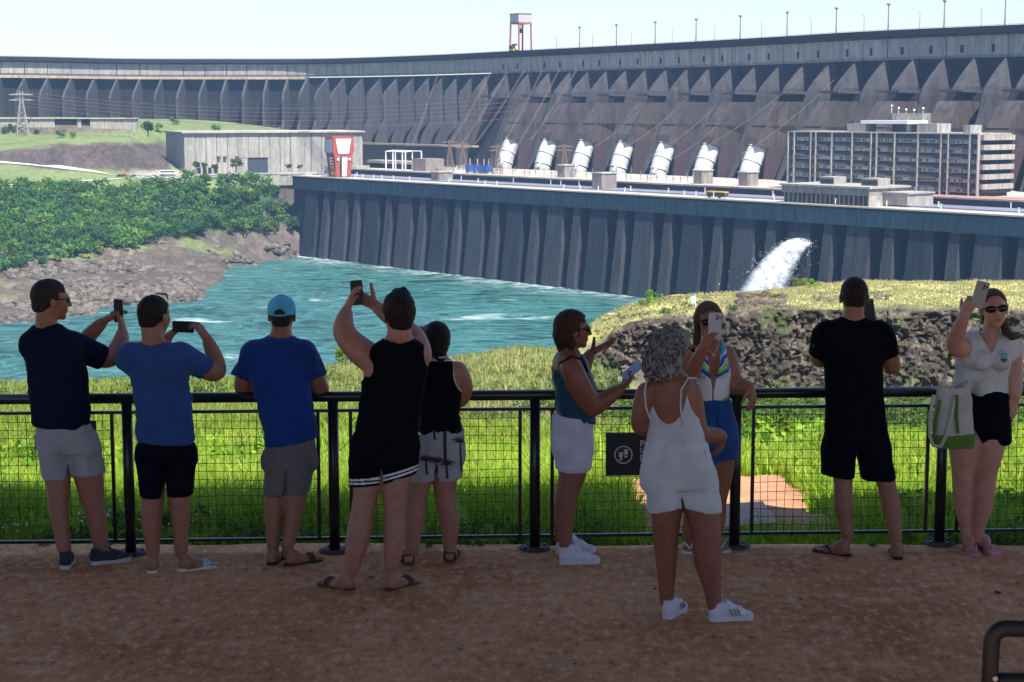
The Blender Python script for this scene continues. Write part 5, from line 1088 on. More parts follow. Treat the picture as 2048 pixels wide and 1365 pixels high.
# ================================================================ RAILING
M_blk = plain('black_railing_paint', (.012, .013, .015), .32, .2, 8, spec=.6); M_plate = plain('dusty_base_plate', (.07, .05, .04), .8); M_wire = plain('dark_wire', (.012, .014, .013), .6)
base_px = [(-150, 1116), (262, 1108), (670, 1101), (1069, 1096), (1467, 1091), (1878, 1088), (2292, 1085)]
PB = [gnd(x, y, 0) for x, y in base_px]
A0, B0 = PB[1], PB[5]; rd_ = (B0-A0).normalized()
def on_line(p): return A0+rd_*((p-A0).dot(rd_))
PB = [on_line(p) for p in PB]
rail = thing('railing', (PB[3].x, PB[3].y, 0), label='black steel railing with wire mesh panels along the terrace edge', cat='railing'); RO = rail.location
RA = math.atan2(rd_.y, rd_.x)
zT = zof(PB[1].y, 797); zR = zof(PB[1].y, 825); zB = .085
def rmesh(mb, name, mats, smooth=False, parent=rail, **kw):
    me = mb.mesh(name); me.transform(Matrix.Translation(-RO)); return link(name, me, mats, parent, smooth, **kw)
mb = MB(); mb.tube([PB[0]+rd_*-.6+Vector((0, 0, zT)), PB[6]+rd_*.6+Vector((0, 0, zT))], .033, 20); rmesh(mb, 'handrail', M_blk, True)
rr = random.Random(2)
for i, p in enumerate(PB):
    mb = MB(); mb.tube([p+Vector((0, 0, .01)), p+Vector((0, 0, zT-.02))], .034, 18); po = rmesh(mb, 'post', M_blk, True)
    mb = MB(); mb.tube([p+Vector((0, 0, .0)), p+Vector((0, 0, .012)), p+Vector((0, 0, .016))], [.1, .1, .07], 28); rmesh(mb, 'base_plate', M_plate, parent=po)
    for q in range(4): mb = MB(); a = q*1.57+.6; c = p+Vector((math.cos(a)*.078, math.sin(a)*.078, .012)); mb.tube([c, c+Vector((0, 0, .014))], .009, 6); rmesh(mb, 'bolt', M_blk, parent=po)
for i in range(len(PB)-1):
    a = PB[i]+rd_*.11; b2 = PB[i+1]-rd_*.095
    for z_, w_, nm in ((zR, .02, 'upper_rail'), (zB, .02, 'lower_rail')):
        mb = MB(); c = (PB[i]+PB[i+1])/2; mb.box((c.x, c.y, z_), ((PB[i+1]-PB[i]).length-.06, w_, w_), RA); rmesh(mb, nm, M_blk)
    for e in (a, b2): mb = MB(); mb.box((e.x, e.y, (zR+zB)/2), (.022, .018, zR-zB-.02), RA); rmesh(mb, 'panel_bar', M_blk)
    L_ = (b2-a).length; n = round(L_/.0545); mb = MB(); wp = lambda s_, z_: a+rd_*s_+Vector((0, .004*math.sin(s_*9+z_*7+i), z_))
    for q in range(1, n):
        s_ = L_*q/n+rr.uniform(-.004, .004); pts = [wp(s_+.005*math.sin(z_*6+q), z_) for z_ in np.linspace(zB, zR, 7)]; mb.tube(pts, .0023, 4, cap=False)
    nz_ = round((zR-zB)/.0545)
    for q in range(1, nz_):
        z_ = zB+(zR-zB)*q/nz_+rr.uniform(-.004, .004); pts = [wp(s_, z_+.005*math.sin(s_*5+q)) for s_ in np.linspace(0, L_, 12)]; mb.tube(pts, .0023, 4, cap=False)
    rmesh(mb, 'wire_mesh', M_wire, kind='stuff')
# ---------------------------------------------------------------- sign on the mesh
ys = PB[4].y-.045; sA = at(1211, 908, ys); sz1 = at(1211, 866, ys).z; sz0 = at(1211, 951, ys).z; sx0 = sA.x; sx1 = at(1400, 908, ys).x
sg = thing('warning_sign', ((sx0+sx1)/2, ys, (sz0+sz1)/2), label='black sign with white footprints in a ring, hung on the railing mesh', cat='sign'); sg.rotation_euler.z = RA
M_sign = plain('black_sign_board', (.012, .011, .011), .5); M_wprint = plain('white_sign_print', (.62, .60, .60), .6)
sw, sh = sx1-sx0, sz1-sz0; mb = MB(); mb.box((0, 0, 0), (sw, .008, sh)); mb.build('board', M_sign, sg)
icx = -sw/2+(1246.5-1211)/(1400-1211)*sw; icz = -(909-908.5)/85*sh
mb = MB(); n = 48; R0, R1 = .058, .051; vs = []
for k_ in range(n):
    a = 6.2832*k_/n; vs += [(icx+R0*math.cos(a), -.0055, icz+R0*math.sin(a)), (icx+R1*math.cos(a), -.0055, icz+R1*math.sin(a))]
mb.add(vs, [(2*k_, 2*((k_+1) % n), 2*((k_+1) % n)+1, 2*k_+1) for k_ in range(n)]); mb.build('ring', M_wprint, sg)
def disc(mb, cx, cz, a, b_, rot=0, y=-.0055, n=16):
    vs = [(cx+a*math.cos(t_)*math.cos(rot)-b_*math.sin(t_)*math.sin(rot), y, cz+a*math.cos(t_)*math.sin(rot)+b_*math.sin(t_)*math.cos(rot)) for t_ in np.linspace(0, 6.2832, n, endpoint=False)]; mb.add(vs, [tuple(range(n))])
for dx, dz, ro in ((-.016, -.006, .15), (.016, .012, -.1)):
    mb = MB()
    for k_ in range(4): disc(mb, icx+dx-.0115+k_*.0072, icz+dz+.019-.002*abs(k_-1.5), .0038, .0062, ro)
    disc(mb, icx+dx, icz+dz, .0135, .013, ro); disc(mb, icx+dx-.001, icz+dz-.023, .009, .0085, ro); mb.build('footprint', M_wprint, sg)
def lettering(txt, x, z, size, parent, mat, y=-.0055, name='lettering', rot=None, ext=.0006):
    cu = bpy.data.curves.new(name, 'FONT'); cu.body = txt; cu.size = size; cu.extrude = ext; cu.align_y = 'TOP'; o = bpy.data.objects.new(name, cu)
    me = bpy.data.meshes.new_from_object(o); bpy.data.objects.remove(o); o = link(name, me, mat, parent); o.location = (x, y, z); o.rotation_euler = rot or (math.pi/2, 0, 0); return o
tx = -sw/2+(1279-1211)/(1400-1211)*sw
lettering('P', tx, .098, .062, sg, M_wprint); lettering('S', tx, .044, .044, sg, M_wprint); lettering('P', tx, .004, .062, sg, M_wprint)
for x in (-.5, .5):
    for z in (-.5, .5): mb = MB(); mb.tube([(x*sw*.96, -.006, z*sh*.9), (x*sw*.96, .05, z*sh*.9)], .004, 6); mb.build('cable_tie', M_blk, sg)
# ---------------------------------------------------------------- tubular bench end, bottom right
Yb_ = 3.75
def bp_(x, y): return at(x, y, Yb_)
bn = thing('bench', tuple(at(2060, 1500, Yb_)*Vector((1, 1, 0)) if False else (at(2060, 1300, Yb_).x, Yb_, 1.0)), label='black tubular bench end cut off by the bottom right corner', cat='bench')
def bmesh_(mb, name, mat, sm=True): me = mb.mesh(name); me.transform(Matrix.Translation(-bn.location)); return link(name, me, mat, bn, sm)
M_bench = plain('black_bench_paint', (.010, .011, .013), .55, .2, 8, spec=.3); c0 = bp_(1984, 1253); pts = [Vector((c0.x-.005, Yb_, 1.0)), bp_(1981, 1330), bp_(1983, 1290)]
for k_ in range(7):
    a = math.pi-k_*math.pi/2/6; cc_ = bp_(2012, 1284); rr_ = .031; pts.append(Vector((cc_.x+rr_*math.cos(a), Yb_, cc_.z+rr_*math.sin(a))))
e_ = bp_(2140, 1262); pts += [Vector((e_.x, Yb_+.0, e_.z)), Vector((e_.x+.28, Yb_, e_.z)), Vector((e_.x+.31, Yb_, e_.z-.03)), Vector((e_.x+.31, Yb_, 1.0))]
mb = MB(); mb.tube(pts, .0185, 14); bmesh_(mb, 'end_frame', M_bench)
mb = MB(); q0 = bp_(1981, 1362); mb.tube([q0, Vector((e_.x+.31, Yb_, q0.z))], .0185, 12); bmesh_(mb, 'cross_tube', M_bench)
mb = MB(); mb.tube([q0+Vector((.004, -.02, .012)), q0+Vector((.004, -.024, .012))], .006, 10); bmesh_(mb, 'bolt', M_greyp)
for k_ in range(4): mb = MB(); mb.box((e_.x+.12, Yb_-.10-k_*.105, q0.z+.03), (.40, .09, .022)); bmesh_(mb, 'seat_slat', M_roofm, False)
mb = MB(); mb.tube([Vector((p.x, Yb_-.5, p.z)) for p in pts], .0185, 14); bmesh_(mb, 'end_frame', M_bench)
# small debris on the floor
for i, (x, y, s_) in enumerate([(912, 1296, .022), (742, 1157, .02), (700, 1140, .018), (1310, 1180, .02), (270, 1170, .02), (1995, 1187, .03), (330, 1250, .014), (1150, 1330, .014), (560, 1210, .014), (1600, 1200, .016)]):
    p = gnd(x, y, 0); rl = random.Random(i); mb = MB(); n = 7; vs = [(s_*math.cos(k_/n*6.28)*rl.uniform(.6, 1.2), s_*.5*math.sin(k_/n*6.28), .003+rl.uniform(0, .006)) for k_ in range(n)]; mb.prism([Vector(v)*1 for v in vs], [Vector(v)+Vector((0, 0, .003)) for v in vs])
    o = mb.build('dry_leaf', plain('dead_leaf_%d' % i, (.05, .03, .02) if i % 2 else (.42, .34, .28), .9), label='small dead leaf on the terrace floor, '+['at the lower middle of the picture', 'between the sandals of the tank top man', 'behind the left sandal of the tank top man', 'left of the shoes of the grey haired woman', 'behind the man in the navy shirt', 'near the selfie woman at right', 'in the lower left', 'at the bottom centre', 'in the middle behind the man in the cap', 'right of the grey haired woman'][i], cat='leaf', group='litter on the terrace floor'); o.location = p; o.rotation_euler.z = i
# ================================================================ PEOPLE: implicit surfaces turned into one continuous skin
def V3(*a): return np.array(a, float)
def unit(v): v = np.asarray(v, float); return v/np.linalg.norm(v)
class Field:
    def __init__(s, lo, hi, h):
        s.h = h; s.lo = np.floor(np.array(lo)/h)*h; s.n = np.ceil((np.array(hi)-s.lo)/h).astype(int)+1; s.D = np.full(s.n, .3, np.float32)
    def sub(s, lo, hi):
        a = np.clip(((np.array(lo)-s.lo)/s.h).astype(int), 0, s.n); b = np.clip(np.ceil((np.array(hi)-s.lo)/s.h).astype(int)+1, 0, s.n)
        if np.any(b <= a): return None, None
        ax = [s.lo[i]+np.arange(a[i], b[i])*s.h for i in range(3)]
        P = np.stack(np.meshgrid(*ax, indexing='ij'), -1); return tuple(slice(a[i], b[i]) for i in range(3)), P
    def add(s, pr, k=None):
        fn, lo, hi, kk = pr; k = kk if k is None else k; sl, P = s.sub(lo, hi)
        if sl is None: return s
        d = fn(P).astype(np.float32); D = s.D[sl]; hh = np.maximum(k-np.abs(D-d), 0)/max(k, 1e-6); s.D[sl] = np.minimum(D, d)-hh*hh*k*.25; return s
    def cut(s, fn, lo=None, hi=None, k=0.0):
        sl, P = s.sub(s.lo if lo is None else lo, s.lo+s.n*s.h if hi is None else hi)
        if sl is None: return s
        s.D[sl] = np.maximum(s.D[sl], -fn(P)); return s
    def keep(s, fn): return s.cut(lambda P: -fn(P))
    def disp(s, fn): 
        sl, P = s.sub(s.lo, s.lo+s.n*s.h); m_ = np.abs(s.D) < .05; s.D[m_] += fn(P[m_]).astype(np.float32); return s
    def mesh(s):
        D = s.D; ins = D < 0; nx, ny, nz = D.shape
        c = np.zeros((nx-1, ny-1, nz-1), np.int8)
        for i in (0, 1):
            for j in (0, 1):
                for k in (0, 1): c += ins[i:nx-1+i, j:ny-1+j, k:nz-1+k]
        act = (c > 0) & (c < 8); ids = np.full(act.shape, -1, np.int64); I, J, K = np.nonzero(act); ids[I, J, K] = np.arange(len(I))
        S_ = np.zeros((len(I), 3)); cnt = np.zeros(len(I))
        for ax in range(3):
            o1, o2 = [(a) for a in range(3) if a != ax]
            for u in (0, 1):
                for v in (0, 1):
                    A = [I.copy(), J.copy(), K.copy()]; A[o1] = A[o1]+u; A[o2] = A[o2]+v; B = [a.copy() for a in A]; B[ax] = B[ax]+1
                    da = D[A[0], A[1], A[2]]; db = D[B[0], B[1], B[2]]; m_ = (da < 0) != (db < 0); t_ = da/(da-db+1e-12)
                    pos = np.stack(A, 1).astype(float); pos[:, ax] += t_; S_[m_] += pos[m_]; cnt[m_] += 1
        V = S_/cnt[:, None]; F_ = []
        for ax in range(3):
            o1, o2 = [(1, 2), (2, 0), (0, 1)][ax]
            sl0 = [slice(None)]*3; sl1 = [slice(None)]*3; sl0[ax] = slice(0, -1); sl1[ax] = slice(1, None)
            a = ins[tuple(sl0)]; b = ins[tuple(sl1)]; X = np.stack(np.nonzero(a != b), 1)
            ok = (X[:, o1] > 0) & (X[:, o2] > 0) & (X[:, o1] < D.shape[o1]-1) & (X[:, o2] < D.shape[o2]-1); X = X[ok]; flip = ~a[X[:, 0], X[:, 1], X[:, 2]]
            q = []
            for du, dv in ((-1, -1), (0, -1), (0, 0), (-1, 0)):
                Y = X.copy(); Y[:, o1] += du; Y[:, o2] += dv; q.append(ids[Y[:, 0], Y[:, 1], Y[:, 2]])
            q = np.stack(q, 1); q[flip] = q[flip][:, ::-1]; F_.append(q)
        return s.lo+V*s.h, np.concatenate(F_)
def rc(a, b, ra, rb, k=.02):
    a = np.asarray(a, float); b = np.asarray(b, float); ab = b-a; L2 = max(ab@ab, 1e-9); m_ = max(ra, rb)+k+.03
    def fn(P):
        pa = P-a; t_ = np.clip((pa@ab)/L2, 0, 1); return np.linalg.norm(pa-t_[..., None]*ab, axis=-1)-(ra+(rb-ra)*t_)
    return fn, np.minimum(a, b)-m_, np.maximum(a, b)+m_, k
def ell(c, r, R=None, k=.02):
    c = np.asarray(c, float); r = np.asarray(r, float); R = np.eye(3) if R is None else R; m_ = r.max()+k+.03
    def fn(P):
        q = (P-c)@R; l = np.linalg.norm(q/r, axis=-1); g = np.linalg.norm(q/(r*r), axis=-1)+1e-9; return l*(l-1)/g
    return fn, c-m_, c+m_, k
def loft(rows, k=.03, p=2.3, rnd=.03, yaw=0.0, grow=0.0):
    """rows (z, cx, cy, a, b[, yaw]) from low to high"""
    rows = sorted(rows); z = np.array([r[0] for r in rows]); C = np.array([[r[1], r[2], r[3], r[4], (r[5] if len(r) > 5 else yaw)] for r in rows]); C[:, 2:4] += grow
    zf = np.linspace(z[0], z[-1], 80); Cf = np.stack([np.interp(zf, z, C[:, i]) for i in range(5)], 1); kern = np.array([1, 2, 3, 2, 1])/9
    for _ in range(3): Cp = np.pad(Cf, ((2, 2), (0, 0)), 'edge'); Cf = sum(kern[i]*Cp[i:i+80] for i in range(5))
    m_ = C[:, 2:4].max()+.05+k
    def fn(P):
        zz = P[..., 2]; v = [np.interp(zz, zf, Cf[:, i]) for i in range(5)]; x = P[..., 0]-v[0]; y = P[..., 1]-v[1]; ca, sa = np.cos(v[4]), np.sin(v[4]); X = x*ca+y*sa; Y = -x*sa+y*ca
        q = (np.abs(X/v[2])**p+np.abs(Y/v[3])**p)**(1/p)+1e-6; r = np.hypot(X, Y); d2 = np.where(r > 1e-5, r*(1-1/q), -np.minimum(v[2], v[3])); d2 = np.maximum(d2, -.2)
        dz = np.maximum(zz-z[-1]-grow, z[0]-zz); e1 = d2+rnd; e2 = dz+rnd; return np.hypot(np.maximum(e1, 0), np.maximum(e2, 0))+np.minimum(np.maximum(e1, e2), 0)-rnd
    lo = np.array([C[:, 0].min()-m_, C[:, 1].min()-m_, z[0]-m_]); hi = np.array([C[:, 0].max()+m_, C[:, 1].max()+m_, z[-1]+m_]); return fn, lo, hi, k
def flat(pr, e, d, inner=None):
    """cut a primitive flat at point e, keeping the side against direction d; hollow it with 'inner'"""
    fn, lo, hi, k = pr; e = np.asarray(e, float); d = unit(d)
    def f2(P):
        v = np.maximum(fn(P), (P-e)@d)
        if inner is not None: v = np.maximum(v, -(inner[0](P)))
        return v
    return f2, lo, hi, k
def clothmat(name, c, rough=.85, scale=140, str_=.25, stripes=None):
    m, t, b = newmat(name); v = pos_scaled(t, (1, 1, 1)); f = noise(t, v, 7, 4); cc = ramp(t, f, [(.3, tuple(x*.86 for x in c)), (.7, tuple(min(1, x*1.12) for x in c))])
    t.links.new(cc, b.inputs['Base Color']); b.inputs['Roughness'].default_value = rough; b.inputs['Specular IOR Level'].default_value = .2 if max(c) > .05 else .08
    b.inputs['Sheen Weight'].default_value = .12 if max(c) > .05 else 0
    w = noise(t, v, scale, 2); fold = noise(t, pos_scaled(t, (9, 9, 4)), 1, 3, .6, .5); bump(t, b, mixc(t, .35, w, fold), str_, .012); return m
def skinmat(name, c):
    m, t, b = newmat(name); v = pos_scaled(t, (1, 1, 1)); f = noise(t, v, 18, 5, .6); cc = ramp(t, f, [(.3, tuple(x*.85 for x in c)), (.7, tuple(min(1, x*1.13) for x in c))])
    t.links.new(cc, b.inputs['Base Color']); b.inputs['Roughness'].default_value = .48; b.inputs['Specular IOR Level'].default_value = .4
    b.inputs['Subsurface Weight'].default_value = .12; b.inputs['Subsurface Radius'].default_value = (.012, .004, .002); b.inputs['Subsurface Scale'].default_value = 1.0
    bump(t, b, noise(t, v, 220, 2), .08, .002); return m
def hairmat(name, c, c2=None, sc=(170, 170, 24)):
    m, t, b = newmat(name); v = pos_scaled(t, sc); f = noise(t, v, 1, 3, .6, 1.5); cc = ramp(t, f, [(.35, tuple(x*.55 for x in c)), (.68, c2 or tuple(min(1, x*1.7) for x in c))])
    t.links.new(cc, b.inputs['Base Color']); b.inputs['Roughness'].default_value = .6; b.inputs['Specular IOR Level'].default_value = .15; bump(t, b, f, .6, .004); return m
SK = {'tan': skinmat('tan_skin', (.33, .14, .078)), 'fair': skinmat('fair_skin', (.52, .265, .18)), 'brown': skinmat('sun_browned_skin', (.25, .092, .048)), 'light': skinmat('light_skin', (.40, .185, .115))}
M_lips = plain('lips', (.36, .12, .10), .4)
def Rm(yaw=0, pitch=0, roll=0):
    """columns = local right, forward, up; yaw 0 looks along +Y (away), positive turns left"""
    m_ = Matrix.Rotation(yaw, 3, 'Z') @ Matrix.Rotation(pitch, 3, 'X') @ Matrix.Rotation(roll, 3, 'Y'); return np.array(m_)
class Person:
    def __init__(s, label, Y, skin, px0, ysole, feetY=None):
        p = gnd(px0, ysole, 0); s.Y = Y; s.base = np.array([p.x, Y, 0.0]); s.skin = skin
        s.root = thing('person', tuple(s.base), label=label, cat='person'); s.body = []; s.regions = []; s.legs = []
    def w(s, x, y, dY=0): return np.array(at(x, y, s.Y+dY))
    def r(s, wpx, pt): return wpx/2*((pt[1])*CP+(H-pt[2])*SP)/F
    def link(s, name, V, Q, mats, smooth=True, parent=None, **kw):
        me = np_mesh(name, V-s.base, Q, smooth=smooth); return link(name, me, mats, parent or s.root, **kw)
    def mbo(s, name, mb, mats, smooth=True, parent=None, **kw):
        me = mb.mesh(name); me.transform(Matrix.Translation(-Vector(s.base))); return link(name, me, mats, parent or s.root, smooth, **kw)
    def chain(s, pts, radii, k=.03):
        radii = [q*.93 for q in radii]
        if len(pts) > 3:
            P_ = np.column_stack([np.array(pts), radii]); o_ = []; n_ = len(P_)
            for i in range(n_-1):
                a, b, c, d = P_[max(i-1, 0)], P_[i], P_[i+1], P_[min(i+2, n_-1)]
                for q in range(3): t_ = q/3; o_.append(.5*(2*b+(c-a)*t_+(2*a-5*b+4*c-d)*t_*t_+(3*b-a-3*c+d)*t_**3))
            o_.append(P_[-1]); pts = [v[:3] for v in o_]; radii = [v[3] for v in o_]
        """round cones through world points"""
        out = [rc(pts[i], pts[i+1], radii[i], radii[i+1], k) for i in range(len(pts)-1)]; return out
    def limb(s, rows, k=.03):
        """rows (xl, xr, y, dY): silhouette edges in the photo"""
        pts = []; rad = []
        for xl, xr, y, dY in rows: p = s.w((xl+xr)/2, y, dY); pts.append(p); rad.append(s.r(xr-xl, p))
        return pts, rad
    def rows(s, R, dY=0, depth=None, yaw=0.0, grow=0.0):
        """silhouette rows (y, xl, xr, b[, dY]) -> loft rows"""
        out = []
        for r in R:
            y, xl, xr, b = r[:4]; d = r[4] if len(r) > 4 else dY; p = s.w((xl+xr)/2, y, d); W_ = s.r(xr-xl, p); b = b
            c2, s2 = math.cos(yaw)**2, math.sin(yaw)**2; a2 = (W_*W_-b*b*s2)/max(c2, .05); a = math.sqrt(max(a2, (b*.6)**2)) if c2 > .3 else None
            if a is None: a = b; # side view: given b is the half width across the shoulders, W_ the half depth
            if c2 <= .3: out.append((p[2], p[0], p[1], b+grow, W_+grow, yaw))
            else: out.append((p[2], p[0], p[1], a+grow, b+grow, yaw))
        return out
    # ---- hands
    def hand(s, wrist, d, n, side, curl=(25, 35, 25), spread=.10, thumb=(.75, .5, 20), scale=1.0, curls=None, fore=None, fr=.024):
        """d finger direction, n palm facing, side=+1 thumb on d x n side"""
        d = unit(d); n = unit(np.asarray(n, float)-d*(d@np.asarray(n, float))); sv = np.cross(d, n)*side; sc = scale; pr = []
        wr = np.asarray(wrist, float); kn = []
        for i, (lat, fw) in enumerate(((.030, .088), (.010, .092), (-.011, .087), (-.030, .078))): kn.append(wr+sv*lat*sc+d*fw*sc+n*.002)
        for i, q in enumerate(kn): pr.append(rc(wr+sv*(.016, .006, -.005, -.015)[i]*sc+d*.008, q, .0175*sc, .0125*sc, .014))
        pr.append(rc(wr+d*.03*sc+sv*.012*sc, wr+d*.06*sc, .018*sc, .016*sc, .012))
        for i, q in enumerate(kn):
            L = (.078, .086, .079, .062)[i]*sc; cu = curls[i] if curls else curl; f = unit(d+sv*spread*(1.4, .4, -.5, -1.5)[i]); a = 0; p0 = q; rr_ = (.0098, .0100, .0095, .0084)[i]*sc
            for j, fr_ in enumerate((.46, .30, .24)):
                a += math.radians(cu[j]); dd = f*math.cos(a)+n*math.sin(a); p1 = p0+dd*L*fr_; pr.append(rc(p0, p1, rr_*(1-.08*j), rr_*(.93-.08*j), .005)); p0 = p1
        t0 = wr+sv*.022*sc+d*.018*sc+n*.006; td = unit(sv*thumb[0]+d*thumb[1]+n*.35); t1 = t0+td*.045*sc; ta = math.radians(thumb[2]); td2 = unit(td*math.cos(ta)+d*math.sin(ta)*.9+n*math.sin(ta)*.5); t2 = t1+td2*.033*sc; t3 = t2+unit(td2+n*.15)*.026*sc
        pr += [rc(t0, t1, .0165*sc, .0125*sc, .012), rc(t1, t2, .0118*sc, .0108*sc, .005), rc(t2, t3, .0105*sc, .0085*sc, .005)]
        if fore is not None: pr.append(rc(wr+unit(fore-wr)*.05, wr+d*.01, fr*1.02, .0215*sc, .02))
        lo = np.min([p[1] for p in pr], 0)+.04; hi = np.max([p[2] for p in pr], 0)-.04; s.regions.append((lo, hi, .004, pr))
    def foot(s, heel, toe, ankle, ar, bare=True, scale=1.0):
        """bare foot from heel point to toe point on the ground"""
        heel = np.asarray(heel, float); toe = np.asarray(toe, float); d = unit((toe-heel)*V3(1, 1, 0)); sv = V3(d[1], -d[0], 0); L = np.linalg.norm((toe-heel)[:2]); z0 = heel[2]; up = V3(0, 0, 1); sc = L/.25; pr = []
        pr.append(rc(heel+d*.03*sc+up*.030, heel+d*.05*sc+up*.05, .030*sc, .032*sc, .02)); pr.append(rc(ankle, heel+d*.055*sc+up*.06, ar, .034*sc, .03))
        pr.append(rc(heel+d*.06*sc+up*.045, heel+d*.155*sc+up*.025, .034*sc, .022*sc, .03)); pr.append(rc(heel+d*.05*sc+up*.022, heel+d*.165*sc+sv*.02*sc+up*.018, .024*sc, .019*sc, .02)); pr.append(rc(heel+d*.05*sc+up*.022, heel+d*.165*sc-sv*.022*sc+up*.018, .024*sc, .018*sc, .02))
        for i, (lat, fw, rr_) in enumerate(((.030, .235, .0125), (.012, .232, .0095), (-.003, .224, .009), (-.017, .212, .0085), (-.030, .198, .008))):
            q = heel+d*fw*sc+sv*lat*sc*s.footside+up*(rr_+.001); pr.append(rc(heel+d*.165*sc+sv*lat*.85*sc*s.footside+up*.018, q, rr_*1.1*sc, rr_*sc, .006))
        lo = np.min([p[1] for p in pr], 0)+.03; hi = np.max([p[2] for p in pr], 0)-.03; s.regions.append((lo, hi, .0045, pr))
    footside = 1
    # ---- head
    def head(s, c, R, sc=1.0, neck=None, nr=.055, female=False, mouth=True, smile=False):
        c = np.asarray(c, float); s.hc, s.hR, s.hs = c, R, sc
        def L(x, y, z): return c+R@(np.array([x, y, z])*sc)
        e = lambda x, y, z, a, b_, d_, k=.02: ell(L(x, y, z), np.array([a, b_, d_])*sc, R, k*sc)
        jw = .92 if female else 1.0
        pr = [e(0, -.014, .035, .074, .094, .084), e(0, .022, -.005, .064*jw, .070, .082, .03), e(0, .030, -.055, .052*jw, .052, .045, .03), ell(L(0, .066, -.088), np.array([.022*jw, .018, .017])*sc, R, .02)]
        pr += [rc(L(-.034, .078, .028), L(.034, .078, .028), .011*sc, .011*sc, .015), rc(L(-.038, .066, -.018), L(-.030, .062, -.035), .018*sc, .016*sc, .02), rc(L(.038, .066, -.018), L(.030, .062, -.035), .018*sc, .016*sc, .02)]
        pr += [rc(L(0, .088, .018), L(0, .108, -.020), .0075*sc, .0105*sc, .008), rc(L(-.010, .095, -.024), L(.010, .095, -.024), .0075*sc, .0075*sc, .006)]
        pr += [rc(L(-.017, .083, -.047), L(.017, .083, -.047), .0075*sc, .0075*sc, .006), rc(L(-.015, .081, -.057), L(.015, .081, -.057), .008*sc, .008*sc, .006)]
        for sd in (-1, 1):
            Re = R@np.array(Matrix.Rotation(sd*.35, 3, 'Z')); pr.append(ell(L(sd*.077, -.006, -.004), np.array([.009, .019, .031])*sc, Re, .006)); pr.append(rc(L(sd*.072, .002, -.012), L(sd*.074, .004, .0), .010*sc, .010*sc, .008))
        if neck is not None:
            nb = np.asarray(neck, float); pr.append(rc(L(0, -.030, -.045), nb, nr*.96, nr*1.12, .03)); s.body.append(rc(L(0, -.030, -.055), nb, nr*.96, nr*1.12, .04))
        sl = L(0, .084, -.052); s.lip = (sl, .021*sc, .014*sc, R)
        lo = c-.155*sc; hi = c+.155*sc; s.regions.append((lo, hi, .0048, pr)); s.L = L
    def hair_cap(s, mat, thick=.008, line=.045, nape=-.045, side=.02, noise_amp=.004, extra=(), h=.0045, name='hair', topk=0.0, cuts=(), freq=(90, 90, 26), lo=None, hi=None):
        L, R, sc = s.L, s.hR, s.hs; F_ = Field(lo if lo is not None else s.hc-.17*sc, hi if hi is not None else s.hc+.17*sc, h)
        F_.add(ell(L(0, -.014, .035), (np.array([.074, .094, .084])+thick)*sc, R, .01)); F_.add(ell(L(0, -.05, -.025), (np.array([.055, .05, .05])+thick*.6)*sc, R, .02))
        # hairline: everything in front of / below a slanted surface is bare
        def q(P): return ((P-s.hc)@R)/sc
        def bare(P):
            v = q(P); x, y, z = v[..., 0], v[..., 1], v[..., 2]; f = np.maximum(y-(line+.15*np.maximum(z-.06, 0)-.6*np.maximum(.03-z, 0)*(z < .03)), 0)
            d1 = (y-line)-np.maximum(z-.068, 0)*1.9; d2 = np.minimum(z-.03, 0)*0
            front = -np.maximum(-(y-line), z-.085)        # forehead
            sideb = -np.maximum(-(y-side-.012*np.abs(x)/.07), z-.055)  # cheeks and temples
            low = -(z-nape-.9*np.maximum(y+.06, 0)); return -np.maximum(np.maximum(front, sideb), low)
        F_.cut(lambda P: bare(P)*sc)
        for e in extra: F_.add(e)
        for cfn in cuts: F_.cut(cfn)
        fr_ = np.array(freq); 
        if noise_amp: F_.disp(lambda P: noise_amp*((1-np.abs(2*fbm(((P-s.hc)@R)*fr_, 1.0, 2, 7)-1))-.75)*1.6+noise_amp*.8*(fbm(P, 22, 2, 5)-.5))
        V, Q = F_.mesh(); return s.link(name, V, Q, mat)
    def finish(s, h=.0105):
        """grow one skin from all body primitives"""
        reg = s.regions; lo = np.min([p[1] for p in s.body], 0); hi = np.max([p[2] for p in s.body], 0); lo[2] = max(lo[2], -.01)
        F_ = Field(lo, hi, h)
        for p in s.body: F_.add(p)
        for c_ in getattr(s, 'bodycuts', []): F_.cut(c_)
        V, Q = F_.mesh(); Vs = [V]; Qs = [Q]; o = len(V)
        for lo_, hi_, hh, pr in reg:
            lo_ = np.array(lo_, float); lo_[2] = max(lo_[2], -.01); G_ = Field(lo_, hi_, hh)
            for p in pr: G_.add(p)
            V, Q = G_.mesh(); Vs.append(V); Qs.append(Q+o); o += len(V)
        V = np.concatenate(Vs); Q = np.concatenate(Qs); me = np_mesh('body', V-s.base, Q); me.materials.append(s.skin); me.materials.append(M_lips)
        if hasattr(s, 'lip'):
            c, a, b_, R = s.lip; loc = (V-c)@R; m_ = ((loc[:, 0]/a)**2+(loc[:, 2]/b_)**2 < 1) & (np.abs(loc[:, 1]) < .02); fm = m_[Q].all(1); me.polygons.foreach_set('material_index', fm.astype(np.int32))
        return link('body', me, None, s.root)
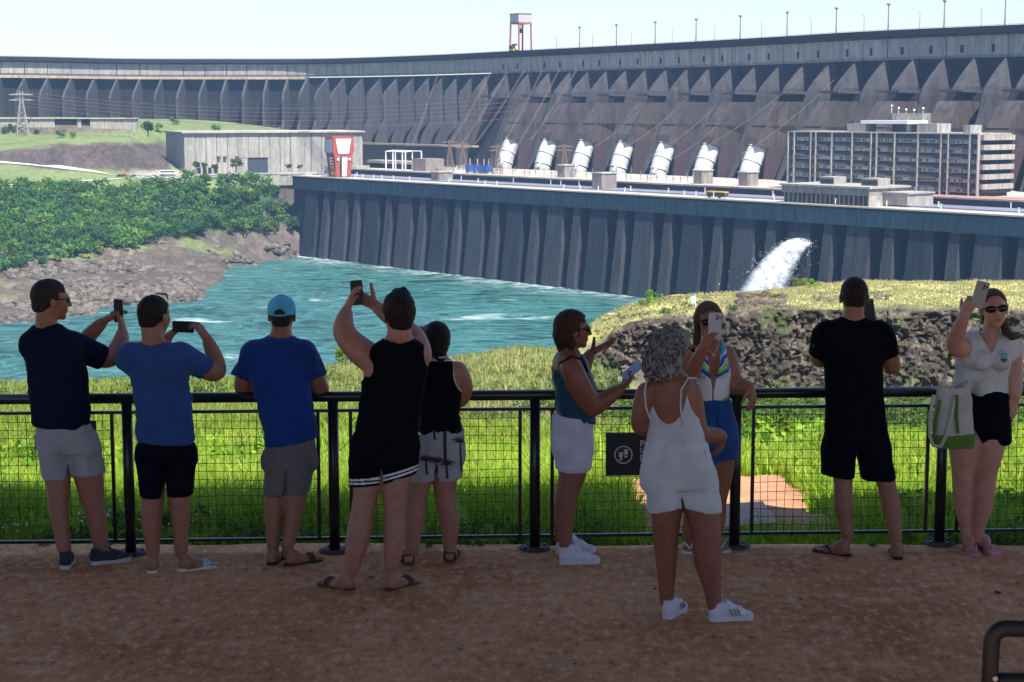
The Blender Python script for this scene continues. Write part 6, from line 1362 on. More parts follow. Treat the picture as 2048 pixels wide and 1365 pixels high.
    # ---- clothing
    def cloth(s, name, prims, mat, cuts=(), keeps=(), fold=.005, ff=(9, 9, 5), h=.009, seed=1, lo=None, hi=None, parent=None, smooth_noise=.0, fine=.0018, **kw):
        lo = np.min([p[1] for p in prims], 0) if lo is None else lo; hi = np.max([p[2] for p in prims], 0) if hi is None else hi; F_ = Field(lo, hi, h)
        for p in prims: F_.add(p)
        f3 = np.array(ff)
        if fold:
            gz = np.abs(np.gradient(F_.D, axis=2))/h; m_ = np.abs(F_.D) < .05; fade = 1-smoothstep(.55, .85, gz[m_]); F_.disp(lambda P: fade*fold*((1-np.abs(2*fbm(P*f3+1.5*(vnoise(P, 5, seed+40)[..., None]-.5), 1.0, 3, seed)-1))-.7)*1.5+fade*fine*(fbm(P, 40, 2, seed+3)-.5))
        for c_ in cuts: F_.cut(c_)
        for c_ in keeps: F_.keep(c_)
        V, Q = F_.mesh(); return s.link(name, V, Q, mat, parent=parent, **kw)
    def band(s, p, d, r, mat, name='wristband', w=.011, t=.0025):
        p = np.asarray(p, float); d = unit(d); r = r+.0035; w = w*1.15; mb = MB(); a = np.cross(d, V3(.3, .5, .8)); a = unit(a); b_ = np.cross(d, a); n = 26; prof = [(-w/2, r), (-w/2, r+t), (w/2, r+t), (w/2, r)]; vs = []
        for i in range(n):
            t_ = 6.2832*i/n
            for (x, rr_) in prof: vs.append(p+d*x+(a*math.cos(t_)+b_*math.sin(t_))*rr_)
        fs = [(i*4+j, ((i+1) % n)*4+j, ((i+1) % n)*4+(j+1) % 4, i*4+(j+1) % 4) for i in range(n) for j in range(4)]; mb.add([Vector(v) for v in vs], fs); return s.mbo(name, mb, mat)
    def glasses(s, mat_f, mat_l, w=.062, hgt=.042, name='sunglasses', lens_y=.098, z=.012, up=0):
        L = s.L; mb = MB()
        for sd in (-1, 1):
            vs = [L(sd*(.004+w*.5*(1+math.cos(t_))*1.0), lens_y-.012*((.5*(1+math.cos(t_)))**2)+0, z+hgt*.5*math.sin(t_)*(1 if math.sin(t_) < 0 else .85)) for t_ in np.linspace(0, 6.2832, 18, endpoint=False)]
            f_ = s.hR@np.array([0, .004, 0]); mb.prism([Vector(v) for v in vs], [Vector(v+f_) for v in vs], 1)
            vs2 = vs+[vs[0]]; mb.tube([Vector(v+f_*.5) for v in vs], .0028, 6, 0, closed=True)
            mb.tube([Vector(L(sd*(w+.004), lens_y-.012, z+.008)), Vector(L(sd*.077, .05, z+.006)), Vector(L(sd*.081, -.01, z+.006)), Vector(L(sd*.080, -.03, z-.012))], .0032, 6, 0)
        mb.tube([Vector(L(-.008, lens_y, z+.006)), Vector(L(0, lens_y+.003, z+.010)), Vector(L(.008, lens_y, z+.006))], .003, 6, 0)
        return s.mbo(name, mb, [mat_f, mat_l])
    def shoe(s, heel, toe, mat, solemat, ankle_r=.045, high=.0, lace=None, stripes=None, tip=0.0, sole_h=.026, gape=True):
        """trainer with sole, upper, tongue and laces"""
        heel = np.asarray(heel, float); toe = np.asarray(toe, float); d = unit((toe-heel)*V3(1, 1, 0)); sv = V3(d[1], -d[0], 0); up = V3(0, 0, 1); L = np.linalg.norm((toe-heel)[:2]); q = lambda f, l, z: heel+d*f*L+sv*l+up*z; k = L/.28
        pr = [rc(q(.13, 0, .05), q(.15, 0, .085+high), .032*k, .036*k, .02), rc(q(.16, 0, .040), q(.62, 0, .036), .035*k, .034*k, .03), rc(q(.5, 0, .038), q(.88, 0, .026), .035*k, .026*k, .03), rc(q(.30, 0, .075+high*.5), q(.62, 0, .048), .033*k, .030*k, .03), rc(q(.25, 0, .10+high), q(.42, 0, .085+high*.6), .026*k, .026*k, .02)]
        F_ = Field(np.min([p[1] for p in pr], 0), np.max([p[2] for p in pr], 0), .0045)
        for p in pr: F_.add(p)
        F_.cut(lambda P: (sole_h-.002)-(-0)-P[..., 2]+0*P[..., 0] if False else (P[..., 2]-(heel[2]+sole_h-.004)), None, None) if False else F_.keep(lambda P: (heel[2]+sole_h-.004)-P[..., 2])
        F_.keep(lambda P: ((P-q(.14, 0, .105+high))@unit(up-d*.12))); V, Q = F_.mesh(); sh = s.link('shoe', V, Q, mat)
        out = [(0, .0), (.02, .026), (.10, .035), (.3, .033), (.5, .034), (.7, .042), (.85, .040), (.96, .026), (1.0, .0)]; o2 = [(f, l) for f, l in out]+[(f, -l) for f, l in out[-2:0:-1]]
        mb = MB(); A = [Vector(q(f, l*k*1.04, 0.001+tip*f*f)) for f, l in o2]; B = [Vector(q(f, l*k*1.06, sole_h+tip*f*f)) for f, l in o2]; mb.prism(A, B); s.mbo('sole', mb, solemat, False, sh)
        if lace:
            mb = MB()
            for i in range(5):
                f = .36+i*.065; z = .112+high*.7-i*.0115; mb.tube([Vector(q(f, -.024*k, z-.014)), Vector(q(f+.02, 0, z+.004)), Vector(q(f, .024*k, z-.014))], .0042, 5)
            mb.tube([Vector(q(.36, -.002, .115+high)), Vector(q(.33, -.03, .105+high)), Vector(q(.42, -.032, .088))], .003, 5); mb.tube([Vector(q(.36, .002, .115+high)), Vector(q(.34, .03, .108+high)), Vector(q(.43, .034, .085))], .003, 5); s.mbo('laces', mb, lace, True, sh)
        if stripes:
            for i in range(3):
                for sd in (-1, 1):
                    f = .40+i*.085; mb = MB(); a_ = [q(f+.06, sd*.0475*k, .034), q(f+.10, sd*.0475*k, .034), q(f+.035, sd*.042*k, .072), q(f-.005, sd*.043*k, .072)]; mb.prism([Vector(v) for v in a_], [Vector(v+sv*sd*.003) for v in a_]); s.mbo('stripe', mb, stripes, False, sh)
        return sh
    def sandal(s, heel, toe, mat, strapm, th=.016, name='flip_flop', wide=1.0, straps='v'):
        heel = np.asarray(heel, float); toe = np.asarray(toe, float); d = unit((toe-heel)*V3(1, 1, 0)); sv = V3(d[1], -d[0], 0)*s.footside; up = V3(0, 0, 1); L = np.linalg.norm((toe-heel)[:2])+.02; hb = heel-d*.01; q = lambda f, l, z: hb+d*f*L+sv*l+up*z; k = L/.27*wide
        out = [(0, .012), (.03, .026), (.12, .034), (.35, .030), (.55, .036), (.75, .046), (.88, .042), (.97, .024)]; o2 = [(f, l) for f, l in out]+[(f, -l*.95) for f, l in out[::-1]]
        mb = MB(); mb.prism([Vector(q(f, l*k, .001)) for f, l in o2], [Vector(q(f, l*k, th)) for f, l in o2]); so = s.mbo(name, mb, mat, False)
        mb = MB()
        if straps == 'v':
            t0 = q(.80, .012*k, th+.004)
            for sd in (-1, 1): mb.tube([Vector(t0), Vector(q(.74, .012*k+sd*.008, .034)), Vector(q(.58, sd*.026*k, .050)), Vector(q(.44, sd*.036*k, th))], [.0035, .005, .006, .006], 8)
        else:
            for f, z in ((.62, .042), (.70, .036)): mb.tube([Vector(q(f, -.042*k, th)), Vector(q(f, -.030*k, z)), Vector(q(f, 0, z+.014)), Vector(q(f, .030*k, z)), Vector(q(f, .042*k, th))], .0105, 8)
            if straps == 'buckle': mb.tube([Vector(q(.12, -.036*k, th)), Vector(q(.10, -.034*k, .06)), Vector(q(.02, 0, .065)), Vector(q(.10, .034*k, .06)), Vector(q(.12, .036*k, th))], .006, 6)
        s.mbo('strap', mb, strapm, True, so); return so
M_scr = plain('dark_phone_screen', (.006, .012, .011), .35, .1, 3, spec=.25)
def phone(c, R, label, w=.072, h=.150, t_=.009, case=(.02, .02, .022), cams=3, camside=-1, screen=None):
    """R columns: right, normal of the screen, up"""
    g = thing('phone', tuple(c), label=label, cat='phone', group='phones held up for photographs'); M_ = Matrix([list(r) for r in R]).to_4x4(); mats = plain('phone_case_'+label[:18].replace(' ', '_'), case, .35, .03, 5)
    def rb(w_, h_, y0, y1, r):
        pts = [(sx*(w_/2-r)+r*math.cos(a), sz*(h_/2-r)+r*math.sin(a)) for sx, sz, a0 in ((1, 1, 0), (-1, 1, 1.571), (-1, -1, 3.1416), (1, -1, 4.712)) for a in np.linspace(a0, a0+1.571, 5)]
        return [Vector((x, y0, z)) for x, z in pts], [Vector((x, y1, z)) for x, z in pts]
    g.rotation_euler = M_.to_euler(); mb = MB(); mb.prism(*rb(w, h, -t_/2, t_/2, .010)); mb.build('case', mats, g); mb = MB(); mb.prism(*rb(w*.93, h*.95, t_/2+.0002, t_/2+.0009, .008)); mb.build('screen', screen or M_scr, g)
    bx, bz = camside*w*.22, h*.32; A, B = rb(w*.46, w*.46, -t_/2-.0028, -t_/2-.0001, .007); mb = MB(); mb.prism([v+Vector((bx, 0, bz)) for v in A], [v+Vector((bx, 0, bz)) for v in B]); cb = mb.build('camera_bump', mats, g)
    for i in range(cams):
        x = bx+(-.0078 if i < 2 else .0085); z = bz+(.0085 if i == 0 else (-.0085 if i == 1 else 0)); mb = MB(); mb.tube([(x, -t_/2-.0045, z), (x, -t_/2-.0026, z)], .0062, 14); mb.build('lens', M_slot, cb)
    return g
# ================================================================ THE PEOPLE
def GY(y): return gnd(1024, y, 0).y
def G0(x, y): p = gnd(x, y, 0); return V3(p.x, p.y, 0)
def adir(deg): a = math.radians(deg); return V3(math.sin(a), math.cos(a), 0)     # 0 away from the camera, 90 to the right
def leg(p, rows, heel, ang, length=.25, bare=True, hip=0.0, k=.03):
    h0 = G0(*heel); d = adir(ang); toe = h0+d*length; yt, yb = rows[0][2], rows[-1][2]; R_ = []
    for xl, xr, y in rows: f = (y-yt)/(yb-yt); R_.append((xl, xr, y, (p.Y+hip)*(1-f)+(h0[1]+d[1]*.05)*f-p.Y))
    pts, rad = p.limb(R_); p.body += p.chain(pts, rad, k); p.legs.append((yt, yb, p.Y+hip, h0[1]+d[1]*.05, pts, rad))
    if bare: p.foot(h0, toe, pts[-1], rad[-1])
    else: p.body.append(rc(pts[-1], h0+d*.06+V3(0, 0, .05), rad[-1], .032, .02))
    return h0, toe, pts, rad
def arm(p, rows, k=.025):
    pts = [p.w(x, y, dY) for x, y, dY, w in rows]; rad = [p.r(w, q) for (x, y, dY, w), q in zip(rows, pts)]; p.body += p.chain(pts, rad, k); return pts, rad
def sleg(p, i, a, b_, e, d=(0, 0, -1), grow=.005, k=.035):
    """one leg of a pair of shorts round leg i: cone a -> b_ as (x, y, radius), cut at e"""
    yt, yb, Ya, Yb__, pts, rad = p.legs[i]; lw = lambda x, y: np.array(at(x, y, Ya+(Yb__-Ya)*(y-yt)/(yb-yt))); E_ = lw(*e)
    return [flat(rc(lw(a[0], a[1]), lw(b_[0], b_[1]), a[2]*.95, b_[2]*.95, k), E_, d)]+[flat(rc(pts[j], pts[j+1], rad[j]+grow, rad[j+1]+grow, k), E_, d) for j in range(min(3, len(pts)-1))]
def slv(pts, rad, e, d=None, grow=.004):
    """sleeve lining that always clears the upper arm"""
    return flat(rc(pts[0], pts[1], rad[0]+grow, rad[1]+grow, .05), e, (pts[1]-pts[0]) if d is None else d)
def gap(p, a, b_, w, w0=0.0):
    """the parting between the two legs of a pair of shorts"""
    A_, B_ = p.w(*a), p.w(*b_)
    def f(P):
        t_ = np.clip((A_[2]-P[..., 2])/(A_[2]-B_[2]), 0, 1.5); return np.maximum(np.abs(P[..., 0]-(A_[0]+(B_[0]-A_[0])*t_))-(w0+(w-w0)*t_), P[..., 2]-A_[2])
    return f
def PR(n, up=(0, 0, 1), roll=0):
    y = unit(n); z = np.asarray(up, float); x = unit(np.cross(y, z)); z = np.cross(x, y); a = math.radians(roll); x2 = x*math.cos(a)+z*math.sin(a); z2 = -x*math.sin(a)+z*math.cos(a); return np.stack([x2, y, z2], 1)
def torso_pair(p, R, yaw=0, shrink=.020, **kw):
    cl = [(z, x, y, a-.008, b-.008, w) for z, x, y, a, b, w in p.rows(R, yaw=yaw, **kw)]; bd = [(z, x, y, a-shrink, b-shrink, w) for z, x, y, a, b, w in cl]; return cl, bd
K = lambda r, z: (r[0], r[1], r[2])
C_navy = clothmat('navy_cotton', (.006, .010, .028)); C_blue = clothmat('mid_blue_cotton', (.025, .075, .23)); C_royal = clothmat('royal_blue_cotton', (.007, .045, .22)); C_black = clothmat('black_cotton', (.003, .0035, .006)); C_grey = clothmat('light_grey_twill', (.36, .33, .34)); C_dkshort = clothmat('black_shorts_cloth', (.003, .004, .009)); C_taupe = clothmat('taupe_twill', (.16, .14, .135))
C_white = clothmat('white_cotton', (.62, .62, .68)); C_teal = clothmat('petrol_blue_top', (.008, .055, .105), .5); C_cream = clothmat('off_white_linen', (.60, .60, .56)); C_rib = clothmat('ribbed_white_cotton', (.56, .54, .55)); C_denim = clothmat('blue_denim', (.015, .075, .24)); C_top = clothmat('white_drape_top', (.58, .57, .54)); C_seam = clothmat('white_piping', (.7, .68, .68))
H_dark = hairmat('dark_brown_hair', (.018, .013, .011)); H_black = hairmat('near_black_hair', (.012, .010, .010)); H_salt = hairmat('dark_greying_hair', (.018, .015, .014), (.05, .046, .043)); H_brown = hairmat('brown_hair', (.045, .022, .014)); H_lt = hairmat('light_brown_hair', (.085, .05, .03)); H_grey = hairmat('curly_grey_hair', (.035, .033, .032), (.36, .35, .34), (60, 60, 22))
M_frame = plain('dark_glasses_frame', (.02, .013, .011), .3); M_lens = plain('dark_sunglass_lens', (.008, .008, .010), .08, spec=.8); M_clear = plain('clear_spectacle_lens', (.22, .25, .27), .08, spec=.8)
O_band = plain('orange_paper_wristband', (.80, .12, .03), .6); R_band = plain('red_wristband', (.65, .02, .03), .5); Y_band = plain('yellow_orange_wristband', (.80, .30, .02), .5); D_band = plain('dark_bracelet', (.03, .018, .012), .5); W_band = plain('white_watch', (.7, .68, .64), .4); Au = plain('gold_metal', (.55, .38, .14), .3, metal=.9)
S_dark = plain('dark_trainer_mesh', (.022, .028, .045), .8, .3, 60, bmp=.3); S_white = plain('white_leather_trainer', (.66, .66, .70), .5, .06, 9); S_sole = plain('white_rubber_sole', (.58, .57, .54), .6); S_blackr = plain('black_rubber', (.012, .010, .010), .6); S_lace = plain('white_lace', (.7, .7, .72), .7); S_gold = plain('dull_gold_stripe', (.30, .24, .16), .4, metal=.4)
S_mint = plain('mint_strap', (.38, .68, .55), .5); S_pale = plain('pale_flip_flop_sole', (.62, .60, .58), .6); S_brown = plain('brown_leather_strap', (.07, .035, .022), .6); S_pink = plain('pink_flip_flop', (.62, .20, .30), .5); S_grey = plain('grey_sock', (.12, .12, .13), .9)
# ---------------------------------------------------------------- 1 man in navy T-shirt, light grey shorts
p = Person('man in navy T-shirt and light grey shorts photographing with raised phone, at the far left', GY(1131)+.10, SK['tan'], 128, 1120)
h0, t0, pts, rad = leg(p, [(80, 138, 905), (92, 140, 960), (99, 137, 995), (101, 137, 1030), (112, 139, 1080), (119, 139, 1100)], (130, 1139), -6, bare=False)
h1, t1, pts1, rad1 = leg(p, [(140, 200, 905), (150, 206, 955), (162, 206, 995), (174, 212, 1030), (183, 213, 1070), (190, 214, 1088)], (187, 1130), 62, bare=False)
p.shoe(h0-adir(-6)*.018, t0-adir(-6)*.012, S_dark, S_sole, lace=S_lace); p.shoe(h1-adir(62)*.018, t1-adir(62)*.012, S_dark, S_sole, lace=S_lace)
for pt, hh in ((pts, h0), (pts1, h1)): p.cloth('sock', [flat(rc(pt[-1]+V3(0, 0, .0), hh+V3(0, .03, .05), .036, .036), pt[-1]+V3(0, 0, .005), V3(0, 0, 1))], S_grey, fold=0, h=.006)
cl, bd = torso_pair(p, [(855, 60, 184, .135), (820, 56, 187, .145), (770, 52, 183, .14), (730, 44, 178, .13), (690, 40, 168, .12), (665, 52, 150, .10), (648, 68, 118, .075)], yaw=-.5)
p.body += [loft(bd, k=.04)]
sh = p.w(150, 694, .03); s2 = p.w(60, 690, .0)
pa, ra = arm(p, [(150, 692, .03, 50), (200, 714, .13, 42), (226, 712, .20, 36), (240, 690, .27, 33), (245, 664, .36, 21)])
p.hand(pa[-1], (-.15, .30, .95), (-.85, .1, -.1), -1, curl=(22, 40, 30), thumb=(.55, .8, 10), fore=pa[-2])
pb, rb_ = arm(p, [(66, 692, .05, 46), (135, 716, .34, 38), (178, 672, .40, 30), (205, 645, .44, 21)])
p.hand(pb[-1], (.75, .25, .55), (.35, .15, -.95), 1, curl=(12, 25, 20), thumb=(.8, .5, 10), fore=pb[-2])
nk = p.w(92, 660, -.02); p.head(p.w(102, 603, .03), Rm(-1.08, -.05), 1.10, neck=nk, nr=.060); p.finish()
p.hair_cap(H_salt, .009, line=.066, nape=-.06, side=.012, noise_amp=.003)
p.cloth('shirt', [loft(cl, k=.03, rnd=.035), ell(p.w(95, 660, .0), V3(.098, .09, .038), None, .04), slv(pa, ra, pa[1]+unit(pa[1]-sh)*.01), slv(pb, rb_, pb[1]-unit(pb[1]-s2)*.1), flat(rc(sh+V3(-.02, -.01, .01), pa[1], .078, .070, .04), pa[1]+unit(pa[1]-sh)*.01, pa[1]-sh, rc(pa[1]-unit(pa[1]-sh)*.04, pa[1]+unit(pa[1]-sh)*.06, .066, .07)), flat(rc(s2+V3(.02, 0, .01), pb[1]-unit(pb[1]-s2)*.12, .075, .068, .04), pb[1]-unit(pb[1]-s2)*.1, pb[1]-s2)], C_navy,
        cuts=[lambda P, c=p.w(98, 630, .02): np.linalg.norm((P-c)*V3(1, 1, .8), axis=-1)-.066, lambda P, z=cl[0][0]: (P[..., 2]-(min(r[0] for r in cl)+.012*np.sin(P[..., 0]*20)))], fold=0.0136, seed=11)
sc_, _ = torso_pair(p, [(905, 70, 207, .125), (880, 66, 202, .13), (838, 64, 184, .125)], yaw=-.4)
sL = [*sleg(p, 0, (105, 880, .100), (116, 975, .098), (116, 953), V3(.05, 0, -1)), *sleg(p, 1, (168, 880, .100), (181, 970, .096), (178, 944), V3(.05, 0, -1))]
p.cloth('shorts', [loft(sc_, k=.03, grow=-.003)]+sL, C_grey, cuts=[gap(p, (140, 922), (143, 962), .016)], fold=.018, ff=(12, 12, 4), seed=12)
mb = MB(); c_ = Vector(p.w(186, 851, -.02)); mb.box(c_, (.035, .03, .055)); p.mbo('belt_pouch', mb, S_blackr)
p.glasses(M_frame, M_clear, w=.052, hgt=.034, name='glasses'); p.band(pa[-1]-unit(pa[-1]-pa[-2])*.02, pa[-1]-pa[-2], .0275, O_band, w=.016); p.band(pb[-1]-unit(pb[-1]-pb[-2])*.02, pb[-1]-pb[-2], .027, D_band, w=.014, t=.004)
phone(p.w(237, 622, .42), PR((-.5, -.86, .0)), 'black phone held upright in both hands by the man in the navy T-shirt')
# ---------------------------------------------------------------- 2 man in blue T-shirt, black shorts
p = Person('man in mid blue T-shirt and black shorts holding a phone sideways', GY(1142)+.10, SK['tan'], 335, 1130)
h0, t0, pts, rad = leg(p, [(272, 332, 915), (284, 328, 975), (286, 324, 1005), (284, 321, 1042), (292, 318, 1082), (296, 316, 1110)], (304, 1147), -8)
h1, t1, _, _ = leg(p, [(334, 392, 915), (336, 380, 975), (340, 378, 1005), (344, 378, 1042), (350, 374, 1082), (352, 373, 1108)], (357, 1143), 62)
p.sandal(h0, t0, S_pale, S_pale); p.sandal(h1, t1, S_pale, S_mint, th=.02, straps='wide')
cl, bd = torso_pair(p, [(888, 268, 395, .115), (835, 267, 391, .12), (780, 262, 385, .115), (740, 250, 382, .115), (715, 242, 380, .11), (698, 250, 368, .095), (684, 278, 340, .07)], yaw=-.25)
p.body += [loft(bd, k=.04)]
sh = p.w(368, 712, .03); s2 = p.w(258, 712, .02)
pa, ra = arm(p, [(366, 714, .03, 46), (412, 740, .12, 38), (434, 742, .19, 34), (428, 712, .25, 31), (414, 678, .30, 20)])
p.hand(pa[-1], (-.55, .25, .78), (-.75, .35, -.45), -1, curl=(18, 45, 35), thumb=(.85, .35, 15), fore=pa[-2])
pb, rb_ = arm(p, [(262, 716, .03, 44), (285, 742, .30, 36), (318, 700, .40, 28), (335, 676, .43, 20)])
p.hand(pb[-1], (.65, .2, .65), (.6, .3, -.6), 1, curl=(25, 45, 30), thumb=(.8, .5, 10), fore=pb[-2])
nk = p.w(309, 692, .0); p.head(p.w(309, 634, .04), Rm(-.50, -.04), 1.06, neck=nk, nr=.064); p.finish()
p.hair_cap(H_dark, .009, line=.066, nape=-.055, side=.012, noise_amp=.0028)
e1 = pa[1]-unit(pa[1]-sh)*.02
p.cloth('shirt', [loft(cl, k=.03, rnd=.035), ell(p.w(308, 698, .01), V3(.10, .085, .038), None, .04), slv(pa, ra, e1), slv(pb, rb_, pb[1]-unit(pb[1]-s2)*.06), flat(rc(sh+V3(-.02, -.01, .015), pa[1]+V3(.02, 0, -.005), .070, .062, .04), e1+V3(.015, 0, 0), pa[1]-sh, rc(e1-unit(pa[1]-sh)*.03, e1+unit(pa[1]-sh)*.06, .056, .06)), flat(rc(s2, pb[1]-unit(pb[1]-s2)*.05, .078, .068, .05), pb[1]-unit(pb[1]-s2)*.06, pb[1]-s2)], C_blue,
        cuts=[lambda P, c=p.w(310, 666, .03): np.linalg.norm((P-c)*V3(1, 1, .85), axis=-1)-.068], fold=.021, ff=(8, 8, 7), seed=21)
sc_, _ = torso_pair(p, [(930, 270, 394, .11), (900, 268, 396, .115), (882, 270, 392, .11)], yaw=-.2)
p.cloth('shorts', [loft(sc_, k=.03, grow=-.003), *sleg(p, 0, (302, 905, .092), (308, 1010, .078), (308, 989), V3(0, 0, -1)), *sleg(p, 1, (362, 905, .094), (357, 1010, .076), (357, 986), V3(0, 0, -1))], C_dkshort, cuts=[gap(p, (334, 945), (333, 990), .018)], fold=0.0085, ff=(12, 12, 4), seed=22)
p.band(pa[-1]-unit(pa[-1]-pa[-2])*.02, pa[-1]-pa[-2], .0275, O_band, w=.020)
L_ = p.L; p_up = [Vector(L_(.078, .012, .03)), Vector(L_(.074, .03, .10)), Vector(L_(.05, .045, .128)), Vector(L_(-.03, .055, .13))]; mb = MB(); mb.tube(p_up, [.0025, .003, .007, .006], 8); p.mbo('sunglasses', mb, M_frame)
phone(p.w(366.5, 654, .36), PR((-.25, -.97, .0), roll=90), 'black phone held sideways by the man in the mid blue T-shirt', w=.072, h=.145)
# ---------------------------------------------------------------- 3 man with light blue cap
p = Person('man in royal blue T-shirt and light blue cap leaning on the railing', GY(1128)+.08, SK['tan'], 565, 1120)
h0, t0, _, _ = leg(p, [(530, 588, 915), (533, 572, 985), (533, 566, 1005), (531, 564, 1035), (534, 558, 1070), (536, 556, 1098)], (541, 1131), 12, hip=.05)
h1, t1, _, _ = leg(p, [(575, 628, 915), (571, 612, 985), (569, 606, 1005), (572, 602, 1035), (568, 592, 1070), (564, 584, 1098)], (572, 1132), 55, hip=.05)
p.sandal(h0, t0, S_blackr, S_brown); p.sandal(h1, t1, S_blackr, S_brown, straps='wide')
cl, bd = torso_pair(p, [(925, 530, 640, .12, .05), (895, 528, 640, .12, .05), (860, 523, 637, .125, .08), (800, 508, 626, .125, .12), (750, 498, 622, .12, .16), (710, 494, 624, .115, .20), (688, 505, 612, .10, .22), (672, 532, 588, .07, .23)], yaw=0)
p.body += [loft(bd, k=.04)]
sh = p.w(612, 706, .20); s2 = p.w(505, 706, .20)
pa, ra = arm(p, [(612, 708, .20, 44), (630, 755, .22, 38), (640, 782, .27, 34), (632, 786, .36, 28), (612, 784, .44, 20)])
p.hand(pa[-1], (-.9, .35, -.1), (0, .3, -.95), 1, curl=(15, 25, 20), fore=pa[-2])
pb, rb_ = arm(p, [(505, 708, .20, 44), (490, 755, .22, 38), (488, 778, .27, 34), (500, 784, .36, 28), (522, 784, .44, 20)])
p.hand(pb[-1], (.9, .35, -.1), (0, .3, -.95), -1, curl=(15, 25, 20), fore=pb[-2])
nk = p.w(562, 676, .22); p.head(p.w(564, 633, .27), Rm(0, .03), 1.02, neck=nk, nr=.062); p.finish()
p.hair_cap(H_salt, .006, line=.05, nape=-.055, side=.005, noise_amp=.002)
C_cap = clothmat('light_blue_cap_cloth', (.10, .50, .70)); L_ = p.L
p.cloth('cap', [ell(L_(0, -.012, .045), V3(.086, .106, .088)*1.02, p.hR, .01)], C_cap, keeps=[lambda P: (.022-((P-p.hc)@p.hR)[..., 2])], cuts=[lambda P: np.linalg.norm(((P-L_(0, -.012, .040))@p.hR)/V3(.080, .1, .082), axis=-1)*.085-.085, lambda P: np.linalg.norm(((P-L_(0, -.11, .030))@p.hR)*V3(1, 1, 1.1), axis=-1)-.034], fold=0.0026, h=.0045, seed=31, fine=.001)
mb = MB(); ring = [Vector(L_(.087*math.sin(a), -.012-.107*math.cos(a), .024+.000*abs(a))) for a in np.linspace(-3.14, 3.14, 40)]; mb.tube(ring[:-1], .004, 6, closed=True); p.mbo('cap_band', mb, C_cap)
mb = MB(); mb.tube([Vector(L_(.040*math.sin(a), -.113+.012*(a/1.1)**2, .020-.0*a)) for a in np.linspace(-1.1, 1.1, 12)], .006, 6); p.mbo('cap_strap', mb, C_cap)
mb = MB(); mb.tube([Vector(L_(0, -.012, .134)), Vector(L_(0, -.012, .139))], .006, 8)
for a in range(6): an = a*1.047+.5; mb.tube([Vector(L_(.0875*f*math.cos(an)*1.02, -.012+.108*f*math.sin(an)*1.02, .045+.0905*math.sqrt(max(0, 1-f*f)))) for f in np.linspace(0, .95, 9)], .0014, 4)
p.mbo('cap_seams', mb, C_cap); mb = MB(); mb.prism([Vector(L_(x, y, z)) for x, y, z in ((-.06, .08, .03), (.06, .08, .03), (.05, .15, .02), (-.05, .15, .02))], [Vector(L_(x, y, z+.004)) for x, y, z in ((-.06, .08, .03), (.06, .08, .03), (.05, .15, .02), (-.05, .15, .02))]); p.mbo('cap_peak', mb, C_cap)
p.cloth('shirt', [loft(cl, k=.03, rnd=.035), ell(p.w(562, 682, .22), V3(.09, .08, .035), None, .04), slv(pa, ra, p.w(630, 752, .21)), slv(pb, rb_, p.w(486, 752, .21)), flat(rc(sh+V3(-.02, 0, .01), p.w(629, 752, .21), .070, .072, .04), p.w(630, 752, .21), V3(.25, .1, -1), rc(p.w(627, 742, .21), p.w(632, 775, .22), .058, .065)), flat(rc(s2+V3(.02, 0, .01), p.w(487, 752, .21), .070, .072, .04), p.w(486, 752, .21), V3(-.25, .1, -1), rc(p.w(489, 742, .21), p.w(484, 775, .22), .058, .065))], C_royal,
        cuts=[lambda P, c=p.w(562, 654, .23): np.linalg.norm((P-c)*V3(1, 1, .85), axis=-1)-.073, lambda P, z=p.w(580, 885, .05)[2], x0=p.w(585, 885)[0]: P[..., 2]-(z-.06*(x0-P[..., 0])/.17*.5)], fold=.019, seed=32)
sc_, _ = torso_pair(p, [(930, 526, 632, .115, .04), (900, 526, 636, .12, .05), (870, 530, 634, .115, .06)], yaw=0)
p.cloth('shorts', [loft(sc_, k=.03, grow=-.014), *sleg(p, 0, (556, 905, .086), (553, 1010, .076), (555, 986), V3(0, 0, -1)), *sleg(p, 1, (604, 905, .086), (592, 1010, .078), (595, 982), V3(0, 0, -1)), ell(p.w(628, 925, .02), V3(.025, .05, .055), None, .012), ell(p.w(527, 925, .02), V3(.022, .05, .055), None, .012)], C_taupe, cuts=[gap(p, (576, 930), (572, 985), .010)], fold=0.0119, ff=(12, 12, 5), seed=33)
# ---------------------------------------------------------------- 4 man in black tank top
p = Person('man in black tank top and black shorts with white stripes raising a phone overhead', GY(1176)+.10, SK['light'], 735, 1165)
h0, t0, _, _ = leg(p, [(702, 770, 930), (708, 758, 980), (702, 746, 1030), (694, 740, 1070), (692, 728, 1105), (689, 715, 1142)], (706, 1181), -58)
h1, t1, _, _ = leg(p, [(762, 828, 930), (764, 815, 980), (770, 810, 1030), (769, 810, 1070), (770, 802, 1105), (771, 793, 1140)], (774, 1182), 40)
p.footside = 1; p.sandal(h0, t0, S_brown, S_brown, straps='wide'); p.sandal(h1, t1, S_brown, S_brown, straps='wide')
R_ = [(900, 702, 840, .125), (860, 708, 840, .12), (820, 716, 843, .115), (780, 720, 850, .115), (745, 722, 858, .12), (715, 728, 862, .12), (690, 742, 852, .10), (676, 768, 826, .07)]
cl = [(z, x, y, a-.008, b-.008, w) for z, x, y, a, b, w in p.rows(R_, yaw=.12)]; bd = [(z, x, y, a-.008, b-.008, w) for z, x, y, a, b, w in cl]; p.body += [loft(bd, k=.05)]
pa, ra = arm(p, [(742, 718, .02, 58), (716, 698, .05, 54), (692, 672, .10, 44), (687, 650, .14, 37), (693, 622, .21, 22)])
p.hand(pa[-1], (.28, .20, .93), (.9, .2, -.1), 1, curl=(14, 30, 22), thumb=(.5, .9, 8), fore=pa[-2], scale=1.05)
pb, _ = arm(p, [(840, 712, .04, 50), (832, 680, .14, 42), (808, 652, .28, 35), (776, 632, .36, 30), (751, 612, .42, 21)])
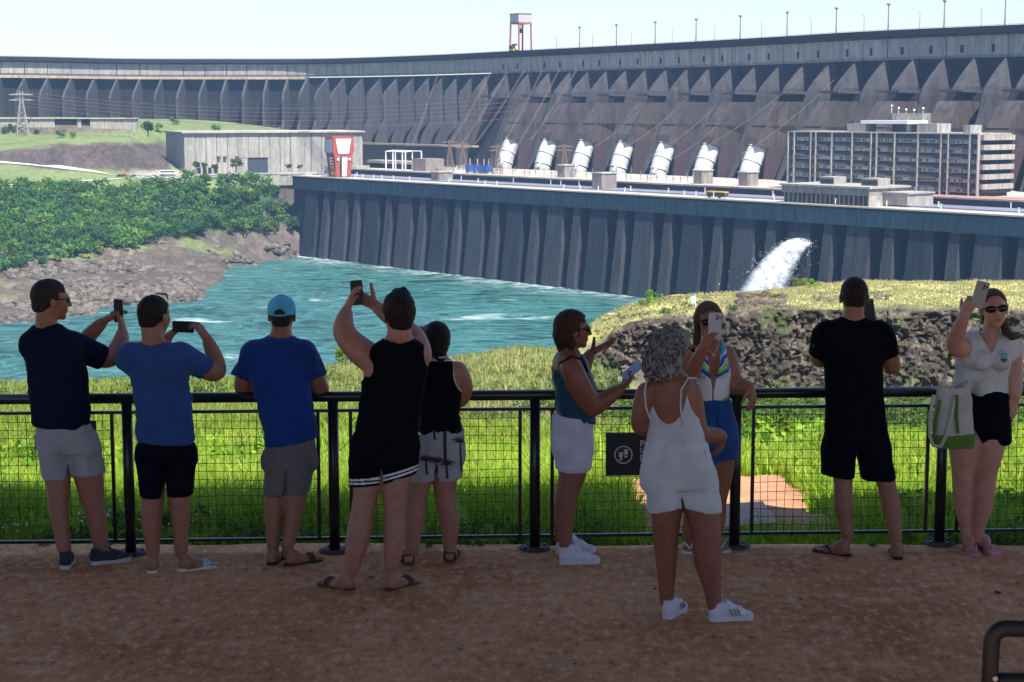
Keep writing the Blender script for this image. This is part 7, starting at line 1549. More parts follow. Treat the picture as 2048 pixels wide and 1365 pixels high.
p.hand(pb[-1], (-.85, .2, .45), (-.3, .3, .3), -1, curl=(16, 30, 22), thumb=(.7, .6, 10), fore=pb[-2], scale=1.05)
nk = p.w(798, 694, .0); p.head(p.w(797, 632, .04), Rm(.30, .10), 1.10, neck=nk, nr=.070); p.finish()
rh = random.Random(5); ex = [ell(p.L(.0, -.002, .082), V3(.076, .092, .052), p.hR, .02)]
ex += [rc(p.L(.004, .02, .116), p.L(.026, .016, .134), .030, .022, .02), rc(p.L(.0, -.02, .118), p.L(-.014, .02, .128), .028, .018, .02), rc(p.L(.03, .0, .105), p.L(.045, .0, .118), .022, .018, .02)]
p.hair_cap(H_dark, .013, line=.062, nape=-.062, side=.010, noise_amp=.005, extra=ex, hi=p.hc+.22, freq=(60, 60, 22))
arm1 = lambda P, c=p.w(712, 716, .0), c2=p.w(738, 733, -.02): np.minimum(np.linalg.norm((P-c)*V3(1.0, .35, .62), axis=-1)-.088, np.linalg.norm((P-c2)*V3(1.5, .3, .9), axis=-1)-.052)
arm2 = lambda P, c=p.w(876, 704, .0): np.linalg.norm((P-c)*V3(1.0, .35, .62), axis=-1)-.082
p.cloth('tank_top', [loft(cl, k=.03, rnd=.03, grow=.004)], C_black, cuts=[arm1, arm2, lambda P, c=p.w(797, 660, .0): np.linalg.norm((P-c)*V3(.95, 1, .72), axis=-1)-.088], fold=0.0102, seed=41)
sc_ = p.rows([(930, 700, 836, .12), (890, 702, 840, .125), (860, 708, 838, .12)], yaw=.1)
eL, eR = p.w(731, 966, .04), p.w(796, 953, .04); sA = rc(p.w(738, 895, .0), p.w(731, 1000, .04), .108, .104, .04); sB = rc(p.w(800, 895, .0), p.w(796, 990, .04), .104, .094, .04); dA = V3(.08, -.1, -1); dB = V3(.30, -.1, -1)
p.cloth('shorts', [loft(sc_, k=.03, grow=-.003), flat(sA, eL, dA), flat(sB, eR, dB)]+sleg(p, 0, (738, 895, .1), (731, 1000, .1), (731, 966), dA)+sleg(p, 1, (800, 895, .1), (796, 990, .09), (796, 953), dB), C_black, cuts=[gap(p, (765, 925), (765, 970), .016)], fold=0.0068, ff=(12, 12, 4), seed=42, h=.005)
sho4 = [o for o in p.root.children if o.name.startswith('shorts')][0]; me4 = sho4.data; me4.materials.append(C_seam); c4_ = np.empty(len(me4.polygons)*3); me4.polygons.foreach_get('center', c4_); c4_ = c4_.reshape(-1, 3)+p.base; xm = p.w(766, 940)[0]
dd4 = np.where(c4_[:, 0] < xm, -((c4_-eL)@unit(dA)), -((c4_-eR)@unit(dB))); me4.polygons.foreach_set('material_index', (((dd4 > .007) & (dd4 < .019)) | ((dd4 > .028) & (dd4 < .040))).astype(np.int32))
p.band(pa[-1]-unit(pa[-1]-pa[-2])*.03, pa[-1]-pa[-2], .0295, D_band, w=.008, t=.004, name='bracelet'); p.band(pb[-1]-unit(pb[-1]-pb[-2])*.01, pb[-1]-pb[-2], .0285, R_band, w=.024)
phone(p.w(714, 586, .36), PR((.1, -.97, .15), roll=-4), 'black phone held high in both hands by the man in the tank top', w=.074, h=.152)
# ---------------------------------------------------------------- 5 woman behind him, palm-print shorts
m, t, b = newmat('white_shorts_cloth_palm'); b.inputs['Base Color'].default_value = (.40, .38, .39, 1); b.inputs['Roughness'].default_value = .85; C_palm = m
p = Person('woman in black top and pale palm-print shorts standing behind the man in the tank top', GY(1126)+.08, SK['light'], 860, 1115)
h0, t0, _, _ = leg(p, [(838, 886, 905), (822, 866, 950), (814, 853, 990), (811, 848, 1040), (812, 840, 1075), (812, 834, 1104)], (818, 1131), -15)
h1, t1, _, _ = leg(p, [(876, 924, 905), (868, 914, 955), (871, 910, 995), (880, 916, 1035), (886, 914, 1070), (888, 909, 1098)], (899, 1126), 4)
p.sandal(h0, t0, S_brown, S_brown, straps='buckle'); p.sandal(h1, t1, S_brown, S_brown, straps='buckle')
R_ = [(870, 836, 930, .115), (830, 838, 921, .105), (790, 832, 925, .11), (760, 830, 925, .11), (738, 836, 920, .10), (724, 852, 908, .075), (714, 862, 898, .055)]
cl = [(z, x, y, a-.008, b-.008, w) for z, x, y, a, b, w in p.rows(R_, yaw=-.1)]; bd = [(z, x, y, a-.006, b-.006, w) for z, x, y, a, b, w in cl]; p.body += [loft(bd, k=.05)]
pa, _ = arm(p, [(914, 744, .0, 46), (925, 776, .06, 40), (912, 800, .14, 34), (880, 760, .26, 26), (858, 690, .32, 19)])
p.hand(pa[-1], (-.3, .2, .9), (-.8, .2, 0), -1, curl=(20, 40, 30), fore=pa[-2], scale=.92)
pb, _ = arm(p, [(845, 744, .0, 44), (832, 776, .06, 38), (838, 790, .14, 32), (842, 740, .26, 26), (842, 690, .32, 19)])
p.hand(pb[-1], (.1, .2, .9), (.8, .2, 0), 1, curl=(20, 40, 30), fore=pb[-2], scale=.92)
nk = p.w(882, 728, .0); p.head(p.w(873, 683, .05), Rm(.18, .0), .98, neck=nk, nr=.048, female=True); p.finish()
L_ = p.L; ex = [ell(L_(0, -.075, -.02), V3(.058, .05, .085), p.hR, .03), rc(L_(.01, -.10, -.05), L_(.012, -.105, -.115), .036, .020, .02), rc(L_(.012, -.105, -.11), L_(.006, -.10, -.16), .018, .010, .02)]
p.hair_cap(H_black, .013, line=.05, nape=-.075, side=.03, noise_amp=.003, extra=ex, lo=p.hc-.24)
mb = MB(); c_ = Vector(L_(.012, -.112, -.085)); mb.tube([c_+Vector((.02*math.cos(a), .015*math.sin(a), 0)) for a in np.linspace(0, 6.28, 12, endpoint=False)], .006, 6, closed=True); p.mbo('hair_tie', mb, S_lace)
aR = lambda P, c=p.w(940, 738, .0): np.linalg.norm((P-c)*V3(1.0, .35, .66), axis=-1)-.100
aL = lambda P, c=p.w(820, 735, .0): np.linalg.norm((P-c)*V3(1.0, .35, .62), axis=-1)-.070
nkc = lambda P, c=p.w(881, 706, .0): np.linalg.norm((P-c)*V3(.8, 1, .9), axis=-1)-.066
p.cloth('top', [loft(cl, k=.03, rnd=.03, grow=.004)], C_black, cuts=[aR, aL, nkc], fold=0.0102, seed=51)
prs = loft(cl, k=.03, rnd=.03, grow=.0065)
p.cloth('piping', [prs], C_seam, cuts=[lambda P: loft(cl, k=.03, rnd=.03, grow=-.002)[0](P), lambda P: -(aR(P)-.006) if False else np.where(np.minimum(np.abs(aR(P)-.003), np.abs(nkc(P)-.003)) < .0045, 1.0, -1.0)*.01, aR, aL, nkc], fold=0, h=.0045, fine=0, lo=p.w(846, 800, -.14)-V3(0, 0, 0), hi=p.w(940, 690, .16))
sc_ = p.rows([(925, 832, 933, .12), (890, 836, 932, .125), (850, 840, 926, .11)], yaw=-.1)
ZSH = p.w(880, 956, .02)
sho = p.cloth('shorts', [loft(sc_, k=.03, grow=-.003), *sleg(p, 0, (862, 900, .085), (845, 990, .085), (850, 958), V3(0, 0, -1)), *sleg(p, 1, (902, 900, .088), (898, 990, .088), (898, 955), V3(0, 0, -1))], C_palm, cuts=[gap(p, (868, 925), (875, 958), .014)], fold=0.0136, ff=(12, 12, 5), seed=52)
# palm print: trunks and fronds laid on the cloth
M_print = plain('charcoal_palm_print', (.03, .027, .028), .85)
def print_on(obj, person, marks, mat, name='palm_print'):
    """flat print: thin strips projected onto the garment along the viewing side, following its surface"""
    from mathutils.bvhtree import BVHTree
    me = obj.data; bvh = BVHTree.FromPolygons([v.co.copy() for v in me.vertices], [tuple(q.vertices) for q in me.polygons]); mb = MB()
    for (pl, w0_, w1_) in marks:
        pts = []
        for (x, y) in pl:
            r = ray(x, y); o_ = Vector((0, 0, H))-Vector(person.base); h_ = bvh.ray_cast(o_, r.normalized())
            if h_[0] is not None: pts.append((h_[0], h_[1]))
        if len(pts) < 2: continue
        n = len(pts); vs = []
        for i, (c, nr) in enumerate(pts):
            d = (pts[min(i+1, n-1)][0]-pts[max(i-1, 0)][0]); s_ = d.cross(nr).normalized() if d.length > 1e-6 else Vector((1, 0, 0)); w_ = w0_+(w1_-w0_)*i/(n-1); nn_ = nr if nr.y < 0 else -nr; vs += [c+s_*w_+nn_*.003, c-s_*w_+nn_*.003]
        mb.add(vs, [(2*i, 2*i+2, 2*i+3, 2*i+1) for i in range(n-1)])
    return link(name, mb.mesh(name), mat, obj, True)
def sub_line(a, b_, n=6, bow=0): return [(a[0]+(b_[0]-a[0])*i/n, a[1]+(b_[1]-a[1])*i/n+bow*4*(i/n)*(1-i/n)) for i in range(n+1)]
mk = []
for (cx, cy, tr_) in ((893, 930, 958), (873, 925, 958), (920, 885, 945), (868, 862, 880), (852, 922, 950), (912, 858, 866)):
    if tr_: mk.append((sub_line((cx, cy), (cx+2, tr_)), .006, .008))
    for a in (200, 232, 262, 290, 325, 350, 175, 15): an = math.radians(a); L_p = 19 if a not in (15, 175) else 15; mk.append((sub_line((cx, cy), (cx+L_p*math.cos(an), cy+L_p*.62*math.sin(an)), 6, -3.5 if 180 < a < 360 else -2), .0075, .0015))
mk.append((sub_line((889, 852), (891, 925), 12), .010, .010))
print_on(sho, p, mk, M_print)
phone(p.w(842, 671, .40), PR((0, -1, 0), roll=90), 'dark phone just showing beside the head of the woman in palm-print shorts', w=.072, h=.145)
# ---------------------------------------------------------------- 6 woman in petrol top, profile
p = Person('woman in petrol blue top and white shorts gesturing with an open hand', GY(1124)+.10, SK['brown'], 1140, 1125)
h0, t0, pts0, _ = leg(p, [(1106, 1182, 900), (1119, 1172, 943), (1112, 1156, 985), (1110, 1150, 1015), (1116, 1144, 1060), (1121, 1141, 1092)], (1124, 1128), 84, bare=False)
h1, t1, pts1, _ = leg(p, [(1112, 1180, 900), (1120, 1168, 950), (1118, 1152, 1000), (1112, 1142, 1030), (1112, 1134, 1060), (1112, 1130, 1080)], (1117, 1107), 84, bare=False, hip=.10)
p.shoe(h0-adir(84)*.018, t0-adir(84)*.012, S_white, S_white, high=.02, lace=S_lace, sole_h=.034); p.shoe(h1-adir(84)*.018, t1-adir(84)*.012, S_white, S_white, high=.02, lace=S_lace, sole_h=.034)
R_ = [(905, 1102, 1188, .155), (860, 1102, 1186, .16), (830, 1112, 1192, .145), (795, 1110, 1195, .14), (760, 1104, 1190, .15), (730, 1101, 1178, .155), (712, 1106, 1168, .14), (700, 1120, 1158, .07)]
cl = [(z, x, y, a-.008, b-.008, w) for z, x, y, a, b, w in p.rows(R_, yaw=-1.35)]; cl = [(z, x, y+.05, a, b_, w) for z, x, y, a, b_, w in cl]; bd = [(z, x, y, a-.006, b_-.006, w) for z, x, y, a, b_, w in cl]; p.body += [loft(bd, k=.05)]
pa, _ = arm(p, [(1142, 734, -.10, 44), (1158, 772, -.10, 46), (1180, 806, -.08, 40), (1190, 812, -.06, 36), (1215, 796, -.05, 30), (1240, 778, -.02, 20)])
p.hand(pa[-1], (.75, .1, .55), (-.3, .2, .9), -1, curl=(30, 45, 35), thumb=(.6, .6, 20), fore=pa[-2], scale=.92)
pb, _ = arm(p, [(1148, 728, .22, 40), (1160, 752, .24, 36), (1166, 735, .25, 30), (1182, 706, .28, 19)])
p.hand(pb[-1], (.86, .1, .40), (.0, .35, .75), 1, curls=[(4, 8, 6), (2, 6, 5), (-2, 5, 4), (-6, 4, 4)], spread=.16, thumb=(.85, .30, 2), fore=pb[-2], scale=1.0)
nk = p.w(1138, 712, .05); p.head(p.w(1146, 662, .05), Rm(-1.38, .0), 1.03, neck=nk, nr=.050, female=True); p.finish()
L_ = p.L; ex = [ell(L_(0, -.035, -.03), V3(.076, .062, .085), p.hR, .03), rc(L_(.055, -.02, .0), L_(.055, -.02, -.095), .028, .020, .02), rc(L_(-.055, -.02, .0), L_(-.055, -.02, -.095), .028, .020, .02), rc(L_(0, -.07, -.03), L_(0, -.060, -.125), .055, .030, .03)]
p.hair_cap(H_brown, .014, line=.062, nape=-.16, side=.014, noise_amp=.003, extra=ex, lo=p.hc-.22)
p.glasses(M_frame, M_lens, w=.058, hgt=.042); mb = MB(); c_ = Vector(L_(.080, .0, -.042)); mb.tube([c_+Vector(p.hR@V3(0, .009*math.cos(a), .009*math.sin(a))) for a in np.linspace(0, 6.28, 14, endpoint=False)], .0022, 6, closed=True); p.mbo('earring', mb, Au)
def neckline6(P):
    v = P-p.w(1130, 705, .05); return np.linalg.norm(v*V3(1.25, .80, .85), axis=-1)-.135
ar6 = lambda P, c=p.w(1150, 726, -.12): np.linalg.norm((P-c)*V3(.95, .8, .62), axis=-1)-.075
p.cloth('top', [loft(cl, k=.03, rnd=.03, grow=.007)], C_teal, cuts=[neckline6, ar6, lambda P, z=p.w(1150, 838)[2], x0=p.w(1115, 838)[0]: P[..., 2]-(z+.03-.28*(P[..., 0]-x0))], fold=.018, ff=(9, 9, 8), seed=61)
for sy in (-.12, .20):
    s_a = p.w(1118, 728, sy); s_b = p.w(1143, 714, sy-.01); s_c = p.w(1166, 724, sy-.02); s_d = p.w(1176, 745, sy-.02); mb = MB(); mb.tube([Vector(v) for v in (s_a, s_b+V3(0, 0, .004), s_c+V3(0, 0, .010), s_d)], .007, 6); p.mbo('strap', mb, C_navy)
sc_ = p.rows([(915, 1103, 1188, .15), (880, 1100, 1189, .16), (850, 1102, 1188, .155), (828, 1106, 1187, .145)], yaw=-1.35); sc_ = [(z, x, y+.05, a, b_, w) for z, x, y, a, b_, w in sc_]
p.cloth('shorts', [loft(sc_, k=.03, grow=-.003), *sleg(p, 0, (1144, 880, .128), (1153, 985, .112), (1150, 938), V3(-.06, 0, -1)), *sleg(p, 1, (1146, 880, .12), (1155, 985, .105), (1150, 932), V3(-.06, 0, -1))], C_white, fold=.018, ff=(11, 11, 4), seed=62)
p.band(pa[-1]-unit(pa[-1]-pa[-2])*.03, pa[-1]-pa[-2], .026, Y_band, w=.022); p.band(pa[-1]-unit(pa[-1]-pa[-2])*.012, pa[-1]-pa[-2], .026, R_band, w=.010); p.band(pa[-1]-unit(pa[-1]-pa[-2])*.06, pa[-1]-pa[-2], .028, W_band, w=.012, t=.005, name='watch'); p.band(pb[-1]-unit(pb[-1]-pb[-2])*.03, pb[-1]-pb[-2], .026, W_band, w=.012, t=.006, name='watch')
mb = MB()
for i in range(6): c_ = p.w(1180+i*2.2, 752+i*9, -.02+i*.004); mb.add([Vector(c_+V3(-.012, -.006, .02)), Vector(c_+V3(.012, -.004, .01)), Vector(c_+V3(.014, -.004, -.02)), Vector(c_+V3(-.004, -.006, -.012))], [(0, 1, 2, 3)])
phone(p.w(1265, 741, .0), PR((-.45, -.55, .70), up=(.62, .0, .78)), 'pale phone held low by the woman in the petrol blue top', case=(.30, .40, .48), screen=plain('painted_sky_reflection_screen', (.30, .42, .50), .15, spec=.8))  # pale blue screen colour holds a painted reflection of the sky
# ---------------------------------------------------------------- 7 woman with grey curls, white romper
p = Person('woman with curly grey hair in white strappy top and pale linen shorts, nearest the camera', GY(1236)+.08, SK['brown'], 1375, 1230)
h0, t0, pts0, _ = leg(p, [(1292, 1368, 960), (1302, 1364, 1010), (1306, 1358, 1050), (1310, 1354, 1085), (1313, 1352, 1120), (1318, 1348, 1165), (1322, 1344, 1205)], (1335, 1238), 28, bare=False)
h1, t1, pts1, _ = leg(p, [(1362, 1434, 960), (1368, 1438, 1010), (1382, 1440, 1060), (1388, 1440, 1095), (1392, 1440, 1130), (1408, 1440, 1175), (1416, 1440, 1212)], (1424, 1242), 80, bare=False)
p.shoe(h0-adir(28)*.018, t0-adir(28)*.012, S_white, S_white, lace=S_lace, stripes=S_gold, sole_h=.032); p.shoe(h1-adir(80)*.018, t1-adir(80)*.0125, S_white, S_white, lace=S_lace, stripes=S_gold, sole_h=.032)
R_ = [(965, 1284, 1430, .125), (935, 1282, 1428, .125), (900, 1290, 1414, .115), (868, 1294, 1410, .105), (835, 1293, 1402, .11), (800, 1290, 1398, .11), (775, 1288, 1396, .105), (757, 1296, 1390, .09), (745, 1318, 1374, .06)]
cl = [(z, x, y, a-.008, b-.008, w) for z, x, y, a, b, w in p.rows(R_, yaw=-.25)]; bd = [(z, x, y, a-.007, b-.007, w) for z, x, y, a, b, w in cl]; p.body += [loft(bd, k=.05)]
pa, _ = arm(p, [(1384, 780, .0, 38), (1389, 820, .0, 38), (1396, 858, .0, 35), (1404, 870, .03, 33), (1432, 872, .08, 28), (1444, 874, .12, 20)])
p.hand(pa[-1], (-.06, .35, -.9), (-.7, .4, .1), 1, curl=(20, 30, 25), thumb=(.5, .8, 10), fore=pa[-2], scale=.92)
pb, _ = arm(p, [(1292, 782, .0, 38), (1284, 820, .0, 37), (1281, 848, .02, 34), (1290, 856, .10, 32), (1312, 850, .18, 22)])
p.hand(pb[-1], (.7, .5, .0), (.3, -.2, .8), 1, curl=(25, 35, 25), fore=pb[-2], scale=.92)
nk = p.w(1345, 760, .0); p.head(p.w(1349, 700, .05), Rm(-1.02, -.08), 1.04, neck=nk, nr=.052, female=True); p.finish()
L_ = p.L; rh = random.Random(12); ex = [ell(L_(0, -.045, -.015), V3(.100, .098, .115), p.hR, .03), ell(L_(.01, -.065, -.10), V3(.105, .085, .075), p.hR, .03)]
curls = []
for i in range(210):
    th = rh.uniform(0, 6.283); u_ = rh.uniform(-.85, 1); 
    d_ = V3(math.cos(th)*math.sqrt(1-u_*u_), math.sin(th)*math.sqrt(1-u_*u_), u_)
    if d_[1] > .35 and d_[2] < .55: continue
    c_ = V3(0, -.045, -.03)+d_*V3(.108, .112, .150)*rh.uniform(.90, 1.12)
    if c_[2] < -.03: c_ = c_*V3(1, 1, 1)+V3(0, -.02, 0)
    t1_ = unit(np.cross(d_, V3(rh.uniform(-1, 1), rh.uniform(-1, 1), rh.uniform(-.3, .3)))); t2_ = np.cross(d_, t1_); r_ = rh.uniform(.013, .026); a0 = rh.uniform(0, 6.28); sp = [c_+(t1_*math.cos(a0+q*.9)+t2_*math.sin(a0+q*.9))*r_+V3(0, 0, -.004*q) for q in range(6)]
    for q in range(5): curls.append(rc(L_(*sp[q]), L_(*sp[q+1]), .0062, .0052, .003))
p.hair_cap(H_grey, .012, line=.060, nape=-.17, side=.020, noise_amp=.004, extra=ex+curls, lo=p.hc-.23, hi=p.hc+.19, freq=(55, 55, 30), h=.004)
p.glasses(M_frame, M_lens, w=.058, hgt=.042)
backU = lambda P, c=p.w(1338, 772, -.12): np.linalg.norm((P-c)*V3(1.35, .55, .62), axis=-1)-.135
sideA = lambda P, c=p.w(1415, 768, .0): np.linalg.norm((P-c)*V3(.95, .45, .62), axis=-1)-.125
sideB = lambda P, c=p.w(1268, 772, .0): np.linalg.norm((P-c)*V3(.95, .45, .62), axis=-1)-.115
topz = p.w(1340, 752)[2]
p.cloth('top', [loft(cl, k=.03, rnd=.03, grow=.005)], C_rib, cuts=[backU, sideA, sideB, lambda P, z=topz: (z-.155)-P[..., 2] if False else -(P[..., 2]-(z-.02))], fold=0.0068, seed=71)
for x0, x1, y0 in ((1372, 1366, 1), (1290, 1290, 0)):
    q_ = [(1366, 852), (1361, 815), (1362, 780), (1376, 757), (1392, 757)] if y0 else [(1304, 850), (1292, 815), (1289, 785), (1293, 762), (1302, 752)]
    pts_ = []
    for j, (x, y) in enumerate(q_):
        d_ = [-.115, -.125, -.12, -.07, .0][j]; pts_.append(Vector(p.w(x, y, d_)))
    pts_ += [Vector(p.w(q_[-1][0]+2, q_[-1][1]+18, .08))]; mb = MB(); mb.tube(pts_, .0055, 6); p.mbo('strap', mb, C_rib)
sc_ = p.rows([(975, 1284, 1432, .13), (940, 1283, 1428, .13), (905, 1290, 1416, .12), (880, 1294, 1411, .11)], yaw=-.25)
p.cloth('shorts', [loft(sc_, k=.03, grow=.006), *sleg(p, 0, (1326, 935, .104), (1330, 1050, .108), (1330, 1012), V3(.22, 0, -1)), *sleg(p, 1, (1388, 935, .105), (1400, 1050, .110), (1400, 1013), V3(-.18, 0, -1))], C_cream, cuts=[gap(p, (1358, 975), (1367, 1024), .012)], fold=.019, ff=(11, 11, 4), seed=72)
mb = MB(); mb.tube([Vector(p.w(x, y, -.10+i*.012)) for i, (x, y) in enumerate([(1408, 900), (1413, 920), (1414, 940), (1410, 955)])], [.002, .006, .007, .002], 8); p.mbo('pocket_shadow_line', mb, plain('painted_pocket_shadow', (.20, .20, .19), .9))  # dark line painting in the shadow of the pocket opening
p.band(pa[-1]-unit(pa[-1]-pa[-2])*.012, pa[-1]-pa[-2], .025, Au, w=.008, name='bracelet')
# ---------------------------------------------------------------- 8 woman in colourful bodysuit, facing us
p = Person('woman facing us in colourful swimsuit and denim shorts, phone in front of her face', GY(1112)+.02, SK['tan'], 1400, 1112)
p.footside = -1
h0, t0, _, _ = leg(p, [(1400, 1446, 895), (1385, 1425, 955), (1372, 1408, 1000), (1368, 1404, 1035), (1366, 1396, 1065), (1366, 1388, 1088)], (1378, 1090), 188, hip=.04)
p.footside = 1
h1, t1, _, _ = leg(p, [(1428, 1474, 895), (1426, 1464, 955), (1422, 1452, 1000), (1418, 1450, 1035), (1420, 1444, 1065), (1422, 1442, 1085)], (1428, 1088), 168, hip=.04)
p.footside = -1; p.sandal(h0, t0, S_pale, S_lace); p.footside = 1; p.sandal(h1, t1, S_pale, S_lace)
R_ = [(880, 1390, 1476, .11), (845, 1392, 1470, .105), (805, 1398, 1459, .09), (775, 1394, 1462, .10), (745, 1388, 1464, .11), (718, 1384, 1462, .11), (695, 1384, 1458, .09), (682, 1396, 1446, .06)]
cl = [(z, x, y, a-.008, b-.008, w) for z, x, y, a, b, w in p.rows(R_, yaw=.15, dY=.08)]; bd = [(z, x, y, a-.006, b-.006, w) for z, x, y, a, b, w in cl]; p.body += [loft(bd, k=.05)]
for x_ in (1406, 1442): p.body.append(ell(p.w(x_, 736, -.015), V3(.05, .045, .05), None, .03))
pa, _ = arm(p, [(1388, 704, .08, 36), (1378, 738, .0, 34), (1379, 750, -.03, 32), (1393, 722, -.12, 28), (1410, 692, -.19, 19)])
p.hand(pa[-1], (.35, -.05, .92), (.5, .7, -.1), 1, curl=(35, 45, 30), thumb=(.6, .5, 20), fore=pa[-2], scale=.95)
pb, _ = arm(p, [(1454, 706, .10, 34), (1464, 742, .10, 32), (1468, 766, .08, 30), (1482, 772, .04, 27), (1500, 774, .0, 19)])
p.hand(pb[-1], (.22, -.30, -.88), (-.5, .4, -.3), -1, curl=(25, 30, 20), thumb=(.5, .7, 15), fore=pb[-2], scale=.95)
nk = p.w(1419, 694, .08); p.head(p.w(1417, 644, .06), Rm(math.pi+.10, -.02), .98, neck=nk, nr=.046, female=True); p.finish()
L_ = p.L; ex = [rc(L_(.068, .0, .03), L_(.080, -.005, -.13), .024, .018, .03), rc(L_(-.068, .0, .03), L_(-.072, -.02, -.10), .022, .014, .03), ell(L_(0, -.05, -.05), V3(.07, .045, .10), p.hR, .03), rc(L_(.070, .0, -.09), L_(.075, .0, -.17), .020, .012, .02)]
p.hair_cap(H_lt, .014, line=.062, nape=-.20, side=.018, noise_amp=.003, extra=ex, lo=p.hc-.25)
p.glasses(M_frame, M_lens, w=.060, hgt=.044)
m, t, b = newmat('colourful_striped_swimsuit'); C_suit = m; g_ = N(t, 'ShaderNodeNewGeometry'); sx = N(t, 'ShaderNodeSeparateXYZ'); t.links.new(g_.outputs['Position'], sx.inputs[0]); cxw = float(p.w(1427, 740, 0)[0])
mm = lambda op, a, b_=None: (lambda n: ([t.links.new(v, n.inputs[i]) if isinstance(v, bpy.types.NodeSocket) else setattr(n.inputs[i], 'default_value', v) for i, v in enumerate((a, b_)) if v is not None], n.outputs[0])[1])(N(t, 'ShaderNodeMath', operation=op))
ax = mm('ABSOLUTE', mm('SUBTRACT', sx.outputs['X'], cxw)); dg = mm('ADD', mm('MULTIPLY', ax, -.85), mm('MULTIPLY', sx.outputs['Z'], 1.0)); zc0 = float(p.w(1427, 740)[2]); q_ = mm('DIVIDE', mm('SUBTRACT', dg, zc0-.30), .46)
wob = noise(t, pos_scaled(t, (1, 1, 1)), 9, 2); q2_ = mm('ADD', q_, mm('MULTIPLY', wob, .16))
r_ = N(t, 'ShaderNodeValToRGB'); r_.color_ramp.interpolation = 'CONSTANT'; st_ = [(0, (.10, .34, .14)), (.10, (.66, .68, .68)), (.14, (.03, .34, .33)), (.18, (.22, .48, .16)), (.22, (.72, .72, .72)), (.54, (.72, .72, .72)), (.57, (.01, .06, .40)), (.62, (.02, .36, .46)), (.66, (.32, .64, .05)), (.71, (.72, .72, .72)), (.735, (.01, .07, .45)), (.80, (.72, .72, .72)), (.83, (.02, .42, .52))]
while len(r_.color_ramp.elements) < len(st_): r_.color_ramp.elements.new(.5)
for e_, (ps, c_) in zip(r_.color_ramp.elements, st_): e_.position = ps; e_.color = (*c_, 1)
t.links.new(q2_, r_.inputs[0]); t.links.new(r_.outputs[0], b.inputs['Base Color']); b.inputs['Roughness'].default_value = .6
vneck = lambda P, c=p.w(1427, 700, .0): np.maximum(np.abs(P[..., 0]-c[0])*1.0-.052*np.clip((P[..., 2]-p.w(1427, 780)[2])/.30, 0, 1)-.004, P[..., 1]-(p.Y+.05))
aL8 = lambda P, c=p.w(1478, 700, .08): np.linalg.norm((P-c)*V3(1, .4, .6), axis=-1)-.085
aR8 = lambda P, c=p.w(1372, 700, .08): np.linalg.norm((P-c)*V3(1, .4, .6), axis=-1)-.085
p.cloth('swimsuit', [loft(cl, k=.03, rnd=.03, grow=.004)]+[ell(p.w(x_, 736, -.015), V3(.055, .05, .055), None, .03) for x_ in (1406, 1442)], C_suit, cuts=[vneck, aL8, aR8, lambda P, c=p.w(1421, 676, .08): np.linalg.norm((P-c)*V3(.85, .6, 1), axis=-1)-.062], fold=0.0051, seed=81, h=.006)
sc_ = p.rows([(890, 1394, 1476, .115), (850, 1396, 1473, .11), (815, 1400, 1462, .095), (797, 1401, 1460, .09)], yaw=.15, dY=.08)
p.cloth('denim_shorts', [loft(sc_, k=.03, grow=.008), *sleg(p, 0, (1418, 870, .080), (1412, 960, .082), (1412, 922), V3(0, 0, -1)), *sleg(p, 1, (1450, 870, .080), (1453, 960, .080), (1453, 915), V3(0, 0, -1))], C_denim, fold=0.0102, ff=(11, 11, 5), seed=82)
mb = MB(); mb.tube([Vector(p.w(1436, 808, -.03)), Vector(p.w(1436, 835, -.045)), Vector(p.w(1434, 870, -.055))], .0022, 5); p.mbo('fly_seam', mb, C_navy)
mb = MB(); mb.tube([Vector(p.w(x, y, -.03+.0*i)) for i, (x, y) in enumerate([(1408, 688), (1418, 702), (1427, 708), (1432, 700), (1438, 688)])], .0015, 5); mb.tube([Vector(p.w(1427, 708, -.035)), Vector(p.w(1427, 712, -.037))], .007, 8); p.mbo('necklace', mb, S_lace)
mb = MB(); c_ = Vector(L_(.082, .0, -.045)); mb.tube([c_, c_+Vector((0, 0, -.018))], .005, 8); p.mbo('earring', mb, S_lace)
p.band(pa[-1]-unit(pa[-1]-pa[-2])*.035, pa[-1]-pa[-2], .026, Y_band, w=.024)
phone(p.w(1430, 652, -.20), PR((-.12, .98, .08)), 'white phone with dark lenses held before her face by the woman in denim shorts', case=(.50, .50, .53), w=.082, h=.160, camside=1)
# ---------------------------------------------------------------- 9 man all in black
p = Person('man in black T-shirt and black shorts seen from behind, phone at his face', GY(1110)+.10, SK['tan'], 1735, 1105)
h0, t0, _, _ = leg(p, [(1646, 1708, 905), (1668, 1704, 955), (1670, 1702, 985), (1670, 1704, 1015), (1680, 1704, 1050), (1688, 1706, 1078)], (1699, 1113), -52)
h1, t1, _, _ = leg(p, [(1718, 1782, 905), (1752, 1788, 955), (1760, 1792, 985), (1766, 1800, 1015), (1776, 1802, 1050), (1782, 1802, 1083)], (1795, 1120), 8)
p.sandal(h0, t0, S_blackr, S_blackr); p.sandal(h1, t1, S_blackr, S_blackr)
cl, bd = torso_pair(p, [(870, 1646, 1776, .12), (820, 1648, 1773, .12), (770, 1648, 1768, .115), (725, 1644, 1768, .12), (690, 1636, 1774, .12), (660, 1640, 1770, .105), (643, 1662, 1748, .08), (634, 1680, 1730, .06)], yaw=.0)
p.body += [loft(bd, k=.04)]
sh = p.w(1764, 664, .0); s2 = p.w(1648, 664, .0)
pa, ra = arm(p, [(1766, 672, .0, 44), (1776, 705, .05, 38), (1784, 732, .12, 33), (1772, 690, .26, 27), (1752, 650, .30, 20)])
p.hand(pa[-1], (-.35, .1, .9), (-.8, .1, .1), -1, curl=(30, 40, 30), fore=pa[-2])
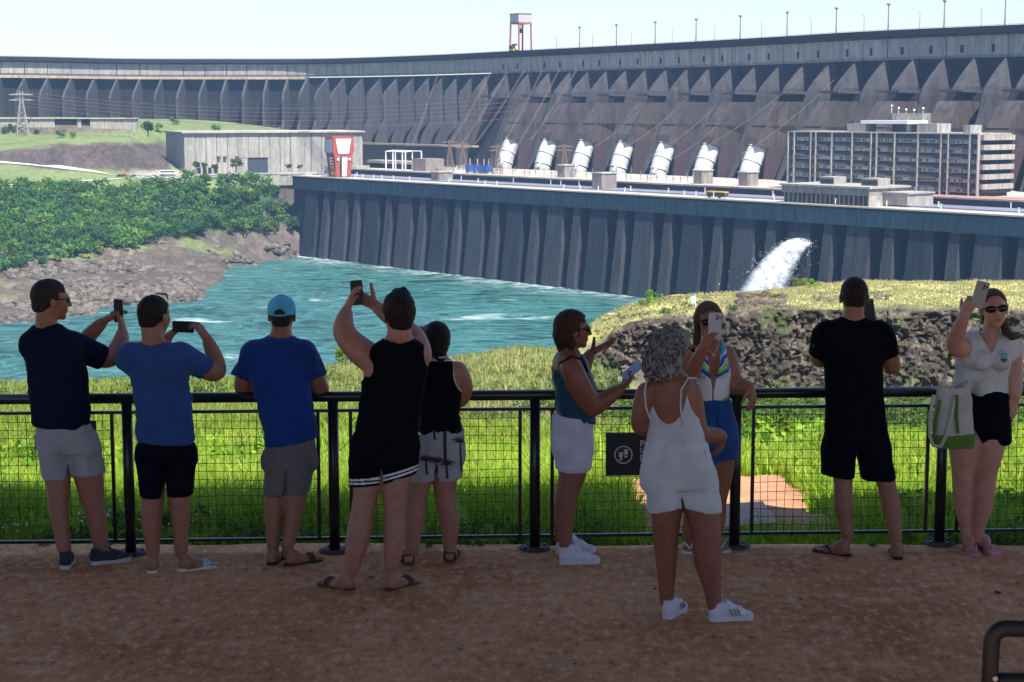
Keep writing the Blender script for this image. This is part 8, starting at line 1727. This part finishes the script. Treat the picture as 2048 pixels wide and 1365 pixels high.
pb, rb_ = arm(p, [(1646, 672, .0, 44), (1640, 705, .05, 37), (1642, 718, .14, 32), (1680, 690, .26, 27), (1712, 655, .30, 20)])
p.hand(pb[-1], (.35, .1, .9), (.8, .1, .1), 1, curl=(30, 40, 30), fore=pb[-2])
nk = p.w(1705, 650, .0); p.head(p.w(1708, 596, .03), Rm(-.10, -.02), 1.08, neck=nk, nr=.062); p.finish()
p.hair_cap(H_dark, .006, line=.062, nape=-.045, side=.008, noise_amp=.0022)
p.cloth('shirt', [loft(cl, k=.03, rnd=.04, grow=.003), ell(p.w(1705, 650, .01), V3(.10, .085, .038), None, .04), slv(pa, ra, p.w(1777, 708, .05)), slv(pb, rb_, p.w(1637, 710, .05)), flat(rc(sh+V3(-.02, -.01, .005), p.w(1776, 708, .05), .068, .064, .04), p.w(1777, 708, .05), V3(.25, .1, -1), rc(p.w(1774, 698, .04), p.w(1780, 735, .07), .056, .062)), flat(rc(s2+V3(.02, -.01, .005), p.w(1638, 708, .05), .068, .062, .04), p.w(1637, 710, .05), V3(-.25, .1, -1), rc(p.w(1640, 700, .04), p.w(1634, 735, .07), .056, .062))], C_black,
        cuts=[lambda P, c=p.w(1706, 618, .03): np.linalg.norm((P-c)*V3(1, 1, .85), axis=-1)-.070], fold=0.0119, seed=91)
sc_, _ = torso_pair(p, [(900, 1642, 1782, .125), (870, 1646, 1778, .125), (835, 1649, 1774, .12)], yaw=.0)
p.cloth('shorts', [loft(sc_, k=.03, grow=-.003), *sleg(p, 0, (1680, 885, .112), (1673, 980, .110), (1673, 950), V3(-.05, 0, -1)), *sleg(p, 1, (1745, 885, .112), (1755, 985, .108), (1754, 957), V3(.05, 0, -1))], C_dkshort, cuts=[gap(p, (1713, 902), (1713, 955), .022, .004)], fold=0.0102, ff=(12, 12, 4), seed=92)
phone(p.w(1738, 622, .22), PR((-.1, -.98, .1), roll=-8), 'black phone held upright beside the ear of the man all in black')
p.glasses(M_frame, M_lens, w=.055, hgt=.036)
# ---------------------------------------------------------------- 10 woman taking a selfie, tote bag
p = Person('smiling woman in white top and black skirt taking a selfie at the right edge', GY(1104)-.02, SK['fair'], 1948, 1104)
p.footside = -1
h0, t0, _, _ = leg(p, [(1896, 1960, 880), (1902, 1956, 915), (1906, 1945, 955), (1908, 1944, 985), (1912, 1942, 1020), (1922, 1940, 1055), (1925, 1941, 1082)], (1934, 1094), 184, hip=.06)
p.footside = 1
h1, t1, _, _ = leg(p, [(1950, 2012, 880), (1950, 2002, 915), (1952, 1990, 955), (1950, 1988, 985), (1950, 1982, 1020), (1948, 1968, 1055), (1948, 1964, 1082)], (1960, 1094), 172, hip=.06)
p.footside = -1; p.sandal(h0, t0, S_pink, S_pink, wide=1.05); p.footside = 1; p.sandal(h1, t1, S_pink, S_pink, wide=1.05)
R_ = [(850, 1940, 2018, .12), (800, 1938, 2016, .11), (765, 1934, 2016, .11), (735, 1930, 2022, .125), (705, 1930, 2026, .125), (682, 1938, 2028, .10), (668, 1954, 2008, .065)]
cl = [(z, x, y, a-.008, b-.008, w) for z, x, y, a, b, w in p.rows(R_, yaw=.05, dY=.10)]; bd = [(z, x, y, a-.012, b-.012, w) for z, x, y, a, b, w in cl]; p.body += [loft(bd, k=.05)]
for x_ in (1962, 2002): p.body.append(ell(p.w(x_, 722, -.02), V3(.058, .05, .055), None, .03))
pa, ra = arm(p, [(1944, 688, .08, 40), (1924, 696, -.02, 38), (1910, 690, -.08, 34), (1916, 666, -.15, 29), (1928, 634, -.24, 20)])
p.hand(pa[-1], (.35, -.05, .90), (.55, .6, .05), 1, curl=(30, 40, 30), thumb=(.6, .6, 15), fore=pa[-2], scale=.98)
pb, rb_ = arm(p, [(2022, 694, .10, 42), (2026, 730, .10, 38), (2027, 760, .08, 34), (2028, 780, .06, 28), (2028, 794, .04, 22)])
p.hand(pb[-1], (.0, -.05, -.98), (-.5, .6, 0), -1, curl=(8, 12, 8), spread=.04, thumb=(.45, .8, 5), fore=pb[-2], scale=.95)
nk = p.w(1979, 682, .08); p.head(p.w(1987, 620, .06), Rm(math.pi-.05, .06, .10), 1.06, neck=nk, nr=.050, female=True); p.finish()
L_ = p.L; ex = [ell(L_(0, -.05, -.03), V3(.070, .05, .08), p.hR, .03), rc(L_(-.045, -.03, -.06), L_(-.062, .02, -.135), .026, .026, .02), rc(L_(-.062, .02, -.135), L_(-.085, .05, -.165), .026, .020, .02), rc(L_(-.085, .05, -.165), L_(-.125, .05, -.17), .018, .012, .02)]
p.hair_cap(H_lt, .009, line=.058, nape=-.19, side=.016, noise_amp=.003, extra=ex, lo=p.hc-.24, hi=p.hc+.2)
p.glasses(M_frame, M_lens, w=.062, hgt=.042)
sh10 = p.w(2016, 690, .10); s10 = p.w(1945, 690, .08)
p.cloth('top', [loft(cl, k=.03, rnd=.035, grow=.010)]+[ell(p.w(x_, 722, -.02), V3(.066, .058, .063), None, .03) for x_ in (1962, 2002)]+[slv(pa, ra, p.w(1924, 702, .02)), slv(pb, rb_, p.w(2024, 712, .10)), flat(rc(s10, p.w(1922, 702, .02), .074, .080, .05), p.w(1924, 702, .02), V3(-1, -.5, -.2)), flat(rc(p.w(1936, 712, .06), p.w(1924, 770, .08), .075, .060, .05), p.w(1924, 790, .08), V3(0, 0, -1)), flat(rc(sh10, p.w(2024, 712, .10), .068, .070, .04), p.w(2024, 710, .10), V3(.3, 0, -1))], C_top,
        cuts=[lambda P, c=p.w(1982, 700, .0): np.maximum(np.maximum(np.abs(P[..., 0]-c[0])-.075*np.clip((P[..., 2]-p.w(1982, 706)[2])/.14, 0, 1), P[..., 1]-(p.Y+.10)), -(P[..., 2]-p.w(1982, 706)[2])), lambda P, z=p.w(1982, 790)[2]: P[..., 2]-(z+.012*np.sin(P[..., 0]*40))], fold=.020, ff=(14, 14, 4), seed=101)
sc_ = p.rows([(888, 1944, 2019, .12), (850, 1942, 2018, .125), (810, 1944, 2016, .115), (780, 1946, 2014, .11)], yaw=.05, dY=.10)
p.cloth('skirt', [loft(sc_, k=.03, grow=.010)], C_black, fold=.003, seed=102)
em = plain('turquoise_emblem', (.02, .36, .34), .5); em2 = plain('dark_emblem', (.03, .04, .05), .5)
obj_top = [o for o in p.root.children if o.name.startswith('top')][0]
print_on(obj_top, p, [(sub_line((2003, 711), (2016, 712), 6, -3), .008, .003), (sub_line((2001, 716), (2014, 716), 6, -1), .005, .004)], em, 'emblem'); print_on(obj_top, p, [(sub_line((2001, 720), (2014, 720), 6, 0), .007, .006), (sub_line((2004, 724), (2012, 724), 4, 0), .005, .004)], em2, 'emblem')
mb = MB(); mb.tube([Vector(p.w(x, y, -.02)) for x, y in [(1964, 668), (1972, 680), (1978, 684), (1986, 679), (1996, 668)]], .0014, 5); mb.tube([Vector(p.w(1978, 684, -.024)), Vector(p.w(1978, 687, -.026))], .006, 8); p.mbo('necklace', mb, Au)
p.band(pa[-1]-unit(pa[-1]-pa[-2])*.03, pa[-1]-pa[-2], .028, O_band, w=.020); p.band(pb[-1]+V3(0, 0, .012), V3(0, 0, 1), .0255, D_band, w=.014, t=.006, name='watch')
phone(p.w(1960, 590, -.26), PR((.05, .98, .12), roll=-12), 'silver phone with three lenses held up for a selfie at the right edge', case=(.34, .36, .35), w=.080, h=.168, camside=1)
# tote bag hanging from her shoulder
C_bag = clothmat('natural_canvas', (.50, .46, .40)); C_green = clothmat('olive_green_canvas', (.10, .19, .025)); Yb2 = p.Y-.06
tb = thing('tote_bag', tuple(at(1905, 895, Yb2)), label='natural canvas tote bag with olive green base hanging from the selfie woman', cat='bag')
def bagp(x, y, d=0): return np.array(at(x, y, Yb2+d))
def bag_loft(rows, name, mat, seed, hollow=None, grow=0, fold=0.0102):
    R_ = []
    for y, xl, xr, b_ in rows: c = bagp((xl+xr)/2, y); w_ = (xr-xl)/2*((c[1])*CP+(H-c[2])*SP)/F; R_.append((c[2], c[0], c[1], w_+grow, b_+grow, .15))
    pr = loft(R_, k=.01, p=2.6, rnd=.012); F_ = Field(pr[1], pr[2], .007); F_.add(pr); f3 = V3(14, 14, 6); F_.disp(lambda P: fold*((1-np.abs(2*fbm(P*f3, 1.0, 3, seed)-1))-.7)*1.6)
    if hollow: c = bagp(*hollow); F_.cut(lambda P: np.linalg.norm((P-c)*V3(.9, 1.6, .9), axis=-1)-.10)
    V, Q = F_.mesh(); o = link(name, np_mesh(name, V-np.array(tb.location), Q), mat, tb); return o
bag_loft([(878, 1864, 1948, .055), (850, 1862, 1948, .06), (810, 1868, 1946, .055), (775, 1872, 1942, .045), (758, 1878, 1938, .03)], 'bag_body', C_bag, 3, hollow=(1905, 748))
bag_loft([(896, 1872, 1946, .050), (884, 1862, 1949, .060), (868, 1861, 1950, .062)], 'green_base', C_green, 4, grow=.004, fold=0.0068)
def bag_strap(q, w_, mat, name='handle'):
    pts = [Vector(bagp(x, y, d))-tb.location for x, y, d in q]; n = len(pts); vs = []
    for i, c in enumerate(pts):
        d = (pts[min(i+1, n-1)]-pts[max(i-1, 0)]).normalized(); s_ = d.cross(Vector((0, 1, 0))).normalized()*w_; vs += [c+s_+Vector((0, -.002, 0)), c-s_+Vector((0, -.002, 0)), c-s_+Vector((0, .002, 0)), c+s_+Vector((0, .002, 0))]
    fs = [(4*i+j, 4*(i+1)+j, 4*(i+1)+(j+1) % 4, 4*i+(j+1) % 4) for i in range(n-1) for j in range(4)]; mb = MB(); mb.add(vs, fs); return mb.build(name, mat, tb, True)
bag_strap([(1890, 758, -.03), (1893, 735, .0), (1899, 710, .03), (1908, 690, .08), (1925, 676, .10)], .011, C_bag); bag_strap([(1896, 730, -.008), (1900, 712, .02), (1905, 698, .05)], .0125, C_green)
bag_strap([(1868, 790, -.062), (1860, 830, -.07), (1859, 870, -.072), (1866, 892, -.072), (1882, 893, -.074), (1893, 870, -.076), (1903, 830, -.075), (1910, 795, -.064)], .011, C_bag)
bag_strap([(1914, 790, -.066), (1913, 830, -.070), (1916, 868, -.072)], .010, C_green, 'green_stripe'); bag_strap([(1880, 800, -.064), (1872, 840, -.070), (1868, 868, -.072)], .010, C_green, 'green_stripe')
mb = MB(); mb.tube([Vector(bagp(x, y, d))-tb.location for x, y, d in [(1863, 776, -.045), (1882, 778, -.06), (1905, 772, -.062), (1925, 763, -.058), (1941, 758, -.045)]], .0045, 6); mb.build('rim', C_bag, tb, True)
